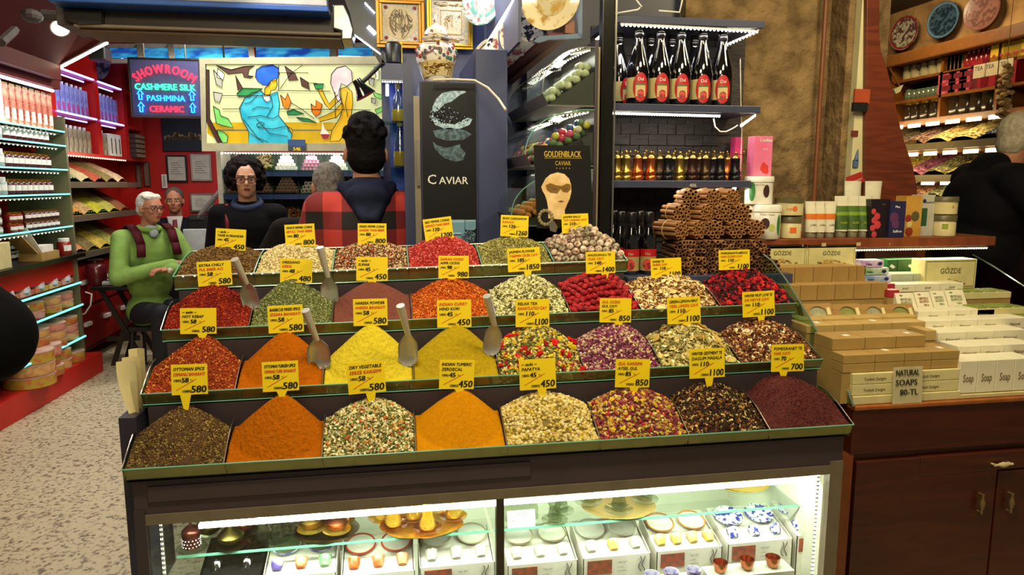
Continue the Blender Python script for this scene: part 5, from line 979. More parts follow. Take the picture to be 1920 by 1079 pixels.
def jarat(x0, y0, x1, Y, z, label, body, lid, lidf=.2, decor=(), name='cosmetic_jar', cat='jar', txt=None, group=None, h=None):
    xa, xb = UY(x0, 400, Y).x, UY(x1, 400, Y).x; r_ = (xb-xa)/2; h = h or UY((x0+x1)/2, y0, Y).z-z; t = thing(name, label, cat, ((xa+xb)/2, Y, z), group)
    fin(MB().lathe([(r_*.90, 0), (r_*.95, h*.02), (r_*.95, h*(1-lidf)), (r_*.9, h*(1-lidf*.9))], 26), 'body', body, t, smooth=True, world=False)
    fin(MB().lathe([(r_, h*(1-lidf)), (r_*1.0, h*.97), (r_*.95, h), (.001, h)], 26), 'lid', lid, t, smooth=True, world=False)
    for (kind, a0, a1, z0, z1, mt_) in decor: fin(arcpatch(MB(), r_*.955+.0004, a0, a1, h*z0, h*z1, kind), 'printed_spot', mt_, t, smooth=True, world=False)
    t.rotation_euler.z = -.5
    if txt: fin(tcyl(MB(), txt[0], h*txt[1], r_*.955+.0008, -1.55, h*txt[2], r_*1.1), 'lettering', txt[3], t, world=False)
    return t
grape = M('grape_print', '3c1c1c', r=.5); leaf = M('leaf_print', '2c7a34', r=.5); lime = M('lime_print', 'b8c060', r=.5); gink = M('dark_ink', '3a3a3c', r=.6)
dd = [('disc', -2.0, -1.35, .30, .62, grape), ('disc', -1.4, -.95, .25, .45, lime), ('disc', -.75, -.35, .12, .72, leaf)]
jarat(1386, 385, 1432, 2.50, WS+.0005, 'white grape printed plastic jar standing half behind the front one', wj, wl, .2, dd, txt=('Shower Cream', .07, .7, gink)); jarat(1414, 384, 1462, 2.44, WS+.0005, 'large white plastic jar with grape print, front left of the wooden shelf', wj, wl, .2, dd, txt=('Shower Cream', .07, .7, gink))
jz = UY(1430, 384, 2.47).z+.001; tj = jarat(1396, 331, 1445, 2.475, jz, 'white plastic jar with green leaves stacked on the two others', wj, wl, .2, [('disc', -2.3, -1.8, .12, .8, leaf), ('disc', -1.25, -.75, .25, .7, grape)], txt=('Shower Cream', .07, .68, gink))
tp = UY(1420, 331, 2.475).z+.001; a = UY(1408, 300, 2.47).x; b = UY(1442, 300, 2.47).x; hh = UY(1425, 256, 2.47).z-tp
t = thing('pink_box', 'tall pink carton with strawberries standing on the white jars', 'carton', ((a+b)/2, 2.475, tp)); fin(bx(a, b, 2.45, 2.50, tp, tp+hh), 'carton', M('pink_card', 'd8588a', r=.5, col2='e08aa8', ns=3), t, bev=.001)
mb = MB()
for u, v in ((.55, .28), (.7, .22), (.6, .14), (.5, .2), (.72, .12)): mb.ell((a+(b-a)*u, 2.4495, tp+hh*v), (.009, .001, .011), 8)
fin(mb, 'strawberry_print', M('strawberry_print', 'd83a30', r=.5), t); mb = MB(); mb.text('Cooline', .017, (a+(b-a)*.28, 2.4493, tp+hh*.86), wmax=(b-a)*.68, bold=.0004); mb.text('SOAP', .008, (a+(b-a)*.6, 2.4493, tp+hh*.66), al='C'); fin(mb, 'lettering', white, t)
a = UY(1374, 270, 2.66).x; b = UY(1384, 270, 2.66).x
t = T_(fin(bx(a, b+.01, 2.64, 2.68, 1.4825, UY(1380, 258, 2.66).z), 'pink_carton', M('hot_pink', 'd83a7c', r=.5)), 'hot pink carton peeking out behind the last grinder', 'carton')
olive = M('olive_lid', '5c5434', r=.4); cj = M('cream_jar', 'cdbf8c', r=.4); oc = M('orange_spot', 'd8641c', r=.5)
jarat(1463, 405, 1502, 2.46, WS+.0005, 'lower olive-lidded cream jar with an orange mark on the wooden shelf', cj, olive, .3, [('rect', -1.6, -1.0, .25, .5, oc)], txt=None); zz = UY(1482, 404, 2.46).z
jarat(1455, 370, 1503, 2.46, max(zz, WS+.08)+.001, 'upper olive-lidded cream jar stacked on another, with an orange emblem', cj, olive, .3, [('disc', -1.35, -1.0, .22, .52, oc)], txt=('Argan', .16, .32, oc))
def tubeat(x0, x1, ytop, Y, label, bands, group, lean=0, z=WS):
    xa, xb = UY(x0, 400, Y).x, UY(x1, 400, Y).x; r_ = (xb-xa)/2; h = UY((x0+x1)/2, ytop, Y).z-z; t = thing('cream_tube', label, 'tube', ((xa+xb)/2, Y, z+.0005), group); n = 20
    def ringz(f): return r_*(.72+.28*f), r_*(.72*(1-f)+.07)
    def shell(z0, z1, off, m_, nm_, k=7):
        vs = []
        for i in range(k):
            f = z0+(z1-z0)*i/(k-1); rx, ry = ringz(f); vs += [((rx+off)*cos(2*pi*j/n), (ry+off)*sin(2*pi*j/n)+lean*f, h*(.15+.85*f)) for j in range(n)]
        mb = MB().add(vs, [(i*n+j, i*n+(j+1) % n, (i+1)*n+(j+1) % n, (i+1)*n+j) for i in range(k-1) for j in range(n)]+([tuple(range((k-1)*n, k*n))] if z1 == 1 else [])); return fin(mb, nm_, m_, t, smooth=True, world=False)
    fin(MB().lathe([(r_*.62, 0), (r_*.64, .002), (r_*.64, h*.14), (r_*.6, h*.15)], 20), 'cap', M('tube_cap_dark', '7c745c', r=.4), t, smooth=True, world=False)
    shell(0, 1, 0, M('tube_white', 'dcd6bc', r=.4), 'tube')
    for (z0, z1, m_) in bands: shell(z0, z1, .0006, m_, 'printed_band', 3)
    mb = MB(); mb.text('C.ARA' if 'orange' in label else 'OLIVE', h*.07, (-r_*.5, -r_*.62-.001, h*.33), wmax=r_, bold=.0002); fin(mb, 'lettering', gink if 'orange' in label else lime, t, world=False); return t
for i, (x0, x1) in enumerate(((1508, 1535), (1528, 1550), (1546, 1568))): tubeat(x0, x1, 378, 2.47-.008*i, 'white cream tube with an orange band, %s of three' % ('left', 'middle', 'right')[i], [(.42, .60, M('orange_band', 'd8701c', r=.45))], 'orange banded tubes')
gb = M('green_band', '3f5a20', r=.45, col2='52702a'); gb2 = M('light_green_band', '7c9a30', r=.45)
for i, (x0, x1) in enumerate(((1563, 1592), (1588, 1612), (1608, 1634))): tubeat(x0, x1, 368, 2.47-.006*i, 'white cream tube with a dark green olive print, %s of three' % ('left', 'middle', 'right')[i], [(.05, .45, gb), (.45, .55, gb2), (.55, .72, gb)], 'green banded tubes')
for i, (x0, x1) in enumerate(((1580, 1611), (1618, 1650))): tubeat(x0, x1, 340, 2.57, 'tall plain white tube at the back, %s one' % ('left', 'right')[i], [], 'plain white tubes')
p = [UY(x, y, 2.64) for x, y in ((1586, 333), (1615, 322), (1622, 340), (1590, 352))]; t = thing('red_card', 'small red card sticking up behind the plain white tubes', 'card', p[3]); fin(MB().slab(p, (0, .002, 0)), 'card', M('red_card', 'a82a20', r=.5), t)
xd = (p[1]-p[0]).normalized(); mb = MB(); mb.text('TAX SHOW', .011, p[3]+xd*.004+Vector((0, -.001, .012)), xd=xd, yd=(0, 0, 1)); fin(mb, 'lettering', white, t)
def cartonat(x0, x1, ytop, Y, d, label, m_, extra=None, z=WS, name='cosmetic_carton', rz=0):
    xa, xb = UY(x0, 400, Y).x, UY(x1, 400, Y).x; h = UY((x0+x1)/2, ytop, Y).z-z; t = thing(name, label, 'carton', ((xa+xb)/2, Y, z+.0005)); W_ = xb-xa
    fin(MB().box(-W_/2, W_/2, 0, d, 0, h), 'carton', m_, t, bev=.001, world=False)
    if extra:
        for nm_, mt_, polys in extra:
            mb = MB()
            for q in polys:
                if isinstance(q[0], str): mb.text(q[0], h*q[3], (-W_/2+W_*q[1], -.0008, h*q[2]), wmax=W_*(1-q[1]-.04), bold=.0003)
                elif len(q) == 3: mb.ell((-W_/2+W_*q[0], 0, h*q[1]), (h*q[2], .0012, h*q[2]*1.1), 8)
                else: mb.box(-W_/2+W_*q[0], -W_/2+W_*q[2], -.001, 0, h*q[1], h*q[3])
            fin(mb, nm_, mt_, t, world=False)
    return t
cartonat(1633, 1668, 374, 2.42, .05, 'black carton with pink fruit print at the front of the wooden shelf', M('carton_black', '1a1014', r=.4), [('fruit_print', M('pink_fruit', 'c23a44', r=.5), [(.15, .68, .07), (.35, .55, .09), (.2, .45, .08), (.4, .33, .10), (.15, .25, .08), (.25, .08, .08)]), ('lettering', M('dim_print', '6a5a5c', r=.5), [('Lux', .55, .85, .07)])])
cartonat(1669, 1698, 378, 2.41, .04, 'dark blue carton reading Saffron beside the black fruit one', M('carton_blue', '1c2048', r=.4, col2='28204a', ns=8), [('lettering', white, [('Plus', .3, .82, .09), ('Saffron', .25, .14, .10)]), ('purple_figure', M('purple_print', '5a2c58', r=.5), [(.3, .55, .14), (.4, .38, .12)])])
cartonat(1698, 1728, 368, 2.44, .06, 'golden yellow carton with star and fruit print', M('carton_gold', 'b5802c', r=.4, col2='c99a44', ns=8), [('fruit_print', M('red_brown_fruit', '8c3018', r=.5), [(.2, .45, .09), (.3, .12, .11)]), ('cut_fruit', lcream, [(.3, .30, .08)]), ('star_print', M('olive_star', '5c5430', r=.5), [(.62, .5, .12)])])
cartonat(1727, 1752, 366, 2.46, .06, 'white carton with a green bottle picture beside the golden one', M('carton_white', 'b8b4a4', r=.5), [('bottle_print', M('bottle_green', '2c5034', r=.5), [(.05, .25, .45, .68)]), ('blue_dot', M('navy_dot', '1c2c4c', r=.5), [(.2, .85, .05)]), ('lettering', gink, [('SHAMPOO', .3, .8, .05)])])
jarat(1752, 403, 1790, 2.46, WS+.0005, 'lower green marked cream jar with an olive lid, right end of the wooden shelf', cj, olive, .28, [('rect', -1.9, -1.4, .35, .6, M('green_mark', '8a9a30', r=.5))]); zz = UY(1771, 402, 2.46).z
jarat(1750, 369, 1790, 2.46, max(zz, WS+.075)+.001, 'upper plain cream jar with an olive lid, right end of the wooden shelf', cj, olive, .28, [('disc', -1.2, -1.0, .35, .5, M('gold_dot', 'a88c3c', r=.4))])
# ================================================================ SOAP COUNTER
ct = thing('wooden_counter', 'dark cherry wood counter cabinet below the soap display', 'cabinet', (2.0, 2.1, 0)); YC = 1.705; ZC = .86; XA = 1.255; XZ = 2.75
fin(bx(XA, XZ, YC, 2.8, ZC-.012, ZC), 'worktop', M('worktop_wood', '8c4c1e', r=.35, col2='9c5826', ns=3, st=(6, 1, 1)), ct, bev=.003)
fin(bx(XA, XZ, YC+.008, 2.8, .72, ZC-.012), 'upper_rail', woodd, ct); fin(bx(XA+.01, XZ, YC+.02, 2.8, .0, .72), 'carcass', woodd, ct)
fin(bx(UY(1572, 1000, YC).x-.01, XA+.012, YC+.01, YC+.06, .0, .72), 'corner_post', M('corner_wood', '7c3c14', r=.4), ct)
dx = UY(1862, 1000, YC).x; zt = UY(1700, 858, YC).z
d1 = fin(bx(XA+.02, dx-.003, YC+.004, YC+.02, .05, zt-.006), 'door', woodd, ct, bev=.003); d2 = fin(bx(dx+.003, XZ-.02, YC+.004, YC+.02, .05, zt-.065), 'door', woodd, ct, bev=.003); d3 = fin(bx(dx-.26, XZ-.02, YC+.002, YC+.02, zt-.06, zt-.004), 'drawer', woodd, ct, bev=.003)
def handle(px_, py_, par, vert):
    c = UY(px_, py_, YC-.012); mb = MB(); pr = [-.030, -.024, -.020, -.010, 0, .010, .020, .024, .030]; rr = [.004, .004, .003, .0065, .0085, .0065, .003, .004, .004]
    ax = Vector((0, 0, 1)) if vert else Vector((1, 0, 0)); mb.tube([c+ax*q for q in pr], rr, 10); mb.tube([c+ax*.027, c+ax*.027+Vector((0, .016, 0))], .003, 6); mb.tube([c-ax*.027, c-ax*.027+Vector((0, .016, 0))], .003, 6)
    fin(mb, 'handle', M('porcelain_handle', 'c9b98c', r=.3) if not vert else M('brass_handle', '7c6440', r=.35, m=.4), par, smooth=True)
handle(1882, 872, d3, False); handle(1842, 946, d1, True); handle(1897, 944, d2, True)
# glass screens at both ends of the soaps
pts = [(1432, 478), (1448, 490), (1472, 522), (1500, 566), (1530, 618), (1560, 672), (1585, 722), (1601, 763)]
# curved left screen in the plane x = 1.25
q = [UX(x, y, 1.25) for x, y in pts]; q = [p for p in q]; q += [Vector((1.25, q[0].y, ZC))]
t = thing('curved_glass_screen', 'tall curved glass screen between the spices and the soaps', 'glass screen', (1.25, 2.1, ZC)); fin(MB().slab(q, (.004, 0, 0)), 'pane', gtint, t)
mb = MB(); mb.tube(q[:-1], .0028, 6); fin(mb, 'rim', M('rim_glint', '9db0a0', r=.15, m=.6), t)
mb = MB(); p1 = UX(1541, 690, 1.252); p2 = UX(1578, 740, 1.252); z1_ = UX(1543, 682, 1.252)
yA, yB = p1.y, p2.y; mb.slab([(1.247, yA, p1.z-.075), (1.247, yB, p2.z-.01), (1.247, yB, p2.z+.05), (1.247, yA, p1.z+.02)], (-.001, 0, 0)); o = fin(mb, 'pale_green_label', M('pale_green', 'a8bc70', r=.5), t)
t = thing('dark_glass_screen', 'dark glass side screen at the far right of the soap display', 'glass screen', (2.35, 2.1, ZC)); q = [UX(x, y, 2.36) for x, y in ((1824, 478), (1860, 498), (1925, 540))]; q += [Vector((2.36, q[-1].y, ZC)), Vector((2.36, q[0].y, ZC))]
fin(MB().slab(q, (.004, 0, 0)), 'pane', glass('smoked_glass', '4c5448', .08), t); mb = MB(); mb.tube(q[:3], .003, 6); fin(mb, 'rim', M('rim_glint', 'c0'), t)
# boxes
kraft = M('kraft_brown', 'a6864a', r=.6, ns=9); kraft2 = M('kraft_tan', 'b89a5c', r=.6, ns=9); soapb = M('brown_soap', '98743c', r=.5, ns=6, col2='ac8a4e'); crb = M('cream_box', 'd4c890', r=.5); wb = M('white_box', 'e6dfc2', r=.5, ns=8); inkb = M('brown_ink', '7c6434', r=.6)
riser = thing('soap_riser', 'stepped brown wooden riser hidden under the soap boxes', 'riser', (1.8, 2.1, ZC))
RZ = []
def YB(y): return 1.72+(752-y)*.00262
def soaprow(xs_, ytop, ybot, depth, mat_, label, name='soap_box', group=None, cat='soap', rise=True, letter=None, zb=None, sl=-.05, Y=None, gap=.001, layers=1, marks=None, lbls=None):
    """a row of boxes; xs_ are pixel borders at the front, ybot the pixel row of the front bottom edge"""
    Y = Y or YB(ybot); x0_, x1_ = UY(xs_[0], ybot, Y).x, UY(xs_[-1], ybot, Y).x; zz = zb if zb is not None else UY((xs_[0]+xs_[-1])/2, ybot, Y).z; zt_ = UY((xs_[0]+xs_[-1])/2, ytop, Y).z; h = (zt_-zz)/layers
    if rise and zz > ZC+.004: fin(bx(x0_, x1_, Y+.002, Y+depth, ZC+.0005, zz-.0005), 'step', kraft, riser)
    proto = None; out = []; N = len(xs_)-1
    for li in range(layers):
        for i in range(N):
            xa = UY(xs_[i], ybot, Y).x+gap; xb = UY(xs_[i+1], ybot, Y).x-gap; mb = MB(); mb.box(xa, xb, Y, Y+depth, zz+h*li+.0003, zz+h*(li+1)-.0006); o = fin(mb, name, mat_[i % len(mat_)] if isinstance(mat_, list) else mat_, bev=.0015)
            pos = 'middle' if N == 3 and i == 1 else ('leftmost' if i == 0 else 'rightmost' if i == N-1 else ['', 'second', 'third', 'fourth', 'fifth', 'sixth', 'seventh'][i]+' from left' if i < 7 else 'later')
            if N == 1: pos = ''
            lay = '' if layers == 1 else (', lower layer' if li == 0 else ', upper layer')
            tag(o, (label % pos if '%s' in label else label)+lay, cat, group)
            if letter: mb = MB(); mb.text(letter, h*.34, ((xa+xb)/2, Y-.0006, zz+h*(li+.35)), al='C', wmax=(xb-xa)*.6, bold=.0002); fin(mb, 'lettering', inkb, o)
            if marks and (i+li) % 2 == 0: mb = MB(); mb.box(xa+(xb-xa)*.55, xa+(xb-xa)*.72, Y+depth*.3, Y+depth*.5, zz+h*(li+1)-.0006, zz+h*(li+1)+.0002); fin(mb, 'price_sticker', paper, o)
            out.append(o)
    RZ.append((x0_, x1_, Y, zt_)); return out
soaprow([1599, 1690, 1800], 739, 757, .12, crb, '%s long thin cream box at the very front bottom of the counter', 'soap_carton', 'front cream cartons', rise=False, zb=ZC+.0005, Y=1.72)
zt0 = UY(1700, 739, 1.72).z
soaprow([1597, 1680, 1797], 697, 739, .13, crb, '%s cream carton marked Turkish Delight under the brown soap boxes', 'sweets_carton', 'cream sweets cartons', cat='carton', letter='Turkish Delight', layers=2, zb=zt0+.0005, Y=1.725)
z1 = UY(1700, 697, 1.725).z
soaprow([1580, 1640, 1695, 1745, 1797], 662, 697, .10, kraft, '%s box in the double front row of brown soap boxes', 'soap_box', 'brown boxes in the front double row', layers=2, zb=z1+.0005, Y=1.735, marks=1)
z2 = UY(1700, 662, 1.735).z
soaprow([1560, 1622, 1680, 1735], 632, 652, .09, kraft, '%s brown soap box in the upper front row', 'soap_box', 'brown boxes in the upper front row', zb=z2+.0005, Y=1.79, marks=1)
soaprow([1735, 1755], 620, 640, .08, kraft2, 'single brown soap box end beside the white boxes%s', 'soap_box', None, zb=z2+.0005, Y=1.86)
soaprow([1512, 1565, 1618, 1672, 1735], 607, 622, .11, kraft2, '%s flat tan soap box behind the upper front row', 'soap_box', 'flat tan boxes', Y=1.93, marks=1)
soaprow([1500, 1545, 1600, 1655, 1720], 596, 608, .08, kraft2, '%s tan soap box in the low row in front of the window boxes', 'soap_box', 'low tan boxes', Y=1.99)
# window boxes leaning
wsoap = [M('soap_grey', '8c8a6c', r=.6, col2='a8a484', ns=40), M('soap_green', '7a7c3c', r=.6, col2='8f9150', ns=40)]
kr2 = M('ribbed_kraft', '8c6a34', r=.7, col2='a07c42', ns=3, st=(1, 1, 60))
for i, (x0, x1) in enumerate(((1510, 1568), (1568, 1622), (1620, 1670), (1668, 1722))):
    Y = 2.03; a = UY(x0, 604, Y); b = UY(x1, 602, Y); h = .062; W_ = b.x-a.x-.002; t = thing('window_soap_box', 'kraft soap box with an oval window, %s of the leaning row' % ('leftmost', 'second from left', 'third from left', 'rightmost')[i], 'soap box', a, 'kraft window boxes'); t.rotation_euler.x = -.55
    n = 24; ox, oz = W_*.5, h*.5; outer = []
    for j in range(n):
        an = 2*pi*j/n; c_, s_ = cos(an), sin(an); k_ = min(W_/2/abs(c_) if abs(c_) > 1e-6 else 9, h/2/abs(s_) if abs(s_) > 1e-6 else 9); outer.append((ox+c_*k_, 0, oz+s_*k_))
    inner = [(ox+W_*.27*cos(2*pi*j/n), 0, oz+h*.33*sin(2*pi*j/n)) for j in range(n)]; mb = MB(); mb.add(outer+inner, [(j, (j+1) % n, n+(j+1) % n, n+j) for j in range(n)]); mb.add(outer+[(x, .028, z) for x, y, z in outer], [(j, n+j, n+(j+1) % n, (j+1) % n) for j in range(n)]+[tuple(range(n, 2*n))]); fin(mb, 'carton', kr2, t, world=False)
    mb = MB(); mb.box(W_*.12, W_*.88, .004, .026, h*.1, h*.9); fin(mb, 'soap', wsoap[i % 2], t, world=False, bev=.004)
    mb = MB(); mb.box(W_*.80, W_*.92, -.0008, 0, h*.35, h*.75); fin(mb, 'paper_tag', crb, t, world=False)
    fin(bx(a.x, b.x, Y+.004, Y+.09, ZC+.0005, a.z-.001), 'step', kraft, riser)
Y = 2.10
soaprow([1468, 1500, 1532, 1565, 1600, 1632, 1663], 533, 563, .06, soapb, '%s tall brown bar in the lower row of big soap bars', 'soap_bar', 'big brown bars lower row', Y=2.17, cat='soap bar')
soaprow([1455, 1489, 1524, 1559, 1590, 1605, 1622], 500, 540, .08, soapb, '%s tall brown bar in the upper row of big soap bars', 'soap_bar', 'big brown bars upper row', Y=2.27, cat='soap bar')
# Gozde boxes
def gozde(x0, x1, y0, y1, Y, label, d=.06):
    a = PB(x0, y0, x1, y1, Y); W_ = a[1]-a[0]; H_ = a[3]-a[2]; t = thing('gift_carton', label, 'carton', ((a[0]+a[1])/2, Y, a[2]), 'cream printed gift cartons'); fin(bx(*a[:2], Y, Y+d, a[2], a[3]), 'carton', M('pale_yellow_carton', 'd2c98c', r=.45), t, bev=.001)
    mb = MB(); mb.text('GÖZDE', H_*.26, ((a[0]+a[1])/2, Y-.0006, a[2]+H_*.52), al='C', wmax=W_*.4, bold=.0004)
    for q in ((.03, .05, .97, .07), (.03, .93, .97, .95), (.03, .05, .035, .95), (.965, .05, .97, .95)): mb.box(a[0]+W_*q[0], a[0]+W_*q[2], Y-.0008, Y, a[2]+H_*q[1], a[2]+H_*q[3])
    fin(mb, 'lettering', M('brown_green_ink', '5c5430', r=.5), t); mb = MB(); rg = random.Random(int(x0))
    for i in range(26): u = .5+rg.uniform(-.3, .3); mb.ell((a[0]+W_*u, Y, a[2]+H_*(.12+.25*rg.random()*(1-abs(u-.5)*2.6))), (.008, .0012, .0035), 6)
    fin(mb, 'sweets_picture', M('sweets_print', '9c7434', r=.5, col2='c9b060', ns=80), t)
    return a
a = gozde(1421, 1512, 459, 500, 2.40, 'left one of two pale printed cartons standing upright under the wooden shelf'); b = gozde(1513, 1604, 459, 500, 2.40, 'right one of two pale printed cartons standing upright under the wooden shelf')
fin(bx(a[0], b[1], 2.395, 2.5, ZC+.0005, a[2]-.001), 'step', kraft, riser)
a = gozde(1733, 1830, 487, 541, 2.30, 'pale printed carton standing alone at the right, beside the green boxes', .07); fin(bx(a[0], a[1], 2.30, 2.40, ZC+.0005, a[2]-.001), 'step', kraft, riser)
for i, (x0, x1) in enumerate(((1667, 1681), (1682, 1731))):
    a = PB((1664, 1683)[i], (487, 486)[i], (1682, 1731)[i], 512, 2.40); t = thing('green_box', 'dark green box with a slanted white tag, %s one' % ('left', 'right')[i], 'box', ((a[0]+a[1])/2, 2.40, a[2])); fin(bx(a[0], a[1], 2.40, 2.46, a[2], a[3]), 'box', M('dark_green', '1c5428', r=.4), t, bev=.001)
    c = ((a[0]+a[1])/2, 2.3992, (a[2]+a[3])/2); mb = MB(); mb.slab([(c[0]-.012, c[1], c[2]), (c[0]-.004, c[1], c[2]+.008), (c[0]+.012, c[1], c[2]-.002), (c[0]+.004, c[1], c[2]-.010)], (0, -.0006, 0)); fin(mb, 'white_tag', paper, t); fin(bx(a[0], a[1], 2.40, 2.5, ZC+.0005, a[2]-.001), 'step', kraft, riser)
cols3 = [M('pack_blue', '7c98c4', r=.4, col2='d8d8e0', ns=20), M('pack_green', '8cb078', r=.4, col2='dcdce4', ns=20), M('pack_purple', 'b894c4', r=.4, col2='e0dce4', ns=20)]
for i, (y0, y1, x0, x1, c) in enumerate(((518, 531, 1622, 1672, 0), (503, 516, 1620, 1667, 1), (487, 501, 1619, 1658, 2))):
    zz = UY(1645, 531, 2.27).z+.0145*i*2.1 if i else UY(1645, 531, 2.27).z; a = PB(x0, y0, x1, y1, 2.27); H_ = .027; zz = UY(1645, 531, 2.27).z+i*(H_+.0008)
    t = thing('wrapped_soap_pack', '%s and white wrapped soap pack, %s of the stack beside the big bars' % (('blue', 'green', 'purple')[c], ('bottom', 'middle', 'top')[i]), 'soap pack', ((a[0]+a[1])/2, 2.27, zz), 'wrapped soap packs'); fin(bx(a[0], a[1], 2.27, 2.32, zz, zz+H_), 'wrapper', cols3[c], t, bev=.003)
    mb = MB(); mb.text('Dalan', H_*.4, (a[0]+.01, 2.2695, zz+H_*.35), bold=.0003, wmax=(a[1]-a[0])*.4); mb.ell((a[0]+(a[1]-a[0])*.8, 2.27, zz+H_*.5), (.010, .001, .007), 8); fin(mb, 'lettering', M('navy_ink', '1c2454', r=.5), t)
    if i == 0: fin(bx(a[0], a[1], 2.27, 2.38, ZC+.0005, zz-.001), 'step', kraft, riser)
rp = M('red_pack', 'a82434', r=.4)
soaprow([1665, 1686], 544, 558, .05, rp, 'red soap pack in the lower front, right of the big bars%s', 'soap_pack', 'red soap packs', Y=2.15); soaprow([1663, 1678], 532, 543, .04, rp, 'small red soap pack behind the other red one%s', 'soap_pack', 'red soap packs', Y=2.21)
soaprow([1672, 1712, 1765], 513, 530, .07, M('clear_pack', 'a8b098', r=.3), '%s greyish wrapped soap row under the green boxes', 'soap_pack', 'greyish soap packs', Y=2.32)
soaprow([1678, 1716, 1762, 1806], 532, 547, .07, wb, '%s white soap box in the row below the lone pale carton', 'soap_box', 'white boxes back row', Y=2.24, letter='SOAP')
# standing illustrated cards (small boxes leaning)
for i, (x0, x1) in enumerate(((1686, 1722), (1722, 1752), (1752, 1780), (1780, 1816))):
    Y = 2.12; a = UY(x0, 581-i*2, Y); b = UY(x1, 581-i*2, Y); W_ = b.x-a.x-.003; t = thing('illustrated_soap_box', 'white illustrated soap box leaning back, %s of four' % ('leftmost', 'second from left', 'third from left', 'rightmost')[i], 'soap box', a, 'leaning illustrated boxes'); t.rotation_euler.x = -.5
    mb = MB(); mb.box(0, W_, 0, .022, 0, .060); fin(mb, 'carton', M('off_white_box', 'e2dabc', r=.5), t, world=False, bev=.001); mb = MB(); mb.box(W_*.2, W_*.8, -.0008, 0, .02, .04); mb.ell((W_*.3, 0, .05), (.008, .001, .004), 6); mb.ell((W_*.6, 0, .011), (.012, .001, .005), 6); fin(mb, 'illustration', M('faded_print_%d' % i, ('6a6a54', '8c4a3c', '7c8464', '5c7c3c')[i], r=.5, col2='b8b090', ns=90), t, world=False)
    fin(bx(a.x, b.x, Y+.004, Y+.06, ZC+.0005, a.z-.001), 'step', kraft, riser)
soaprow([1720, 1778, 1820, 1864], 582, 600, .07, wb, '%s white soap box in the row under the illustrated boxes', 'soap_box', 'white boxes upper row', Y=2.05, letter='Natural')
soaprow([1732, 1784, 1832, 1878, 1925], 599, 620, .07, wb, '%s white soap box in the fifth row from the front', 'soap_box', 'white boxes fifth row', Y=1.98, letter='Natural')
soaprow([1757, 1812, 1862, 1922], 621, 648, .08, wb, '%s white soap box in the middle white row', 'soap_box', 'white boxes middle row', Y=1.90, letter='Natural')
soaprow([1795, 1838, 1882, 1940], 647, 673, .08, wb, '%s white soap box in the second white row from the front', 'soap_box', 'white boxes second row', Y=1.81, letter='Natural')
soaprow([1796, 1830, 1864, 1898, 1935], 675, 735, .08, wb, '%s upright white soap box in the front white row', 'soap_box', 'white boxes front row', Y=1.725, letter='Soap')
soaprow([1800, 1865, 1940], 737, 752, .11, crb, '%s long thin cream box under the upright white ones', 'soap_carton', 'front right cream cartons', rise=False, zb=ZC+.0005, Y=1.72)
# trays of green soap squares
gs = M('green_soap', '6c7a30', r=.5, col2='7f8c40', ns=20)
for k, (x0, x1, y, Y, l) in enumerate(((1800, 1895, 562, 2.16, 'rear'), (1832, 1925, 592, 2.05, 'front'), (1868, 1960, 613, 1.985, 'nearest'))):
    a = UY(x0, y, Y); b = UY(x1, y, Y); t = thing('green_soap_tray', 'cream tray of square green soaps at the right, %s one' % l, 'soap tray', ((a.x+b.x)/2, Y, a.z), 'trays of green soaps'); mb = MB(); H_ = .022; mb.box(a.x, b.x, Y, Y+.09, a.z, a.z+H_); fin(mb, 'tray', crb, t, bev=.001); W_ = b.x-a.x
    if k < 2: fin(bx(a.x, b.x, Y+.002, Y+.09, ZC+.0005, a.z-.0005), 'step', kraft, riser)
    for i in range(4):
        for j in range(2): mb = MB(); mb.box(a.x+W_*(i+.12)/4, a.x+W_*(i+.88)/4, Y+.006+.042*j, Y+.042+.042*j, a.z+H_-.002, a.z+H_+.003); fin(mb, 'soap_square', gs, t, bev=.001)
# natural soaps note
a = PB(1680, 691, 1735, 755, 1.70); t = thing('soap_price_note', 'hand-lettered cream note reading NATURAL SOAPS 80 TL in front of the cartons', 'note', ((a[0]+a[1])/2, 1.70, ZC))
fin(MB().slab([(a[0], 1.708, ZC+.001), (a[1], 1.708, ZC+.001), (a[1], 1.715, a[3]), (a[0], 1.715, a[3])], (0, .001, 0)), 'card', M('note_paper', 'c2b68c', r=.6), t); mb = MB(); H_ = a[3]-a[2]; yd = (0, .07, 1)
for s, v, u in (('NATURAL', .76, .06), ('SOAPS', .48, .06), ('80-TL', .2, .22)): mb.text(s, H_*.24, (a[0]+(a[1]-a[0])*u, 1.706+.006*v, a[2]+H_*v), yd=yd, wmax=(a[1]-a[0])*.8, bold=.0007)
fin(mb, 'lettering', blackm, t)
# ================================================================ LEFT SHOP
LX = lambda x, y, X=-2.30: UX(x, y, X)
def scol(k_, a_, c_=None, **kw): return M(k_, a_, col2=c_, **kw)
# slanted maroon soffit with spot lamp and dotted light strip
A = UY(113, 123, 5.6); B = UY(195, 77, 5.6)
so = MB().slab([(A.x, 2.6, A.z), (A.x, 5.6, A.z), (B.x+.02, 5.6, B.z+.02), (B.x+.28, 5.2, 2.90), (B.x+.28, 2.6, 2.90)], (-.03, 0, .05)); soff = struct(fin(so, 'trim_soffit', M('deep_maroon', '4a1512', r=.7, ns=5)))
struct(fin(bx(-2.92, A.x, 2.6, 5.6, A.z-.10, A.z+.25), 'trim_bulkhead', M('brown_red', '5a2018', r=.6, ns=5)))
t = thing('led_bar', 'dotted white light strip slanting along the end of the maroon soffit', 'light strip', A); led(t, A+Vector((.01, -.015, -.012)), B+Vector((.03, -.015, -.012)), 20, .011, LEDX, w=.01)
sp = UZ(113, 53, 2.56); sp = UY(113, 53, 4.55); t = thing('ceiling_spotlight', 'bright round ceiling spotlight on the maroon soffit', 'spotlight', sp)
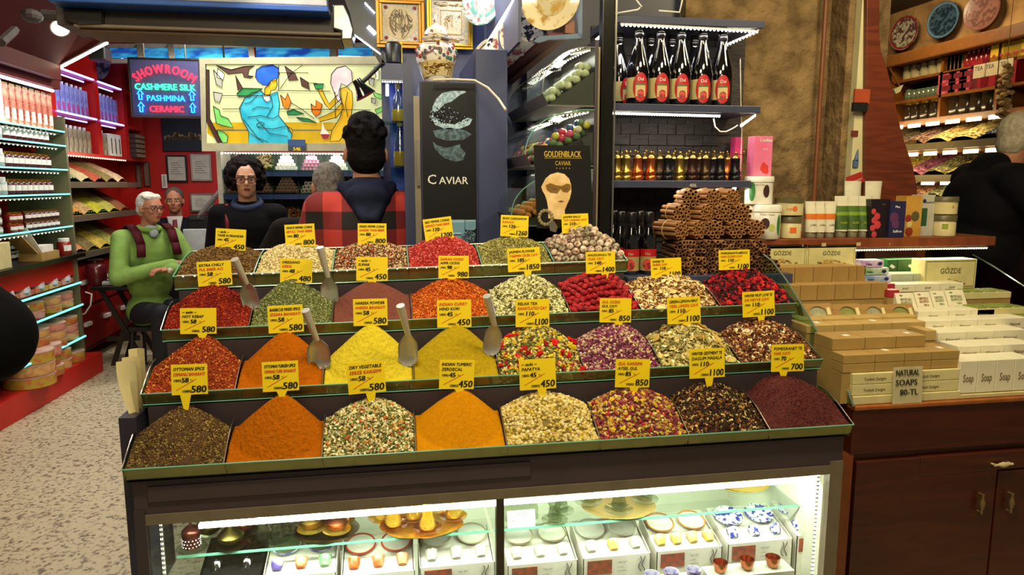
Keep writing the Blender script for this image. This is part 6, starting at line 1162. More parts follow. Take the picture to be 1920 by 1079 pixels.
mb = MB(); R_ = Matrix.Translation(sp) @ Vector((.35, -.75, -.6)).to_track_quat('Z', 'Y').to_matrix().to_4x4(); mb.T = R_; mb.lathe([(.045, -.12), (.050, -.01), (.052, 0)], 24); fin(mb, 'housing', steel, t, smooth=True)
mb = MB(); mb.T = R_; mb.lathe([(.044, .001), (.030, .004), (.001, .006)], 24); fin(mb, 'lamp_face', _glow('lamp_face', 'e8eeff', 30), t)
mb = MB(); P0 = UY(60, 30, 4.3); mb.ell(P0, (.05, .07, .035), 12); mb.tube([UY(80, 28, 4.4), UY(150, 32, 4.4)], [.03, .022], 8); mb.tube([UY(2, 80, 4.0), UY(28, 56, 4.2)], .022, 6); T_(fin(mb, 'ceiling_bracket', M('dusty_grey', '4c4440', r=.8, b=.5, bs=20)), 'dusty grey metal bracket on the maroon soffit left of the spotlight', 'bracket')
# first unit: glass shelves
u1 = thing('glass_shelf_unit', 'red shelf unit with lit glass shelf edges full of jars at the far left', 'shelf unit', (-2.5, 5.2, 0)); Y0, Y1 = 4.35, 5.72
fin(bx(-2.9, -2.72, Y0, Y1, 0, 2.05), 'back_panel', red, u1); fin(bx(-2.72, -2.30, Y1, Y1+.03, .2, 1.95), 'end_frame', M('olive_metal', '6c6a4c', r=.4), u1)
q = [(x, y, 0) for x, y in ((-2.92, 4.2), (-2.33, 4.55), (-2.26, 5.95), (-2.92, 5.95))]; fin(MB().slab(q, (0, 0, .16)), 'base_plinth', red, u1, bev=.005); fin(bx(-2.9, -2.42, 3.6, 4.60, 0, .40), 'red_base', red, u1)
cy_ = _glow('cyan_edge', '7fe8ee', 1.1); SH = {}
for i, y in enumerate((248, 274, 318, 363, 424)):
    z = LX(128, y).z; SH[i] = z; fin(bx(-2.70, -2.30, Y0, Y1-.01, z-.008, z), 'glass_shelf', gtint, u1); fin(bx(-2.30, -2.292, Y0, Y1-.01, z-.009, z+.001), 'lit_edge', cy_, u1)
    led(u1, (-2.315, Y0, z-.03), (-2.315, Y1-.1, z-.03), 24, .004, LEDW)
z = LX(75, 163).z; mb = MB(); mb.tube([(-2.31, Y0, z), (-2.31, Y1-.1, z)], .010, 8); fin(mb, 'light_tube', LEDC, u1); fin(bx(-2.72, -2.30, Y0, Y1, z+.02, z+.16), 'top_fascia', M('brown_red', '5a2018', r=.6), u1)
ZC2 = LX(130, 478).z; fin(bx(-2.75, -2.26, Y0, Y1+.08, ZC2-.03, ZC2), 'counter_top', dsteel, u1); fin(bx(-2.75, -2.32, Y0, Y1, ZC2-.16, ZC2-.03), 'counter_rail', red, u1)
for i, y in enumerate((530, 571, 630)):
    z = LX((144, 149, 155)[i], y).z; SH[5+i] = z; fin(bx(-2.72, -2.29, 4.5, Y1+.02, z-.008, z), 'glass_shelf', gtint, u1); fin(bx(-2.29, -2.281, 4.5, Y1+.02, z-.010, z+.002), 'lit_edge', cy_, u1)
area('shelf_wash_light', (-2.05, 5.0, 2.0), 1.0, 3.5, (1, .96, .92), (-2.5, 5.1, 1.3), .05)
dj = [scol('jam_dark', '4a1418', r=.2), scol('jam_red', '8c2018', r=.2), scol('jam_brown', '6a3a1c', r=.2)]; pj = scol('pale_jar', 'a8b4b0', r=.15); golid = gold
def jarproto(body, lidm, r_, h, nm, label, grp, tp_=.0):
    t = thing(nm, label, 'jar', (0, 0, 0), grp); fin(MB().lathe([(r_*.9, 0), (r_, h*.06), (r_, h*.72), (r_*.75, h*.82)], 14), 'glass_body', body, t, smooth=True, world=False); fin(MB().lathe([(r_*.82, h*.8), (r_*.84, h*.98), (r_*.75, h), (.001, h)], 14), 'lid', lidm, t, smooth=True, world=False)
    fin(arcpatch(MB(), r_*1.01, -1.2, .9, h*.25, h*.6), 'paper_label', paper, t, smooth=True, world=False); return t
shn = ['top', 'second', 'third', 'fourth', 'fifth']
def jarrow(proto, z, ya, yb, step, X, label, layers=1, h=0, grp=None):
    k = 0; n = int((yb-ya)/step)
    for L_ in range(layers):
        for i in range(n):
            loc = (X, ya+step*(i+.5), z+.001+L_*(h+.002)); lb = label+', '+ORD[i]+('' if layers == 1 else ' '+('bottom', 'second', 'third')[L_]+' layer')
            if k == 0: proto.location = loc; proto['label'] = lb
            else: dup(proto, loc, lb, rz=0)
            if grp: proto['group'] = grp
            k += 1
# top shelf: tall packets
t = thing('tall_packet', 'tall reddish packet standing on the top glass shelf', 'packet', (-2.38, 4.5, SH[0]+.001), 'tall packets on the top glass shelf'); fin(MB().box(-.05, .05, -.032, .032, 0, .24), 'packet', scol('packet_red', 'b8543c', 'e0b090', ns=30), t, world=False, bev=.003); fin(MB().box(.05, .051, -.024, .024, .03, .10), 'front_label', paper, t, world=False); fin(MB().box(-.05, .05, -.032, .032, .24, .25), 'top_fold', gold, t, world=False)
t['label'] += ', leftmost'
for i in range(1, 14): dup(t, (-2.38, 4.5+.085*i, SH[0]+.001), 'tall reddish packet on the top glass shelf, '+ORD[i])
T_(fin(bx(-2.44, -2.33, 4.92, 4.97, SH[0]+.001, SH[0]+.26), 'white_packet', paper), 'white packet among the reddish ones on the top glass shelf', 'packet')
for i in (1, 2, 3):
    p_ = jarproto(dj[0], golid, .034, .115 if i == 1 else .10, 'jam_jar', '', '')
    jarrow(p_, SH[i], 4.98, 5.66, .076, -2.37, 'dark red jar with gold lid on the %s glass shelf' % shn[i], grp='dark jars on the %s glass shelf' % shn[i])
    p_ = jarproto(pj, white, .036, .11, 'clear_jar', '', ''); jarrow(p_, SH[i], 4.45, 4.96, .082, -2.36, 'pale clear jar with white lid on the %s glass shelf' % shn[i], grp='pale jars on the %s glass shelf' % shn[i])
p_ = jarproto(dj[0], golid, .030, .062, 'small_jar', '', ''); jarrow(p_, SH[4], 5.12, 5.66, .068, -2.35, 'small dark red jar stacked on the fifth glass shelf', 2, .062, 'small dark jars on the fifth shelf')
p_ = jarproto(dj[1], golid, .034, .062, 'small_jar', '', ''); jarrow(p_, SH[4], 4.90, 5.10, .075, -2.34, 'small red-brown jar stacked on the fifth glass shelf', 2, .062, 'red-brown jars on the fifth shelf')
p_ = jarproto(pj, golid, .032, .055, 'small_jar', '', ''); jarrow(p_, SH[4], 4.45, 4.88, .075, -2.35, 'small pale jar stacked on the fifth glass shelf', 3, .055, 'small pale jars on the fifth shelf')
p_ = jarproto(dj[0], white, .028, .06, 'small_jar', '', ''); jarrow(p_, ZC2, 5.0, 5.6, .062, -2.52, 'tiny dark jar behind the open carton', 2, .06, 'tiny dark jars on the counter')
q = LX(136, 475); p_ = jarproto(dj[1], paper, .045, .12, 'jam_jar', 'large red jar with paper lid at the right end of the left counter', None); p_.location = (-2.33, 5.62, ZC2+.001)
t = thing('open_carton', 'open kraft carton with white flap standing on the left counter', 'carton', (-2.34, 5.2, ZC2+.001)); fin(bx(-2.42, -2.28, 5.16, 5.42, ZC2+.001, ZC2+.055), 'tray', kraft, t); mb = MB(); mb.slab([(-2.40, 5.16, ZC2+.05), (-2.30, 5.16, ZC2+.05), (-2.34, 4.98, ZC2+.22), (-2.44, 4.98, ZC2+.22)], (0, .015, 0)); fin(mb, 'flap', kraft, t); mb = MB(); mb.slab([(-2.39, 5.18, ZC2+.056), (-2.29, 5.20, ZC2+.056), (-2.31, 5.06, ZC2+.23), (-2.39, 5.04, ZC2+.23)], (0, .006, .0)); mb.box(-2.38, -2.29, 5.2, 5.36, ZC2+.056, ZC2+.10); fin(mb, 'white_paper', paper, t)
T_(fin(bx(-2.45, -2.29, 4.55, 4.80, ZC2+.001, ZC2+.16), 'beige_carton', crb, bev=.004), 'beige carton at the far left end of the counter', 'carton')
# plastic wrapped trays below the counter, round boxes
wrap = M('plastic_wrap', 'c8c4c6', r=.2, col2='a8a0a4', ns=30, coat=.6)
tinm = [scol('tin_yellow', 'b89a34', 'c96a3c', r=.4, ns=14, con=(.55, .62)), scol('tin_orange', 'b8683c', 'd8a868', r=.4, ns=14), scol('tin_pink', 'b0503c', 'd89080', r=.4, ns=14)]; tinl = scol('tin_lid', 'd0b0a0', 'b88c78', r=.35, ns=10)
def tin(X, Y, z, r_, h, m_, label):
    t = thing('round_box', label, 'round box', (X, Y, z), None); fin(MB().lathe([(r_*.98, 0), (r_, .002), (r_, h*.9), (r_*.97, h*.92)], 30), 'box', m_, t, smooth=True, world=False); fin(MB().lathe([(r_*1.01, h*.86), (r_*1.01, h*.97), (r_*.97, h), (.001, h*1.0)], 30), 'lid', tinl, t, smooth=True, world=False); return t
zb = .161
for i in range(3): tin(-2.36, 5.02, zb+.078*i, .15, .076, tinm[i % 2], 'big round box, %s of the front stack on the red plinth' % ('bottom', 'middle', 'top')[i])
tin(-2.36, 5.27, zb, .10, .07, tinm[0], 'yellow round box right of the front stack, bottom one'); tin(-2.38, 5.27, zb+.072, .10, .07, tinm[0], 'yellow round box right of the front stack, second one'); tin(-2.40, 5.25, zb+.144, .14, .078, tinm[2], 'pink round box with a silver tag on top of two yellow ones'); tin(-2.37, 5.46, zb, .085, .07, tinm[1], 'orange round box in the middle of the plinth, bottom'); tin(-2.37, 5.46, zb+.072, .085, .07, tinm[0], 'yellow round box in the middle of the plinth, top'); tin(-2.37, 5.66, zb, .095, .08, tinm[0], 'yellow round box at the right end of the plinth'); tin(-2.50, 5.62, zb+.001, .05, .14, tinm[1], 'slim orange round box behind the yellow one at the right end of the plinth')
nmz = ['upper', 'middle', 'lower']
for s_, (zi, rr_) in enumerate(((SH[6], .085), (SH[7], .10))):
    h_ = .055
    for i in range(5):
        Yp = 4.72+i*.225
        for L_ in range(3 if s_ == 1 else 2): tin(-2.39+.012*(i % 2), Yp, zi+.001+L_*(h_+.002), rr_, h_, tinm[(i+L_) % 3], 'round box on the %s glass shelf below the counter, %s %s' % (('middle', 'lowest')[s_], ORD[i], ('bottom', 'second', 'third')[L_]+' layer'))
jp = jarproto(scol('honey', '9c4a14', r=.15), gold, .05, .12, 'honey_jar', 'amber honey jar at the front of the lowest glass shelf', None); jp.location = (-2.325, 4.78, SH[7]+.18); bpy.data.objects.remove(jp.children[2]); jp.location.z = SH[7]+.175
for i in range(6):
    t = thing('wrapped_tray', 'shiny plastic wrapped tray of sweets below the counter, %s' % ORD[i], 'wrapped tray', (-2.42, 4.62+i*.20, SH[5]+.001), None); fin(MB().box(-.10, .10, -.09, .09, 0, .035), 'tray', tinm[i % 3], t, world=False, bev=.006)
    mb = MB().ell((0, 0, .038), (.115, .10, .065), 14); 
    for k in range(len(mb.v)): x, y, z = mb.v[k]; mb.v[k] = (x*(1+.08*sin(k*1.7)), y*(1+.08*cos(k*2.3)), max(.001, z*(1+.2*sin(k*3.1))))
    fin(mb, 'plastic_wrap', wrap, t, world=False)
# second unit: drawers, slanted spice bins, red shelves above
u2 = thing('red_wall_unit', 'tall red wall unit with spice bins, drawers and blue-white light strips', 'shelf unit', (-2.7, 7.0, 0)); XF = -2.50; Ya, Yb = 5.95, 7.6
fin(bx(-2.92, -2.80, Ya, 8.19, 0, 2.9), 'back_panel', red, u2); fin(bx(-2.80, XF+.05, Ya, Yb, .12, .84), 'drawer_carcass', M('dark_maroon', '5c1614', r=.4), u2)
for i in range(4):
    for j in range(2):
        o = fin(bx(XF+.05, XF+.062, Ya+.03+i*.40, Ya+.41+i*.40, .16+j*.34, .47+j*.34), 'drawer', M('drawer_red', '8c1a16', r=.4), u2); fin(bx(XF+.062, XF+.085, Ya+.16+i*.40, Ya+.27+i*.40, .33+j*.34, .36+j*.34), 'handle', paper, o)
LIPS = [UX(180, 342, XF+.08).z, UX(185, 401, XF+.08).z, UX(175, 470, XF+.08).z]
BC = [[('5c6a34', '8c8c58'), ('a09468', 'b4a880'), ('90341c', 'a84c28'), ('6a5a2c', '8c7a44'), ('b08c68', 'd8c0a0')], [('b87000', 'c88410'), ('8c6a3c', 'b0905c'), ('949008', 'b0ac20'), ('a09840', 'b8b058'), ('7c5a3c', '9c4c2c')], [('b8682c', 'd08c4c'), ('5c4a20', '7c6a34'), ('a88c2c', 'c9ac44'), ('8c8a34', 'acac5c'), ('8c3c2c', 'a85c3c')]]
BN = [['green herb', 'pale cream', 'orange-red', 'olive brown', 'pinkish tan'], ['orange', 'light brown', 'lime yellow', 'pale yellow', 'rust brown'], ['burnt orange', 'dark olive', 'mustard', 'olive green', 'brick red']]
for k, zl in enumerate(LIPS):
    fin(bx(-2.80, XF+.10, Ya, Yb, zl-.045, zl), 'bin_tray', M('grey_brown_tray', '5c5444', r=.4), u2); top = zl+(.20, .24, .24)[k]
    led(u2, (XF-.12, Ya+.05, top+.06), (XF-.12, Yb-.3, top+.06), 26, .0028, LEDWARM)
    for i in range(6):
        ya_ = Ya+.02+i*.262; fin(MB().slab([(XF+.095, ya_-.004, zl), (-2.80, ya_-.004, top+.03), (-2.80, ya_-.004, zl)], (0, .003, 0)), 'bin_divider', gtint, u2)
    for i in range(5):
        ya_ = Ya+.02+i*.262+.006; yb_ = ya_+.25; mb = MB(); n = 8; vs = []
        for a_ in range(n+1):
            for b_ in range(n+1): s, r_ = a_/n, b_/n; vs.append((XF+.085-(XF+.085+2.795)*s, ya_+(yb_-ya_)*r_, zl+.002+(top-zl)*s**.8+.035*sin(pi*r_)*(1-s*.5)+.004*sin(a_*5+b_*3)))
        mb.add(vs, [(a_*(n+1)+b_, (a_+1)*(n+1)+b_, (a_+1)*(n+1)+b_+1, a_*(n+1)+b_+1) for a_ in range(n) for b_ in range(n)]); mb.box(-2.795, XF+.08, ya_, yb_, zl+.0005, zl+.003); c1, c2 = BC[k][i]
        tag(fin(mb, 'loose_spice', scol('loose_%d_%d' % (k, i), c1, c2, r=.8, ns=60, b=.5, bs=90), smooth=True), 'slanted bed of %s spice, %s tier of the red wall unit' % (BN[k][i], ('upper', 'middle', 'lower')[k]), 'spice', kind='stuff')
area('bin_light', (-2.15, 6.7, 1.75), 1.0, 3, (1, .95, .7), (-2.6, 6.7, 1.2), .05)
RL = [UX(180, 150, XF).z, UX(180, 222, XF).z, UX(180, 289, XF).z]; YE = 8.15
for z in RL: fin(bx(-2.80, XF, 5.65, YE, z-.03, z), 'red_shelf', red, u2)
for z in RL[:2]:
    for (a_, b_) in ((5.7, 6.0), (6.1, 6.85), (6.95, 7.5)): mb = MB(); mb.tube([(XF+.012, a_, z-.012), (XF+.012, b_, z-.012)], .008, 6); mb.tube([(XF-.03, a_, z-.045), (XF-.03, b_-.1, z-.045)], .006, 6); fin(mb, 'blue_white_tube', _glow('blue_tube', '7a80ff', 6), u2)
mb = MB(); mb.tube([UX(206, 96, XF), UX(240, 117, XF)], .008, 6); fin(mb, 'blue_white_tube', _glow('blue_tube', '7a80ff', 6), u2)
led(u2, (XF+.01, 6.0, RL[2]-.035), (XF+.01, 7.5, RL[2]-.035), 30, .006, LEDWARM)
for y in (6.06, 6.92, 7.60, 8.1): fin(bx(-2.80, XF+.005, y-.045, y+.045, RL[2], 2.85), 'red_post', red, u2)
bp = thing('clear_packet', 'clear packet glowing blue on the upper red shelf', 'packet', (-2.58, 6.17, RL[1]+.001), 'clear packets on the upper red shelf'); fin(MB().box(-.04, .04, -.036, .036, 0, .22), 'packet', scol('packet_blue_light', '7480d8', 'a0a8e8', r=.2, ns=12), bp, world=False, bev=.004); fin(MB().lathe([(.012, .22), (.014, .25)], 8), 'cap', white, bp, world=False); fin(MB().box(.04, .041, -.02, .02, .02, .08), 'pink_label', scol('pink_lab', 'c85098'), bp, world=False)  # blue light of the tubes put into the clear packets' base colour
for i in range(1, 8): dup(bp, (-2.58, 6.17+i*.09, RL[1]+.001), 'clear packet glowing blue on the upper red shelf, '+ORD[i])
for i in range(6): dup(bp, (-2.58, 7.04+i*.09, RL[1]+.001), 'clear bluish packet in the narrow right bay, '+ORD[i], 'clear packets in the right bay')
tp_ = thing('spice_packet', 'grey-brown packet on the lower red shelf', 'packet', (-2.58, 6.17, RL[2]+.001), 'grey-brown packets on the lower red shelf'); fin(MB().box(-.04, .04, -.036, .036, 0, .19), 'packet', scol('greybrown_packet', '6c6258', 'a89c80', r=.3, ns=12), tp_, world=False, bev=.004); fin(MB().lathe([(.014, .19), (.016, .22)], 8), 'cap', white, tp_, world=False)
for i in range(1, 8): dup(tp_, (-2.58, 6.17+i*.09, RL[2]+.001), 'grey-brown packet on the lower red shelf, '+ORD[i])
for i in range(3): dup(tp_, (-2.56, 5.74+i*.10, RL[2]+.001), 'tan packet on the lower red shelf left of the first post, '+ORD[i], 'tan packets by the first post', sc=(1, 1.15, 1.1))
wp = thing('white_striped_packet', 'white packet in the right bay of the lower red shelf', 'packet', (-2.56, 7.22, RL[2]+.001), 'white packets in the right bay'); fin(MB().box(-.03, .05, -.04, .04, 0, .20), 'packet', paper, wp, world=False); fin(MB().box(.05, .051, -.01, .012, .02, .16), 'stripe', scol('dark_stripe', '4a3a34'), wp, world=False)
for i in (1, 2): dup(wp, (-2.56, 7.22+.1*i, RL[2]+.001), 'white packet in the right bay, '+ORD[i])
for i in range(2): dup(tp_, (-2.56, 7.02+.1*i, RL[2]+.001), 'dark packet beside the white ones in the right bay of the lower red shelf', 'dark packets in the right bay')
bk = thing('folded_book', 'dark book lying in a stack at the far end of the red shelf', 'book', (-2.55, 7.82, RL[2]+.001), 'stacked dark books'); fin(MB().box(-.12, .1, -.14, .14, 0, .045), 'cover', scol('book_brown', '3c2420', r=.6), bk, world=False, bev=.003); fin(MB().box(.094, .102, -.13, .13, .006, .039), 'pages', scol('page_tan', '8c7a64'), bk, world=False)
bk['label'] += ', bottom one'
for i in range(1, 5): dup(bk, (-2.55, 7.82, RL[2]+.001+.047*i), 'dark book in the stack at the far end of the red shelf, %s' % ('second from bottom', 'middle one', 'second from top', 'top one')[i-1])
t = thing('silver_pot', 'silver pot with red handle on the first bay of the upper red shelf', 'pot', (-2.60, 5.80, RL[1]+.001)); fin(MB().lathe([(.07, 0), (.10, .03), (.105, .08), (.09, .11), (.03, .13), (.012, .15)], 20), 'pot', steel, t, smooth=True, world=False); mb = MB(); mb.tube([(.06, .09, .05), (.08, .17, .10), (.06, .19, .04)], .01, 6); fin(mb, 'handle', red, t, world=False)
for i, (y, lb) in enumerate(((6.35, 'left'), (7.15, 'right'))):
    t = thing('wall_plate', 'large blue and white patterned plate above the red shelf, %s one' % lb, 'plate', (-2.62, y, RL[0]+.30), None); mb = MB(); mb.T = Vector((.97, -.2, .1)).to_track_quat('Z', 'Y').to_matrix().to_4x4(); mb.lathe([(.02, 0), (.18, .005), (.27, .03), (.272, .034), (.18, .012), (.001, .006)], 32); fin(mb, 'dish', scol('blue_white_dish', 'a8a498', '39425c', r=.3, ns=18, con=(.48, .54)), t, smooth=True, world=False)
    mb = MB(); mb.T = Vector((.97, -.2, .1)).to_track_quat('Z', 'Y').to_matrix().to_4x4(); mb.lathe([(.08, .009), (.09, .011)], 24); fin(mb, 'gold_ring', gold, t, world=False)
T_(fin(bx(*[UY(165, 100, 5.9).x, UY(196, 100, 5.9).x], 5.9, 6.05, UY(180, 112, 5.9).z, UY(180, 86, 5.9).z), 'black_speaker', black, bev=.01), 'small black loudspeaker under the dotted light strip', 'loudspeaker')
# back wall pieces
def wallpic(x0, y0, x1, y1, label, fm, im, name='framed_document', Y=8.19, b=.02):
    a = PB(x0, y0, x1, y1, Y); t = thing(name, label, 'picture', ((a[0]+a[1])/2, Y, a[2])); fin(bx(a[0], a[1], Y-.02, Y, a[2], a[3]), 'frame', fm, t, bev=.003); fin(bx(a[0]+b, a[1]-b, Y-.022, Y-.02, a[2]+b, a[3]-b), 'sheet', im, t); return t, a
doc = scol('document', 'c9c4b4', r=.6)
for (q, lb, fm) in (((313, 291, 352, 342), 'framed cream certificate in a dark frame on the red wall', black), ((358, 289, 397, 340), 'white certificate in a silver frame right of the dark framed one', steel), ((357, 363, 402, 398), 'white framed notice behind the slanted grey bar', steel)):
    t, a = wallpic(*q, lb, fm, doc); mb = MB()
    for k in range(6): mb.box(a[0]+(a[1]-a[0])*.22, a[0]+(a[1]-a[0])*(.78-.1*(k % 3)), 8.167, 8.168, a[2]+(a[3]-a[2])*(.3+.08*k), a[2]+(a[3]-a[2])*(.315+.08*k))
    fin(mb, 'text_lines', gink, t)
t, a = wallpic(305, 222, 379, 284, 'dark framed picture of a pale town skyline under the neon sign', M('dark_frame', '14181c', r=.4), scol('night_sky', '1c2834', r=.6), b=.012); mb = MB(); rg = random.Random(4)
for i in range(22): u = a[0]+(a[1]-a[0])*(.05+.9*i/22); mb.box(u, u+.028, 8.166, 8.168, a[2]+(a[3]-a[2])*.34, a[2]+(a[3]-a[2])*(.42+.16*rg.random()))
fin(mb, 'town', scol('town_print', '7c6c4c', 'a8986c', ns=60), t)
for (q, lb) in (((270, 303, 282, 350), 'narrow brown framed picture on the red wall'), ((256, 308, 266, 352), 'narrow grey framed picture nearest the wall unit')): wallpic(*q, lb, M('brown_frame', '4c2a20', r=.5), scol('dull_print', '7a5c50'), b=.012)
t, a = wallpic(304, 327, 314, 353, 'small white wall device under the dark certificate', white, scol('device_face', 'b8b49c'), name='wall_device', b=.015)
# neon sign
YN_ = 6.4; a = PB(246, 112, 375, 218, YN_); t = thing('neon_sign', 'glowing neon sign reading SHOWROOM CASHMERE SILK PASHMINA CERAMIC', 'neon sign', ((a[0]+a[1])/2, YN_, a[2])); W_ = a[1]-a[0]; H_ = a[3]-a[2]
fin(bx(a[0], a[1], YN_, YN_+.05, a[2], a[3]), 'backing', scol('sign_backing', '3a3c62', r=.4), t, bev=.003)
mb = MB(); mb.box(a[0]-.012, a[0]+.0, YN_-.006, YN_+.056, a[2]-.01, a[3]+.01); mb.box(a[1], a[1]+.012, YN_-.006, YN_+.056, a[2]-.01, a[3]+.01); mb.box(a[0], a[1], YN_-.006, YN_+.056, a[3], a[3]+.012); mb.box(a[0], a[1], YN_-.006, YN_+.056, a[2]-.012, a[2]); fin(mb, 'metal_edge', dsteel, t)
for u in (.2, .8): mb = MB(); mb.tube([(a[0]+W_*u, YN_+.03, a[3]), (a[0]+W_*u, YN_+.03, 2.93)], .006, 6); fin(mb, 'hanger', dsteel, t)
nr = _glow('neon_red', 'ff1428', 7); ng = _glow('neon_green', '20ff90', 6); nb = _glow('neon_cyan', '1078ff', 8)
mb = MB(); cx = a[0]+W_*.5; R_ = W_*.62; cz = a[2]+H_*.70-R_+H_*.06; s = 'SHOWROOM'; wd = [TX(c)[2]+.12 for c in s]; tot = sum(wd); acc = 0
for c, w_ in zip(s, wd):
    an = (acc+w_/2)/tot*1.42-.71; acc += w_; w_ -= .03; o = Vector((cx+R_*sin(an), YN_-.02, cz+R_*cos(an))); xd = Vector((cos(an), 0, -sin(an))); yd = Vector((sin(an), 0, cos(an))); mb.text(c, H_*.215, o-xd*(w_-.12)*.5*H_*.17, xd, yd, wmax=(w_-.12)*H_*.17, bold=.0018)
fin(mb, 'red_arc_letters', nr, t); mb = MB(); mb.text('CASHMERE SILK', H_*.155, (cx, YN_-.02, a[2]+H_*.46), al='C', wmax=W_*.88, bold=.0015); fin(mb, 'green_letters', ng, t)
mb = MB(); mb.text('PASHMINA', H_*.145, (cx, YN_-.02, a[2]+H_*.265), al='C', wmax=W_*.56, bold=.0015); fin(mb, 'blue_letters', nb, t); mb = MB(); mb.text('CERAMIC', H_*.155, (cx, YN_-.02, a[2]+H_*.07), al='C', wmax=W_*.50, bold=.0015); fin(mb, 'red_letters', nr, t)
for u in (.135, .885):
    for v in (.07, .285):
        x = a[0]+W_*u; z = a[2]+H_*v; k = H_*.17; pts = [(x-k*.14, YN_-.02, z), (x+k*.14, YN_-.02, z), (x+k*.14, YN_-.02, z+k*.55), (x+k*.30, YN_-.02, z+k*.55), (x, YN_-.02, z+k), (x-k*.30, YN_-.02, z+k*.55), (x-k*.14, YN_-.02, z+k*.55), (x-k*.14, YN_-.02, z)]; mb = MB(); mb.tube(pts, .005, 5); fin(mb, 'neon_arrow', nb, t)
# blue stained glass ceiling band
YS = 6.8; bl_ = thing('stained_glass_band', 'glowing blue stained glass band with grey beams along the shop ceiling', 'ceiling light', (-1.0, YS, 2.5)); blm = M('lit_blue_glass', '0a3c94', r=.3, e=.8, col2='35a0c8', ns=5, con=(.40, .62)); beam = M('grey_beam', '8c8474', r=.6)
for (x0, x1) in ((205, 262), (268, 320), (326, 466), (480, 618), (634, 716)):
    p0, p1 = UY(x0, 109, YS), UY(x1, 109, YS); q1, q0 = UY(x1, 90, YS+.25), UY(x0, 90, YS+.25); o = fin(MB().slab([p0, p1, q1, q0], (0, .01, .01)), 'blue_panel', blm, bl_)
    mb = MB(); N = 13
    for ph in (0, pi): mb.tube([p0+(p1-p0)*(i/N)+(q0-p0)*(.5+.42*sin(2*pi*i/N*1.5+ph))+Vector((0, -.006, -.004)) for i in range(N+1)], .004, 4)
    fin(mb, 'lead_lines', M('lead', '0c1c30', r=.5), o)
for x in (264, 322, 472, 626): fin(MB().slab([UY(x-5, 112, YS-.02), UY(x+6, 112, YS-.02), UY(x+2, 82, YS+.3), UY(x-9, 82, YS+.3)], (0, 0, .03)), 'beam', beam, bl_)
fin(MB().slab([UY(200, 118, YS-.01), UY(722, 118, YS-.01), UY(722, 110, YS-.01), UY(200, 110, YS-.01)], (0, .05, 0)), 'lower_beam', beam, bl_); fin(MB().slab([UY(200, 90, YS+.22), UY(722, 88, YS+.22), UY(722, 80, YS+.22), UY(200, 82, YS+.22)], (0, .05, 0)), 'upper_beam', beam, bl_)
led(bl_, UY(634, 106, YS-.03), UY(700, 107, YS-.03), 22, .007, LEDC)
# shutter housing and blue sign above
YS2 = 3.4; hs = thing('shutter_housing', 'long grey-brown shutter housing with a rounded silver end below the blue sign', 'shutter housing', (-.7, YS2, 2.05)); gb_ = M('grey_brown_panel', '4a4038', r=.5, ns=4); lb_ = M('beige_ledge', '8c7c64', r=.5, ns=4)
def strip_(x0, x1, y0, y1, Y, th, nm, m_, par): a = PB(x0, y0, x1, y1, Y); return fin(bx(a[0], a[1], Y, Y+th, a[2], a[3]), nm, m_, par, bev=.004)
strip_(105, 626, 12, 56, YS2, .25, 'upper_panel', gb_, hs); strip_(138, 640, 52, 58, YS2-.03, .06, 'ledge', lb_, hs); strip_(150, 640, 61, 68, YS2, .22, 'lower_panel', M('brown_ledge', '6a5440', r=.5), hs)
c = [UY(x, y, YS2-.02) for x, y in ((624, 8), (645, 8), (655, 30), (663, 56), (660, 74), (640, 74), (640, 58), (624, 53))]; fin(MB().slab(c, (0, .20, 0)), 'rounded_end', M('silver_end', 'a8a498', r=.3, m=.6), hs, bev=.006)
sg = thing('blue_sign', 'white sign with a bright blue lower edge at the top of the view', 'sign', (-.8, 3.3, 2.2)); strip_(92, 612, -60, 1, 3.28, .1, 'white_face', M('sign_white', 'b8b4b0', r=.4), sg); strip_(90, 616, 1, 12, 3.26, .14, 'blue_edge', M('sign_blue', '1450a0', r=.4), sg)
for (x, y) in ((110, 25), (140, 38)): pass
mb = MB(); mb.slab([UY(x, y, 3.36) for x, y in ((118, 18), (190, 22), (190, 44), (150, 46), (120, 36))], (0, .04, 0)); T_(fin(mb, 'dark_bracket', M('rusty_dark', '2c2824', r=.8)), 'dark mottled metal bracket at the left end of the shutter housing', 'bracket')
# dark panels with light dots right of the housing
pn = thing('dark_canopy', 'dark sloped canopy with dotted light strips between shutter housing and pictures', 'canopy', (-.1, 3.7, 2.2)); fin(MB().slab([UY(x, y, 3.7) for x, y in ((640, -20), (700, -20), (722, 40), (722, 112), (700, 92), (664, 62), (655, 20))], (0, .05, 0)), 'panel', M('canopy_dark', '1c2430', r=.35), pn)
led(pn, UY(661, 63, 3.68), UY(717, 104, 3.68), 24, .0045, LEDC); led(pn, UY(684, 5, 3.68), UY(703, 25, 3.68), 6, .006, LEDC); mb = MB(); mb.tube([UY(690, 50, 3.68), UY(704, 64, 3.68)], .010, 6); fin(mb, 'light_tube', LEDC, pn)
# stained glass panel
YG = 5.0; c2 = lambda x, y, e=0: UY(x/3.596+400, y/3.596, YG-e); sgp = thing('stained_glass_window_sign', 'large lit stained glass panel with a seated woman in teal and a golden kneeling figure', 'stained glass', (UY(555, 280, YG).x, YG, UY(555, 283, YG).z))
fr = M('cream_frame', 'b8b494', r=.45); a = PB(375, 106, 740, 284, YG); 
ou = [UY(375, 110, YG), UY(732, 106, YG), UY(741, 283, YG), UY(380, 284, YG)]; inn = [UY(386, 121, YG), UY(717, 121, YG), UY(718, 269, YG), UY(388, 269, YG)]
for i in range(4): j = (i+1) % 4; fin(MB().slab([ou[i], ou[j], inn[j], inn[i]], (0, -.02, 0)), 'frame_side', fr, sgp)
for u in (420, 700): mb = MB(); q = UY(u, 110, YG+.01); mb.tube([q, (q.x, q.y, 2.93)], .006, 6); fin(mb, 'hanger', dsteel, sgp)
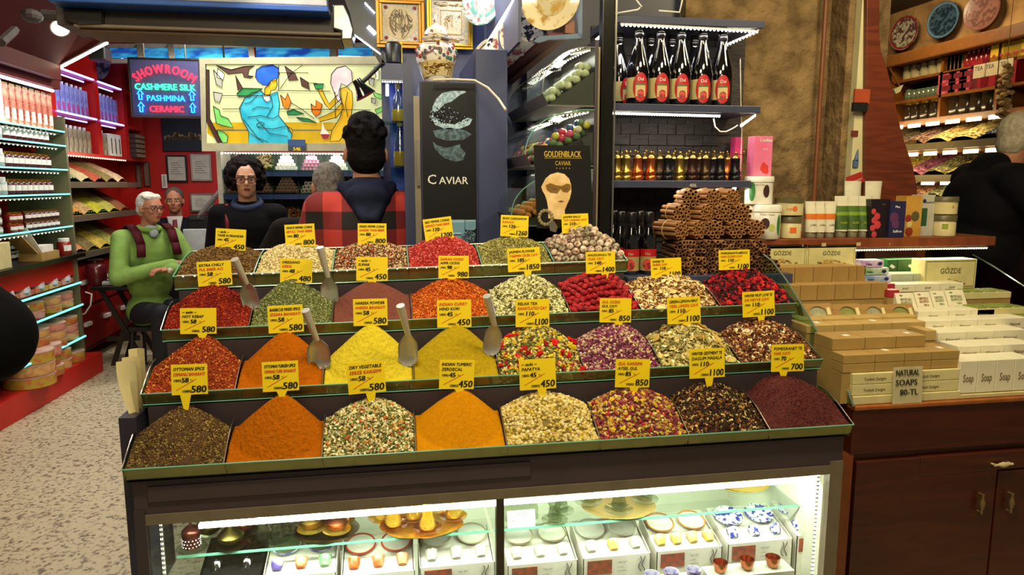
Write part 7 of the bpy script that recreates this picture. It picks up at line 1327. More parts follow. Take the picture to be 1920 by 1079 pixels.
def lit(k, c, c2=None, e=.62): return M('lit_'+k, c, r=.25, e=e, col2=c2, ns=7, con=(.35, .65))
LY = [('background', 'c6cc94', None, [[(-46, 436), (1142, 436), (1145, 968), (-46, 968)]]),
 ('gold_bench', 'a88608', 'c29e1a', [[(-40, 826), (1060, 826), (1060, 968), (60, 968), (-40, 900)]]),
 ('bench_line', '6a6a50', None, [[(0, 874), (1060, 874), (1060, 884), (0, 884)]]),
 ('blue_hair', '1c48a8', '2c62c0', [[(c_[0], c_[1]) for c_ in ((290, 470), (330, 445), (400, 437), (435, 455), (445, 500), (425, 545), (390, 545), (370, 580), (335, 575), (300, 550), (283, 520))]]),
 ('golden_skin', 'c89a10', 'd8ac20', [[(378, 560), (395, 540), (424, 532), (430, 570), (418, 605), (388, 612), (380, 645), (344, 650), (346, 600)], [(290, 840), (320, 822), (345, 832), (330, 850), (300, 856)], [(500, 855), (530, 870), (532, 895), (505, 885)],
   [(855, 600), (900, 585), (935, 620), (940, 700), (930, 780), (932, 840), (900, 880), (850, 950), (785, 955), (800, 880), (850, 800), (870, 740)], [(703, 606), (730, 600), (748, 640), (780, 702), (840, 636), (858, 668), (786, 738), (752, 702)], [(868, 690), (882, 730), (830, 792), (716, 822), (708, 800), (815, 752)]]),
 ('teal_robe', '1c94ac', '46bcc8', [[(320, 612), (350, 640), (385, 640), (432, 616), (446, 700), (440, 780), (505, 860), (530, 905), (520, 968), (235, 968), (240, 890), (192, 802), (175, 730), (210, 665), (260, 625)]]),
 ('white_collar', 'e0e0d0', None, [[(332, 640), (382, 645), (384, 680), (360, 688), (338, 668)]]),
 ('green_bird', '1c6c38', '2c8848', [[(158, 632), (196, 594), (332, 598), (290, 625), (240, 656), (170, 654)], [(496, 752), (540, 738), (612, 768), (560, 776), (500, 776)], [(676, 565), (746, 565), (736, 600), (690, 602)], [(560, 792), (640, 800), (694, 826), (600, 818)]]),
 ('light_leaf', '5cb450', '8cd070', [[(0, 716), (40, 740), (50, 780), (100, 800), (136, 862), (60, 846), (20, 830)], [(24, 876), (70, 890), (98, 916), (92, 962), (60, 964), (36, 920)], [(1090, 740), (1150, 716), (1140, 750), (1100, 770)], [(1066, 600), (1100, 630), (1140, 640), (1130, 670), (1090, 655)]]),
 ('brown_branch', '4a2c24', None, [[(20, 440), (120, 470), (200, 450), (276, 444), (240, 470), (234, 510), (274, 514), (250, 528), (206, 520), (196, 490), (100, 500)], [(150, 510), (196, 590), (166, 612)], [(482, 446), (548, 492), (572, 540), (510, 544)], [(584, 520), (640, 556), (650, 606), (596, 580)], [(-46, 470), (-28, 470), (-24, 800), (60, 962), (30, 966), (-46, 820)]]),
 ('orange_lily', 'c06010', 'd87c1c', [[(452, 640), (484, 670), (500, 628), (524, 690), (504, 740), (470, 716)], [(658, 700), (690, 722), (692, 676), (734, 704), (720, 764), (690, 788), (664, 752)]]),
 ('pale_rose_hair', 'b8a4a8', 'd8ccc8', [[(796, 500), (830, 458), (890, 444), (932, 480), (938, 550), (900, 582), (862, 562), (846, 620), (866, 700), (836, 680), (812, 620), (790, 560)]]),
 ('grey_lily', '8c8c7c', 'a8a898', [[(0, 470), (60, 540), (60, 590), (20, 570)], [(0, 620), (62, 630), (44, 690), (10, 680)], [(1046, 520), (1086, 530), (1078, 584), (1052, 570)], [(1066, 660), (1098, 668), (1090, 700), (1068, 694)]]),
 ('cream_lily', 'dcd8c0', None, [[(30, 460), (76, 500), (66, 540), (24, 520)], [(1084, 450), (1118, 480), (1116, 540), (1060, 530), (1096, 520)]]),
 ('wine_flask', 'd8d0c0', None, [[(735, 820), (750, 868), (786, 905), (722, 905), (732, 868)]]), ('red_wine', '8c2434', None, [[(722, 905), (786, 905), (772, 935), (740, 938)]])]
for li, (nm_, ca, cb, polys) in enumerate(LY):
    for pi_, q in enumerate(polys): fin(MB().slab([c2(x, y, .002+li*.0007+pi_*.00005) for x, y in q], (0, -.0006, 0)), nm_+'_glass', lit(nm_, ca, cb), sgp)
mb = MB()
for li, (nm_, ca, cb, polys) in enumerate(LY[3:14]):
    for q in polys: mb.tube([c2(x, y, .0135) for x, y in q+[q[0]]], .0024, 4)
for q in ([(60, 645), (330, 645)], [(60, 735), (190, 735)], [(446, 735), (1060, 742)], [(432, 490), (640, 492)], [(432, 610), (790, 615)], [(640, 560), (700, 562)], [(440, 440), (440, 610)], [(450, 600), (520, 500), (600, 440)], [(820, 620), (822, 800)], [(210, 700), (250, 690), (300, 640)], [(230, 790), (320, 780), (400, 800), (440, 780)], [(200, 800), (300, 930), (370, 960)], [(290, 800), (380, 900), (500, 920)], [(250, 900), (340, 960)], [(390, 650), (400, 720), (360, 790)], [(520, 690), (600, 740), (680, 800)], [(300, 860), (400, 870), (500, 850)], [(380, 730), (300, 720), (260, 740)], [(905, 620), (890, 700), (905, 790)]): mb.tube([c2(x, y, .0135) for x, y in q], .0022, 4)
fin(mb, 'lead_lines', M('lead_black', '2a2a26', r=.5), sgp)
fin(MB().slab([c2(1046, 804, .022), c2(1172, 800, .022), c2(1176, 968, .022), c2(1046, 968, .022)], (0, -.002, 0)), 'notice', scol('pale_notice', 'c8d0dc'), sgp)
mb = MB(); q = [c2(x, y, .026) for x, y in ((1050, 808), (1168, 804), (1172, 964), (1050, 964), (1050, 808))]; mb.tube(q, .002, 4); fin(mb, 'pink_border', scol('pink_line', 'c8a0b8'), sgp)
a = PB(540, 262, 573, 284, YG-.03); o = fin(bx(a[0], a[1], YG-.034, YG-.028, a[2], a[3]), 'blue_number_plate', scol('plate_blue', '3c5c94', r=.4), sgp); fin(bx(a[0], a[1], YG-.036, YG-.034, a[2], a[2]+(a[3]-a[2])*.45), 'dark_field', scol('plate_grey', '3a4654'), o); mb = MB(); mb.text('546', (a[3]-a[2])*.42, ((a[0]+a[1])/2, YG-.037, a[2]+(a[3]-a[2])*.06), al='C', bold=.002); fin(mb, 'yellow_number', cy, o)
# sweets display behind the people
YD = 5.35; sd = thing('sweets_display', 'glass fronted sweets display with pyramids of boxes behind the woman', 'display case', (-.55, YD, 0)); xa, xb = UY(421, 400, YD).x, UY(735, 400, YD).x
fin(bx(xa, xb, YD+.30, YD+.32, 0, UY(500, 284, YD).z), 'back_panel', scol('display_back', '5c6660', r=.4), sd); fin(bx(xa-.03, xa, YD-.02, YD+.32, 0, UY(500, 284, YD).z), 'white_side', white, sd)
lv = [UY(540, 319, YD).z, UY(540, 362, YD).z, UY(540, 410, YD).z]
for z in lv[:2]: fin(bx(xa, xb, YD, YD+.30, z-.045, z-.008), 'blue_shelf', scol('shelf_blue', '2c4c8c', r=.4), sd); fin(bx(xa, xb, YD-.02, YD+.30, z-.008, z), 'glass_shelf', gtint, sd)
fin(bx(xa, xb, YD, YD+.30, 0, lv[2]-.05), 'lower_cabinet', scol('dk_cab', '2c3430', r=.4), sd)
led(sd, (xa, YD, UY(540, 288, YD).z), (xb, YD, UY(540, 288, YD).z), 60, .006, LEDW)
cx_ = [UY(x, 340, YD).x for x in (421, 466, 512, 560, 608, 655, 735)]
for x in cx_[1:-1]: fin(bx(x-.004, x, YD, YD+.28, lv[2], UY(500, 288, YD).z), 'glass_divider', gtint, sd)
area('display_light', (-.4, YD+.05, UY(540, 292, YD).z+.0), .8, 3.5, (1, .97, .9), (-.4, YD+.1, 1.2), .05)
cm_ = {'white': white, 'purple': scol('cube_purple', '8c3058', 'd0b0bc', ns=60), 'brown': scol('cube_brown', 'b08c74', '5c3424', ns=60), 'framed': scol('cube_framed', 'd8d4cc')}
def pyramid(ci, z, k, n0, s, lab):
    m_ = cm_[k]; x0_, x1_ = cx_[ci], cx_[ci+1]; xc = (x0_+x1_)/2; pr = tag(fin(MB().box(-s*.46, s*.46, -s*.46, s*.46, 0, s*.92), 'sweets_box', m_, world=False, bev=.002), 'small %s sweets box in the pyramid %s' % (k, lab), 'sweets box', '%s boxes %s' % (k, lab)); f = True
    if k in ('framed', 'brown'): fin(MB().box(-s*.28, s*.28, -s*.47, -s*.46, s*.2, s*.72), 'dark_window', scol('dark_window', '3c3430'), pr, world=False)
    for r_ in range(4 if k == 'framed' else 5):
        n = n0-r_
        if k == 'framed' and r_ == 3: break
        for i in range(n):
            loc = (xc+(i-(n-1)/2)*s, YD+.06+.03*r_*0, z+.001+r_*s*.94)
            if f: pr.location = loc; f = False
            else: dup(pr, loc)
pyramid(2, lv[0], 'white', 6, .026, 'on the upper display shelf'); pyramid(3, lv[0], 'purple', 6, .026, 'right of the white ones'); pyramid(4, lv[0], 'white', 6, .026, 'left of the curly dark hair'); pyramid(0, lv[1], 'brown', 6, .025, 'left of the woman'); pyramid(2, lv[1], 'brown', 7, .024, 'on the middle display shelf'); pyramid(3, lv[1], 'framed', 6, .028, 'in the fourth bay')
pyramid(1, lv[1], 'brown', 6, .024, 'right behind the woman')
for (ci, z, c1, c2_, lb) in ((1, lv[0], '6c4420', '9c8c3c', 'brown and green'), (0, lv[0], '8c6a3c', 'b89a5c', 'tan'), (2, lv[2]-.05, '8c2420', 'd0b46c', 'red and yellow'), (3, lv[2]-.05, 'a8a078', 'd0ccb0', 'pale'), (1, lv[2]-.05, '7c3c28', 'b09050', 'dark mixed')):
    mb = MB(); x0_, x1_ = cx_[ci]+.01, cx_[ci+1]-.01
    for i in range(150): u, v = RNG.random(), RNG.random(); mb.ell((x0_+(x1_-x0_)*u, YD+.04+.2*v, z+.012+.11*v*(.6+.4*sin(pi*u))), (.012, .012, .011), 6)
    tag(fin(mb, 'loose_sweets', scol('sweets_%d%s' % (ci, lb[:3]), c1, c2_, ns=30, r=.5), smooth=2), 'heap of loose %s sweets in the display behind the woman' % lb, 'sweets', kind='stuff')
# counter, monitor, seating
YW = 7.2; a = PB(344, 430, 406, 474, 6.3); T_(fin(bx(a[0], a[1]+.1, 6.3, 6.34, a[2]-.3, a[3], ), 'plain_board', M('white_panel', 'c4c6cc', r=.4), bev=.004), 'plain white panel behind the seated man in green', 'panel')
t = thing('cash_desk', 'black desk machine with a grey slanted bar in front of the red wall', 'cash register', UY(378, 430, 6.6)); a = PB(352, 405, 402, 432, 6.6); fin(bx(a[0], a[1], 6.6, 6.9, a[2]-.05, a[3]), 'base', black, t, bev=.01); p = UY(418, 352, 6.6); q = UY(372, 408, 6.6); mb = MB(); mb.tube([p, q], .022, 8); fin(mb, 'slanted_bar', M('grey_bar', '7c7470', r=.4, m=.4), t); fin(bx(UY(356, 405, 6.6).x, UY(384, 405, 6.6).x, 6.58, 6.7, UY(370, 412, 6.6).z, UY(370, 403, 6.6).z), 'keypad', M('dark_grey', '2a2a2a', r=.4), t)
fin(bx(a[0]-.3, a[1]+.12, 6.58, 7.0, 0, a[2]-.05), 'desk_body', M('dark_desk', '241c1c', r=.5), t)
mb = MB(); mb.tube([UY(x, y, 6.0) for x, y in ((412, 288), (417, 300), (416, 345), (419, 372), (415, 400), (419, 430), (416, 472))], .008, 6); T_(fin(mb, 'white_wire', white, smooth=True), 'white wire hanging down beside the sweets display', 'cable')
# small table with jar and scale
TY = 6.05; ta, tb_ = UY(168, 540, TY), UY(262, 540, TY); zt_ = UY(215, 538, TY).z; t = thing('folding_table', 'dark folding table with crossed legs left of the seated man', 'table', ((ta.x+tb_.x)/2, TY+.2, 0)); fin(bx(ta.x, tb_.x, TY, TY+.42, zt_-.03, zt_), 'tabletop', M('dark_table', '1e1a18', r=.35), t, bev=.004)
for y in (TY+.05, TY+.36):
    for s in (0, 1): mb = MB(); e0 = tb_.x-.06 if s else ta.x+.06; e1 = ta.x+.10 if s else tb_.x-.02; mb.slab([(e0-.02, y+.02*s, zt_-.03), (e0+.02, y+.02*s, zt_-.03), (e1+.02, y+.02*s, 0), (e1-.02, y+.02*s, 0)], (0, .018, 0)); fin(mb, 'leg', M('table_leg', '2c241e', r=.5), t)
fin(bx(ta.x+.06, tb_.x-.06, TY+.08, TY+.10, .20, .24), 'stretcher', M('table_leg', '2c241e', r=.5), t)
j = jarproto(scol('red_pickle', '5c1c20', r=.2), gg, .075, .21, 'glass_jar', 'large glass jar of dark red filling on the folding table', None); j.location = (UY(183, 540, TY+.12).x, TY+.12, zt_+.001); bpy.data.objects.remove(j.children[2])
q = UY(220, 535, TY+.15); t = thing('kitchen_scale', 'white kitchen scale with blue keypad on the folding table', 'scale', (q.x, TY+.15, zt_+.001)); fin(MB().box(-.10, .10, -.08, .08, 0, .035), 'body', white, t, world=False, bev=.012); fin(MB().box(-.06, .06, -.07, -.01, .035, .037), 'keypad', scol('keypad_blue', '2c4470'), t, world=False); fin(MB().box(-.03, .05, .01, .06, .035, .037), 'display', scol('lcd', '8c9c94'), t, world=False)
mb = MB(); mb.tube([UY(x, y, TY-.01) for x, y in ((160, 548), (172, 552), (170, 572), (160, 588), (148, 592))], .006, 6); T_(fin(mb, 'power_cable', white, smooth=True), 'white cord looping down beside the folding table', 'cord')
# ================================================================ RIGHT SHOP
XRW = 4.02; RX = lambda x, y, X=XRW: UX(x, y, X)
ru = thing('wooden_wall_shelves', 'wooden wall shelves of jars and tins in the right-hand shop', 'shelf unit', (4.15, 5.0, 0)); wdm = M('shelf_oak', '7c4818', r=.4, col2='6c3e14', ns=3, st=(1, 6, 1)); Yl = RX(1678, 200).y+.05; Yr = 3.7
zA, zB_, zC_ = RX(1760, 136).z, RX(1760, 178).z, RX(1762, 219).z; ztop = RX(1775, 78).z; 
fin(bx(4.28, 4.315, Yr, Yl, .3, ztop), 'back_board', M('dark_brown_back', '2c1808', r=.6), ru)
for z in (zA, zB_, zC_): fin(bx(XRW, 4.28, Yr, Yl, z-.02, z), 'shelf', wdm, ru)
fin(bx(XRW-.06, 4.315, Yr, Yl+.4, ztop-.10, ztop-.01), 'cornice', M('cornice_wood', '7c4c20', r=.4), ru, bev=.01)
dvy = [Yl, RX(1762, 180).y, RX(1869, 160).y, Yr]
for y in dvy: fin(bx(XRW, 4.28, y-.012, y+.012, zC_, ztop), 'upright', wdm, ru)
pls = [M('tray_grey_brown', '5c5038', r=.4)]
for k, (yl_, yt) in enumerate(((219+15, 265), (285, 325), (343, 372))):
    zt2 = RX(1780, (229, 286, 343)[k]).z; fin(bx(XRW-.02, 4.28, Yr, Yl, zt2-.002, zt2+.035), 'light_shelf', wdm, ru)
    for i in range(9):
        y = Yr+.08+i*.19
        if y+.12 < Yl: fin(bx(XRW-.03, XRW-.022, y, y+.125, zt2-.015, zt2+.012), 'light_box', _glow('warm_light_box', 'ffe6a8', 5), ru)
    zb2 = RX(1780, (267, 328, 372)[k]).z; fin(bx(XRW-.10, 4.28, Yr, Yl, zb2-.05, zb2), 'bin_front', pls[0], ru)
    BCR = [[('3c2c20', '6a5a40'), ('6c4434', '8c7060'), ('b08c48', 'd8c080'), ('c9b460', 'e0d498'), ('3c4454', '6a7080')], [('a89c5c', 'd0b040'), ('6c2c44', 'a05c78'), ('5c5434', '8c8454'), ('a88a2c', 'd0c060'), ('6c6a3c', 'a09c5c')], [('8c7c4c', 'c9b884'), ('8c5c44', 'c08c70'), ('6c6c44', '9c9c6c'), ('9c8c5c', 'c9bc90'), ('7c6a4c', 'a89878')]][k]
    BNR = [['dark brown', 'purple-brown', 'golden', 'pale yellow', 'blue-black'], ['yellow mixed', 'purple', 'olive', 'yellow-green', 'dull green'], ['beige mixed', 'reddish', 'green-grey', 'pale', 'brown']][k]
    for i in range(5):
        ya_ = Yl-.04-(i+1)*.235; yb_ = ya_+.228; mb = MB(); n = 7; vs = []
        for a_ in range(n+1):
            for b_ in range(n+1): s, r_ = a_/n, b_/n; vs.append((XRW-.09+(.34)*s, ya_+(yb_-ya_)*r_, zb2+.002+.15*s+.03*sin(pi*r_)+RNG.uniform(-.004, .004)))
        mb.add(vs, [(a_*(n+1)+b_, a_*(n+1)+b_+1, (a_+1)*(n+1)+b_+1, (a_+1)*(n+1)+b_) for a_ in range(n) for b_ in range(n)])
        for g in range(160): s, r_ = RNG.random(), RNG.random(); mb.ell((XRW-.09+.34*s, ya_+(yb_-ya_)*r_, zb2+.008+.15*s+.03*sin(pi*r_)), (.010, .010, .006), 5)
        tag(fin(mb, 'dried_goods', scol('dried_%d_%d' % (k, i), BCR[i][0], BCR[i][1], r=.8, ns=40)), 'bed of %s dried goods, %s lit tier in the right-hand shop' % (BNR[i], ('upper', 'middle', 'lower')[k]), 'dried goods', kind='stuff')
area('tier_light', (3.8, 4.9, 1.95), .9, 3.5, (1, .8, .42), (4.1, 4.9, 1.7), .05); area('tier_light', (3.75, 4.9, 1.62), .9, 2.8, (1, .8, .42), (4.1, 4.9, 1.4), .05)
def ry(px_, py_): return RX(px_, py_).y
glid = M('gold_lid', 'b8903c', r=.25, m=.8)
gj = jarproto(scol('jar_tea', '2c2014', r=.15), glid, .055, .19, 'gold_lid_jar', 'gold-lidded dark jar in the left bay of the lower wooden shelf', 'gold lid jars left bay')
L_ = [(x, 'gold-lidded dark jar in the left bay of the lower wooden shelf', 'gold lid jars left bay', .82) for x in (1701, 1718, 1736, 1753)]+[(x, 'large dark glass jar with domed gold lid, middle bay', 'gold lid jars middle bay', 1.0) for x in (1774, 1793, 1814, 1836, 1857)]
gj.location = (XRW+.08, ry(1688, 215), zC_+.001); gj.scale = (.82,)*3
gj['label'] += ', leftmost'
for i, (x, l, g, s) in enumerate(L_): dup(gj, (XRW+.08, ry(x, 215), zC_+.001), l+', '+ORD[i+1 if i < 4 else i-4], g, sc=s)
sj = jarproto(scol('jar_greenish', '5c6450', r=.15), M('green_lid', '4c5a44', r=.4), .034, .085, 'small_jar', 'small greenish jar on the middle wooden shelf, leftmost', 'small greenish jars'); sj.location = (XRW+.06, ry(1692, 185), zB_+.001)
for i, x in enumerate((1702, 1711, 1719, 1728, 1737, 1746, 1754)): dup(sj, (XRW+.06, ry(x, 182), zB_+.001), 'small greenish jar on the middle wooden shelf, '+ORD[i+1], sc=.9)
cn = jarproto(scol('canister_cream', 'a89c70', r=.3), M('canister_lid', '8c8868', r=.4), .055, .19, 'canister', 'cream canister with round picture in the left bay of the top wooden shelf', 'cream canisters'); cn.location = (XRW+.08, ry(1690, 148), zA+.001)
fin(arcpatch(MB(), .0565, -2.6, -1.6, .05, .13, 'disc'), 'round_picture', scol('canister_pic', '5c3424', r=.5), cn, world=False); KID.pop(cn.name, None)
for i, x in enumerate((1704, 1722, 1737, 1753)): dup(cn, (XRW+.08, ry(x, 145), zA+.001), 'cream canister with round picture, '+ORD[i+1], sc=1+.02*i)
rb = thing('red_bottle', 'small red bottle with silver cap on the top wooden shelf', 'bottle', (XRW+.05, ry(1803, 125), zA+.001), 'small red bottles'); fin(MB().lathe([(.024, 0), (.027, .01), (.025, .06), (.012, .085), (.010, .10)], 12), 'bottle', scol('ruby', '8c1c24', r=.2), rb, smooth=True, world=False); fin(MB().lathe([(.012, .098), (.012, .118), (.001, .12)], 10), 'cap', steel, rb, world=False)
for i, x in enumerate((1812, 1821, 1830, 1839, 1848, 1857, 1865)): dup(rb, (XRW+.05, ry(x, 122), zA+.001), 'small red bottle with silver cap, '+ORD[i+1])
gb3 = thing('patterned_tin', 'small gold patterned tin on the top wooden shelf beside the red bottles', 'tin', (XRW+.06, ry(1768, 130), zA+.001), 'gold patterned tins'); fin(MB().box(-.03, .03, -.034, .034, 0, .11), 'tin', scol('gold_pattern', 'a8843c', '4c2c1c', r=.4, ns=60), gb3, world=False, bev=.003); fin(MB().box(-.032, .032, -.036, .036, .11, .125), 'lid', gold, gb3, world=False)
for i, x in enumerate((1775, 1782, 1789, 1796)): dup(gb3, (XRW+.06, ry(x, 130), zA+.001), 'small gold patterned tin, '+ORD[i+1])
pk = thing('pink_sweets_box', 'pink sweets box in the middle bay, lower layer', 'box', (XRW+.06, 0, 0), 'pink sweets boxes'); fin(MB().box(-.06, .10, -.085, .085, 0, .075), 'box', scol('pink_box_card', 'a83848', 'c05c68', r=.4, ns=14), pk, world=False, bev=.002); fin(MB().box(-.061, -.06, -.04, .04, .02, .055), 'round_mark', scol('dark_red_mark', '6c1c24'), pk, world=False)
k = 0
for x in (1774, 1794, 1814):
    for L_ in (0, 1):
        loc = (XRW+.06, ry(x, 165), zB_+.001+L_*.077)
        if k == 0: pk.location = loc
        else: dup(pk, loc, 'pink sweets box in the middle bay, %s layer, %s' % (('lower', 'upper')[L_], ORD[k//2]))
        k += 1
rx_ = thing('red_white_box', 'tall red box with white label, left of two in the middle bay', 'box', (XRW+.06, ry(1835, 160), zB_+.001)); fin(MB().box(-.06, .10, -.08, .08, 0, .19), 'box', scol('crimson_card', '8c1a24', r=.4), rx_, world=False); fin(MB().box(-.062, -.06, -.055, .055, .07, .16), 'white_label', scol('cream_label2', 'c0b090'), rx_, world=False); mb = MB(); mb.text('TEA', .04, (-.063, .045, .12), xd=(0, -1, 0)); fin(mb, 'lettering', gink, rx_, world=False)
dup(rx_, (XRW+.06, ry(1856, 157), zB_+.001), 'tall red box with white label, right of two in the middle bay'); dup(rx_, (XRW+.06, ry(1884, 150), zB_+.001), 'tall red box with white label in the right bay behind the hanging figs')
yb3 = thing('yellow_box', 'yellow box with red print in the right bay, lower layer', 'box', (0, 0, 0), 'yellow boxes'); fin(MB().box(-.06, .10, -.12, .12, 0, .08), 'box', scol('yellow_card2', 'c09a14', 'c8a424', r=.4), yb3, world=False); mb = MB()
for i in range(4): mb.ell((-.06, -.09+.06*i, .03), (.002, .016, .014), 6)
fin(mb, 'red_print', scol('red_print2', '9c2c1c'), yb3, world=False); k = 0
for y in (ry(1885, 100), ry(1910, 95)):
    for L_ in (0, 1):
        loc = (XRW+.06, y, zA+.001+L_*.082)
        if k == 0: yb3.location = loc
        else: dup(yb3, loc, 'yellow box with red print in the right bay, %s layer' % ('lower', 'upper')[L_])
        k += 1
mb = MB(); rg = random.Random(2); pz = RX(1888, 122, 3.85); 
for i in range(46): mb.ell((pz.x+rg.uniform(-.03, .03), pz.y+rg.uniform(-.03, .03), pz.z-.35*i/46-.0), (.024, .024, .016), 8)
mb.tube([pz+Vector((0, 0, .03)), pz+Vector((0, 0, .5))], .003, 4); tag(fin(mb, 'fig_string', scol('dried_fig', '7c5c34', 'a08454', r=.8, ns=20), smooth=2), 'hanging string of dried figs above the leaning man', 'dried figs', kind='stuff')
for i, (x, y, c1, c2_, lb) in enumerate(((1697, 62, 'b0a890', '5a3c44', 'multicoloured flower plate with a dark red rim, left of three on the stone wall'), (1770, 38, '1c2c3c', '3c5468', 'dark blue plate, middle of three on the stone wall'), (1843, 20, '6c4840', '8c6458', 'dull red-brown plate, right of three on the stone wall'))):
    p = UX(x, y, 4.24); t = thing('wall_plate', lb, 'plate', p); mb = MB(); mb.T = Vector((-.97, -.2, .05)).to_track_quat('Z', 'Y').to_matrix().to_4x4(); R_ = .135; mb.lathe([(.02, -.01), (.09, -.008), (R_, .012), (R_+.002, .016), (.09, .002), (.001, 0)], 32); fin(mb, 'dish', scol('wp_%d' % i, c1, c2_, r=.25, ns=34, con=(.46, .56)), t, smooth=True, world=False)
    mb = MB(); mb.T = Vector((-.97, -.2, .05)).to_track_quat('Z', 'Y').to_matrix().to_4x4(); mb.lathe([(R_*.86, .013), (R_*.98, .0175)], 32); mb.f = mb.f[:-2]; mb.mi = mb.mi[:-2]; fin(mb, 'painted_rim', scol('wpr_%d' % i, ('8c3434', '5c7c94', '8c5c50')[i], r=.3), t, world=False)
mb = MB(); mb.slab([UX(1648, 22, 4.2), UX(1720, -6, 4.2), UX(1720, -40, 4.2), UX(1648, -30, 4.2)], (.1, 0, 0)); struct(fin(mb, 'trim_beam', M('old_beam', '5c3c20', r=.7)))
t = thing('wooden_scoop_arm', 'small cream wedge on a wooden arm beside the curved panel', 'bracket', UY(1688, 170, 2.9)); mb = MB(); mb.tube([UY(1668, 128, 2.9), UY(1686, 160, 2.9)], .004, 6); fin(mb, 'arm', wdm, t); fin(MB().slab([UY(x, y, 2.9) for x, y in ((1676, 168), (1694, 159), (1688, 172), (1680, 176))], (0, .02, 0)), 'wedge', crb, t)
# ================================================================ PEOPLE
def skinm(k, c, c2_): return M('skin_'+k, c, r=.55, col2=c2_, ns=14, sss=.08)
def remesh(o, vox, sm=3, disp=None):
    r = o.modifiers.new('remesh', 'REMESH'); r.mode = 'VOXEL'; r.voxel_size = vox; r.use_smooth_shade = True
    s = o.modifiers.new('smooth', 'SMOOTH'); s.factor = .6; s.iterations = sm
    return o
class Body:
    """posed figure: joints are given in the figure's own frame (x = its right, y = ahead, z = up, metres, origin on the floor under the pelvis)"""
    def __init__(s, loc, heading, scale, J, face=0, tilt=0, nod=0):
        s.loc = Vector(loc); s.sc = scale; s.h = heading; s.J = {k: Vector(v) for k, v in J.items()}
        s.F = Matrix.Translation(s.loc) @ Matrix.Rotation(heading, 4, 'Z') @ Matrix.Diagonal((scale, scale, scale, 1))
        s.H = s.F @ Matrix.Translation(s.J['head']) @ Matrix.Rotation(face, 4, 'Z') @ Matrix.Rotation(nod, 4, 'X') @ Matrix.Rotation(tilt, 4, 'Y')
    def mb(s, head=False): m = MB(); m.T = s.H if head else s.F; return m
    def hand(s, m, w, d, side, curl=.5, up=None):
        """palm, four unequal bent fingers and a thumb leaving the side of the palm; w wrist, d direction of the hand"""
        w = Vector(w); d = Vector(d).normalized(); up = Vector(up) if up is not None else Vector((0, 0, 1)); sd = d.cross(up)
        if sd.length < .1: sd = d.cross(Vector((0, 1, 0)))
        sd.normalize(); nr = sd.cross(d).normalized(); p = w+d*.085
        m.cap(w, w+d*.02, .026, .028); 
        for k in (-1, 0, 1): m.cap(w+d*.02+sd*.014*k, p+sd*.022*k, .018, .014)
        for k, L_ in enumerate((.068, .078, .073, .058)):
            b = p+sd*(.030-.0195*k)*side; q1 = b+(d*cos(curl*.5)-nr*sin(curl*.5))*L_*.5; q2 = q1+(d*cos(curl*1.3)-nr*sin(curl*1.3))*L_*.5; m.cap(b, q1, .0098, .0088, 8); m.cap(q1, q2, .0088, .0074, 8)
        b = w+d*.03+sd*.026*side; q1 = b+(d*.6+sd*.8*side).normalized()*.04; q2 = q1+(d*.95+sd*.2*side-nr*.2).normalized()*.032; m.cap(b, q1, .014, .011, 8); m.cap(q1, q2, .011, .0085, 8)
    def body(s, label, skin, vox=.0075, curl=.5, hand_dirs=None, female=0, ears=True, legs=True, fat=1.0):
        J = s.J; m = MB(); m.T = s.H
        m.ell((0, .0, .03), (.076, .094, .098), 18); m.ell((0, .028, -.035), (.060, .066, .078), 16); m.ell((0, .062, -.082), (.030, .030, .024), 12); m.ell((0, -.03, -.03), (.062, .06, .06), 12)
        m.ell((0, .082, .030), (.056, .016, .012), 10)                                          # brow
        m.cap((0, .090, .018), (0, .108, -.022), .0085, .0125, 8); m.ell((.010, .100, -.027), (.0075, .008, .006), 8); m.ell((-.010, .100, -.027), (.0075, .008, .006), 8)
        m.ell((.040, .068, -.020), (.022, .02, .018), 10); m.ell((-.040, .068, -.020), (.022, .02, .018), 10)
        m.ell((0, .092, -.049), (.022, .010, .0055), 10); m.ell((0, .090, -.059), (.019, .010, .0065), 10)
        if ears:
            for k in (-1, 1): m.ell((k*.080, -.002, -.005), (.009, .019, .032), 10); m.ell((k*.084, .004, -.002), (.006, .012, .022), 8)
        m.T = s.F; nk = J['neck']; m.cap(J['head']+Vector((0, -.02, -.05)), nk, .052*fat**.5, .060*fat, 14)
        m.cap(J['shL']*.72+J['shR']*.28, J['shR']*.72+J['shL']*.28, .068, .068); ch = (J['shL']+J['shR'])/2; pv = J['pelvis']; m.ell(ch*.72+pv*.28, (.15*fat, .105*fat, .17), 16); m.ell(ch*.35+pv*.65, (.13*fat, .10*fat, .15), 16); m.ell(pv, (.155*fat, .11*fat, .12), 16)
        for sd, k in (('L', -1), ('R', 1)):
            m.cap(ch*.3+J['sh'+sd]*.7, J['sh'+sd], .06, .052); m.cap(J['sh'+sd], J['el'+sd], .050, .038); m.cap(J['el'+sd], J['wr'+sd], .038, .025)
            d = (hand_dirs or {}).get(sd, J['wr'+sd]-J['el'+sd]); s.hand(m, J['wr'+sd], d, k, curl)
            if legs:
                m.cap(pv+Vector((k*.085, 0, -.03)), J['kn'+sd], .082, .056); m.cap(J['kn'+sd], J['an'+sd], .054, .038); m.cap(J['an'+sd]+Vector((0, -.02, -.035)), J['an'+sd]+Vector((0, .14, -.05)), .034, .028)
        o = fin(m, 'person', skin, smooth=2, origin=(s.loc.x, s.loc.y, 0)); tag(o, label, 'person'); remesh(o, vox*s.sc, 2); s.o = o
        return o
    def part(s, m, name, mat_, vox=None, sm=3, smooth=2):
        o = fin(m, name, mat_, s.o, smooth=smooth)
        if vox: remesh(o, vox*s.sc, sm)
        return o
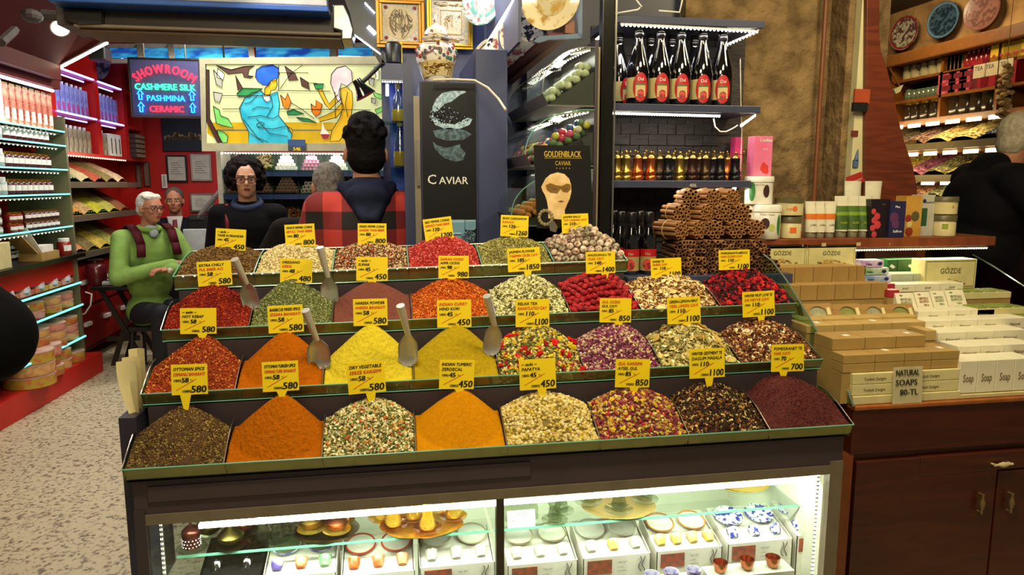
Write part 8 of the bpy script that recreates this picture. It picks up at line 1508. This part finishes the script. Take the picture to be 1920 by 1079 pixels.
    def jacket(s, name, mat_, bulk=1.0, sleeve=1.0, length=.0, collar=None, fat=1.0, vox=.011):
        J = s.J; m = s.mb(); ch = (J['shL']+J['shR'])/2; pv = J['pelvis']
        m.cap(J['shL'], J['shR'], .072*bulk, .072*bulk, 14); m.ell(ch*.75+pv*.25+Vector((0, 0, .0)), (.185*bulk*fat, .135*bulk*fat, .20), 18); m.ell(ch*.4+pv*.6, (.165*bulk*fat, .135*bulk*fat, .20), 18); m.ell(pv+Vector((0, 0, -.02-length)), (.18*bulk*fat, .140*bulk*fat, .15), 18)
        m.cap(ch+Vector((0, 0, .02)), J['neck']+Vector((0, 0, -.02)), .095*bulk, .066, 14)
        for sd in 'LR': e, w_ = J['el'+sd], J['wr'+sd]; m.cap(J['sh'+sd], e, .070*bulk, .056*bulk*sleeve, 14); m.cap(e, e+(w_-e)*.97, .056*bulk*sleeve, .040*bulk*sleeve, 14)
        return s.part(m, name, mat_, vox, 4)
    def trousers(s, mat_, vox=.012, bulk=1.0):
        J = s.J; m = s.mb(); pv = J['pelvis']; m.ell(pv+Vector((0, 0, -.03)), (.17*bulk, .13*bulk, .12), 16)
        for sd, k in (('L', -1), ('R', 1)): m.cap(pv+Vector((k*.088, 0, -.04)), J['kn'+sd], .096*bulk, .070*bulk, 14); m.cap(J['kn'+sd], J['an'+sd]+Vector((0, 0, .02)), .068*bulk, .055*bulk, 14)
        o = s.part(m, 'trousers', mat_, vox, 4); m = s.mb()
        for sd in 'LR': a_ = J['an'+sd]; m.cap(a_+Vector((0, -.03, -.035)), a_+Vector((0, .15, -.045)), .044, .036, 12)
        s.part(m, 'shoes', black, .01, 2); return o
    def eyes(s, glasses=None, browm=None, lipm=None):
        for k in (-1, 1): m = s.mb(True); m.ell((k*.031, .078, .008), (.0145, .0125, .0085), 10); s.part(m, 'eye', M('eye_white', 'c8c0b4', r=.3))
        for k in (-1, 1): m = s.mb(True); m.ell((k*.031, .0895, .008), (.0062, .003, .0062), 8); s.part(m, 'pupil', M('pupil', '1c1410', r=.2))
        for k in (-1, 1): m = s.mb(True); m.cap((k*.014, .096, .030), (k*.048, .084, .032), .0045, .003, 6); s.part(m, 'eyebrow', browm or M('brow', '2c2018', r=.8))
        m = s.mb(True); m.ell((0, .1005, -.050), (.021, .004, .0035), 10); m.ell((0, .0985, -.058), (.018, .004, .0045), 10); s.part(m, 'lips', lipm or M('lip', '8c4c40', r=.5))
        if glasses:
            m = s.mb(True)
            for k in (-1, 1):
                pts = [(k*.033+.027*cos(a_), .104-abs(.027*cos(a_)*k)*.1, .006+.019*sin(a_)) for a_ in np.linspace(0, 2*pi, 17)]; m.tube(pts, .0024, 5, cap=False); m.tube([(k*.060, .100, .010), (k*.079, .04, .010), (k*.083, -.01, .002)], .0026, 5)
            m.tube([(-.008, .104, .012), (.008, .104, .012)], .0024, 5); s.part(m, 'glasses', glasses)
    def hair(s, mat_, kind='short', vox=.007):
        m = s.mb(True); rg = random.Random(11)
        if kind == 'short': m.ell((0, -.016, .042), (.084, .098, .098), 16); m.ell((0, -.045, -.01), (.076, .066, .07), 14)
        if kind == 'curlytop':
            m.ell((0, -.018, .05), (.080, .098, .100), 16); m.ell((0, -.045, -.01), (.078, .066, .075), 14)
            for i in range(170):
                a_ = rg.uniform(0, 2*pi); e_ = rg.uniform(.05, 1.5); m.ell((.083*cos(a_)*cos(e_), -.018+.100*sin(a_)*cos(e_), .062+.098*sin(e_)), (.013, .013, .012), 6)
        if kind == 'bob':
            m.ell((0, -.03, .045), (.105, .11, .105), 16); m.ell((0, -.05, .0), (.105, .08, .085), 14)
            for i in range(220):
                a_ = rg.uniform(0, 2*pi); e_ = rg.uniform(-.75, 1.5); x, y, z = .118*cos(a_)*cos(e_), -.035+.11*sin(a_)*cos(e_), .03+.125*sin(e_)
                if y > .045 and z < .085: continue
                m.ell((x, y, z), (.021, .021, .020), 6)
        if kind == 'fringe':
            m.ell((0, -.02, .045), (.083, .095, .092), 16); m.ell((0, -.045, -.005), (.078, .064, .07), 14)
            for i in range(60): u = rg.uniform(-1, 1); m.cap((u*.065, .045-.03*abs(u), .105), (u*.075+.01, .075-.03*abs(u), .088+rg.uniform(-.01, .015)), .014, .008, 6)
        o = s.part(m, 'hair', mat_, vox, 1); return o
STAND = dict(head=(0, .02, 1.60), neck=(0, -.01, 1.46), shL=(-.19, 0, 1.41), shR=(.19, 0, 1.41), elL=(-.25, -.03, 1.13), elR=(.25, -.03, 1.13), wrL=(-.24, .08, .90), wrR=(.24, .08, .90), pelvis=(0, 0, .95), knL=(-.10, .02, .50), knR=(.10, .02, .50), anL=(-.11, 0, .085), anR=(.11, 0, .085))
def st(**k): d = dict(STAND); d.update(k); return d
tan_ = skinm('tan', 'b0785a', 'c08a68'); fair = skinm('fair', 'c08c70', 'd0a080'); ruddy = skinm('ruddy', 'a86c50', 'b87c5c')
cloth_black = M('black_cloth', '0e0e12', r=.85, b=.3, bs=30, ns=8); cloth_navy = M('navy_cloth', '1c2034', r=.85, b=.3, bs=30, ns=8, col2='242840'); jeans = M('dark_jeans', '141a2c', r=.8, b=.2, bs=40)
# plaid material: real woven pattern of the shirt
pm_ = bpy.data.materials.new('red_black_plaid'); pm_.use_nodes = True; nt = pm_.node_tree; b_ = nt.nodes['Principled BSDF']; b_.inputs['Roughness'].default_value = .85
tcn = nt.nodes.new('ShaderNodeTexCoord'); sx = nt.nodes.new('ShaderNodeSeparateXYZ'); nt.links.new(tcn.outputs['Object'], sx.inputs[0])
def stripe(out, f, ph):
    a_ = nt.nodes.new('ShaderNodeMath'); a_.operation = 'MULTIPLY_ADD'; a_.inputs[1].default_value = f; a_.inputs[2].default_value = ph; nt.links.new(out, a_.inputs[0])
    b2 = nt.nodes.new('ShaderNodeMath'); b2.operation = 'FRACT'; nt.links.new(a_.outputs[0], b2.inputs[0]); c_ = nt.nodes.new('ShaderNodeMath'); c_.operation = 'GREATER_THAN'; c_.inputs[1].default_value = .52; nt.links.new(b2.outputs[0], c_.inputs[0]); return c_.outputs[0]
s1 = stripe(sx.outputs[0], 7.2, .2); s2 = stripe(sx.outputs[2], 7.0, .45); ad = nt.nodes.new('ShaderNodeMath'); ad.operation = 'ADD'; nt.links.new(s1, ad.inputs[0]); nt.links.new(s2, ad.inputs[1])
hf = nt.nodes.new('ShaderNodeMath'); hf.operation = 'MULTIPLY'; hf.inputs[1].default_value = .5; nt.links.new(ad.outputs[0], hf.inputs[0]); rp = nt.nodes.new('ShaderNodeValToRGB'); rp.color_ramp.interpolation = 'CONSTANT'
rp.color_ramp.elements[0].position = 0; rp.color_ramp.elements[0].color = (*lin('c23c34'), 1); rp.color_ramp.elements[1].position = .3; rp.color_ramp.elements[1].color = (*lin('7c2222'), 1); e3 = rp.color_ramp.elements.new(.8); e3.color = (*lin('1c1618'), 1)
nt.links.new(hf.outputs[0], rp.inputs[0]); nt.links.new(rp.outputs[0], b_.inputs['Base Color'])
# 1 young man in the plaid jacket, seen from behind
p = UY(686, 290, 2.92); B1 = Body((p.x, 2.92, 0), .08, p.z/1.595, st(head=(0, .01, 1.595), neck=(0, 0, 1.45), shL=(-.175, 0, 1.375), shR=(.175, 0, 1.375), elL=(-.27, .02, 1.10), elR=(.27, .02, 1.10), wrL=(-.22, .22, 1.00), wrR=(.22, .22, 1.00)))
B1.body('young person seen from behind in a red and black plaid jacket with navy hood', tan_); B1.jacket('plaid_jacket', pm_, 1.10, 1.08); B1.trousers(jeans); B1.hair(M('black_hair', '100c0c', r=.75, b=.6, bs=60), 'curlytop')
m = B1.mb(); m.ell((0, -.02, 1.47), (.088, .085, .042), 16); m.ell((0, -.095, 1.43), (.09, .05, .05), 16); m.ell((0, -.115, 1.37), (.05, .04, .045), 14); m.cap((-.09, .02, 1.43), (.0, .08, 1.40), .045, .04); m.cap((.09, .02, 1.43), (.0, .08, 1.40), .045, .04)
for k in (-1, 1): m.cap((k*.095, -.02, 1.47), (k*.02, -.165, 1.35), .024, .02, 10)
B1.part(m, 'hood', cloth_navy, .009, 2)
# 2 grey-haired person behind
p = UY(632, 338, 3.55); B2 = Body((p.x-.10, 3.55, 0), .35, .93, st(head=(.09, .10, 1.56), neck=(.06, .04, 1.42), shL=(-.16, .03, 1.33), shR=(.22, 0, 1.33), elL=(-.32, .05, 1.06), elR=(.30, .05, 1.06), wrL=(-.28, .22, .92), wrR=(.25, .25, .95)))
B2.body('grey-haired person in a black jacket seen from behind, left of the plaid jacket', ruddy); B2.jacket('black_jacket', M('black_brown_cloth', '16100f', r=.85, b=.3, bs=30), 1.15, 1.1); B2.trousers(cloth_black); B2.hair(M('grey_hair', '6c6660', r=.85, col2='8c867e', ns=60, b=.7, bs=60), 'short')
# 3 woman with dark curly bob and glasses
p = UY(468, 332, 4.55); B3 = Body((p.x-.02, 4.55, 0), pi+.0, .93, st(head=(0, .02, 1.60), shL=(-.175, 0, 1.38), shR=(.175, 0, 1.38), elL=(-.23, .0, 1.10), elR=(.23, .0, 1.10), wrL=(-.12, .20, 1.0), wrR=(.12, .20, 1.0)), face=.22)
B3.body('standing person with dark curly bob and glasses, black coat with a red bag strap', fair, ears=False); B3.jacket('black_coat', cloth_black, 1.06, 1.05, .08); B3.trousers(cloth_black); B3.hair(M('dark_curly_hair', '120c0c', r=.7, b=.6, bs=50), 'bob'); B3.eyes(M('glasses_frame', '3a1c1c', r=.3), lipm=M('lipstick', '8c3034', r=.4))
m = B3.mb(); m.tube([(.08*cos(a_), .01+.075*sin(a_), 1.455-.03*sin(a_)) for a_ in np.linspace(0, 2*pi, 20)], .024, 8, cap=False); B3.part(m, 'blue_collar', M('collar_blue', '24365c', r=.7), .008)
m = B3.mb(); m.slab([(.115, .02, 1.455), (.135, .02, 1.45), (.115, .140, 1.28), (.090, .140, 1.28)], (0, .012, 0)); m.slab([(.115, .140, 1.28), (.090, .140, 1.28), (-.03, .165, 1.03), (0, .165, 1.03)], (0, .012, 0)); B3.part(m, 'bag_strap', M('strap_red', '8c2c38', r=.5))
# 4 seated man in green, arms crossed
p = UY(282, 392, 6.0); sc4 = 1.0; hz = p.z/sc4
J4 = dict(head=(0, .06, hz), neck=(0, .01, hz-.155), shL=(-.20, -.01, hz-.225), shR=(.20, -.01, hz-.225), elL=(-.28, .16, hz-.50), elR=(.29, .10, hz-.51), wrL=(.03, .35, hz-.455), wrR=(-.06, .26, hz-.42), pelvis=(0, -.04, hz-.78), knL=(-.12, .40, hz-.76), knR=(.13, .40, hz-.76), anL=(-.11, .30, .09), anR=(.12, .32, .09))
B4 = Body((p.x-.03, 6.0, 0), pi+.72, sc4, J4, face=.22, nod=-.02)
B4.body('seated person with white hair and dark glasses in a bright green fleece, arms crossed', ruddy, hand_dirs={'L': (.9, .1, .15), 'R': (-.9, .1, .12)}, fat=1.0, curl=.9)
green_f = M('green_fleece', '7a9a4c', r=.85, col2='86a656', ns=10, b=.4, bs=14); B4.jacket('green_fleece', green_f, 1.05, 1.1, fat=1.02); B4.trousers(M('navy_trousers', '12141e', r=.8)); B4.hair(M('white_hair', 'b8b4a8', r=.8, col2='d0ccc0', ns=60, b=.6, bs=60), 'fringe'); B4.eyes(M('glasses_dark', '2c1210', r=.3), M('grey_brow', '6c645c', r=.8))
m = B4.mb(); m.tube([(.075*cos(a_), .02+.07*sin(a_), hz-.15-.01*sin(a_)) for a_ in np.linspace(0, 2*pi, 18)], .024, 8, cap=False); B4.part(m, 'collar', green_f, .008); m = B4.mb(); m.ell((0, .10, hz-.185), (.035, .02, .035), 10); m.ell((0, .06, hz-.14), (.05, .05, .02), 10); B4.part(m, 'undershirt', M('light_blue_shirt', 'a8b4bc', r=.8))
ms = M('maroon_strap', '4a141c', r=.7)
for k in (-1, 1):
    m = B4.mb()
    pts = [(k*.13, -.10, hz-.16), (k*.135, .0, hz-.125), (k*.135, .10, hz-.17), (k*.13, .155, hz-.27), (k*.14, .17, hz-.36)]
    for a_, c_ in zip(pts[:-1], pts[1:]): m.slab([(a_[0]-.032, a_[1], a_[2]), (a_[0]+.032, a_[1], a_[2]), (c_[0]+.032, c_[1], c_[2]), (c_[0]-.032, c_[1], c_[2])], (0, .010, .008))
    B4.part(m, 'backpack_strap', ms)
m = B4.mb(); m.ell((-.02, -.26, hz-.45), (.19, .12, .27), 16); B4.part(m, 'backpack', M('maroon_pack', '34101a', r=.7), .014)
m = B4.mb(); w_ = Vector(J4['wrL']); e_ = Vector(J4['elL']); dd_ = (w_-e_).normalized(); m.tube([w_-dd_*.012, w_+dd_*.012], .034, 14); B4.part(m, 'watch_strap', black); m = B4.mb(); m.tube([w_+Vector((0, .030, .0)), w_+Vector((0, .042, .0))], .021, 16); B4.part(m, 'watch_face', M('watch_face', 'd8d0b8', r=.3))
seat_z = (hz-.78)*sc4-.14*sc4; t = thing('black_stool', 'black metal stool under the seated person in green', 'stool', (B4.loc.x, 6.05, 0)); fin(bx(B4.loc.x-.17, B4.loc.x+.17, 5.90, 6.24, seat_z-.04, seat_z), 'seat', black, t, bev=.01)
for dx_, dy_ in ((-1, -1), (1, -1), (-1, 1), (1, 1)): mb = MB(); mb.tube([(B4.loc.x+dx_*.15, 6.07+dy_*.14, seat_z-.04), (B4.loc.x+dx_*.17, 6.07+dy_*.17, 0)], .014, 8); fin(mb, 'leg', black, t)
# 5 man in dark suit
p = UY(326, 378, 7.35); hz = p.z; J5 = dict(J4); dz = hz-(J4['head'][2]); J5 = dict(head=(0, .06, hz), neck=(0, .0, hz-.15), shL=(-.21, 0, hz-.235), shR=(.21, 0, hz-.235), elL=(-.27, .08, hz-.50), elR=(.27, .08, hz-.50), wrL=(-.15, .32, hz-.52), wrR=(.15, .32, hz-.52), pelvis=(0, 0, hz-.78), knL=(-.11, .42, hz-.76), knR=(.11, .42, hz-.76), anL=(-.11, .38, .09), anR=(.11, .38, .09))
B5 = Body((p.x, 7.4, 0), pi+.15, 1.0, J5); B5.body('seated person with thin grey hair in a dark suit and red tie', ruddy); B5.jacket('dark_suit', M('suit_navy', '12141e', r=.8), 1.08, 1.05); B5.trousers(cloth_black); B5.eyes(None, M('grey_brow', '6c645c', r=.8))
m = B5.mb(True); m.ell((0, -.018, .052), (.086, .098, .090), 16); m.ell((0, -.05, -.02), (.075, .06, .06), 12); B5.part(m, 'hair', M('thin_grey_hair', '5c5048', r=.85), .008, 1)
m = B5.mb(); m.slab([(-.07, .10, hz-.14), (.07, .10, hz-.14), (.015, .165, hz-.40), (-.015, .165, hz-.40)], (0, .012, 0)); B5.part(m, 'white_shirt', M('shirt_white', 'c0bcb4', r=.8)); m = B5.mb(); m.slab([(-.018, .125, hz-.17), (.018, .125, hz-.17), (.028, .182, hz-.36), (0, .190, hz-.40), (-.028, .182, hz-.36)], (0, .010, 0)); B5.part(m, 'red_tie', M('tie_red', '6c1820', r=.6))
t = thing('office_stool', 'dark stool under the seated person in the suit', 'stool', (p.x, 7.4, 0)); sz = hz-.78-.15; fin(bx(p.x-.18, p.x+.18, 7.25, 7.58, sz-.05, sz), 'seat', black, t, bev=.01); fin(MB().tube([(p.x, 7.41, 0), (p.x, 7.41, sz-.05)], .04, 10), 'column', black, t); fin(bx(p.x-.2, p.x+.2, 7.22, 7.6, 0, .04), 'base', black, t)
# 6 leaning man at the right
p = UY(1912, 262, 3.0); B6 = Body((p.x-.10, 3.05, 0), -pi*.62, 1.04, st(head=(0, .13, p.z/1.04), neck=(0, .03, p.z/1.04-.155), shL=(-.21, 0, p.z-.245), shR=(.22, .02, p.z-.26), elL=(-.28, .10, p.z-.52), elR=(.33, .20, p.z-.46), wrL=(-.10, .38, p.z-.52), wrR=(.27, .50, p.z-.50), pelvis=(0, -.06, .93)), nod=-.1)
B6.body('white-haired person in a black pullover leaning over the counter at the right edge', ruddy, hand_dirs={'R': (-.2, .95, -.1)}, fat=1.1); B6.jacket('black_pullover', cloth_black, 1.22, 1.25, fat=1.1); B6.trousers(cloth_black); B6.eyes(None, M('grey_brow', '6c645c', r=.8))
m = B6.mb(True); m.ell((0, -.022, .036), (.083, .098, .094), 16); m.ell((0, -.05, -.02), (.078, .062, .07), 14); B6.part(m, 'hair', M('short_white_hair', 'a89c84', r=.85, col2='c0b49c', ns=50, b=.3, bs=80), .007, 2)
# 7 dark sleeve at the left edge
B7 = Body((-1.42, 1.80, 0), 0, 1.0, st(elR=(.455, .05, 1.11), wrR=(.20, .16, .99), elL=(-.30, -.05, 1.14)))
B7.body('person mostly outside the left edge, only a black coat sleeve showing', tan_); B7.jacket('black_coat', M('coat_black', '08080a', r=.9, b=.2, bs=40), 1.2, 1.75, .1); B7.trousers(cloth_black); B7.hair(M('black_hair', '100c0c', r=.75), 'short')
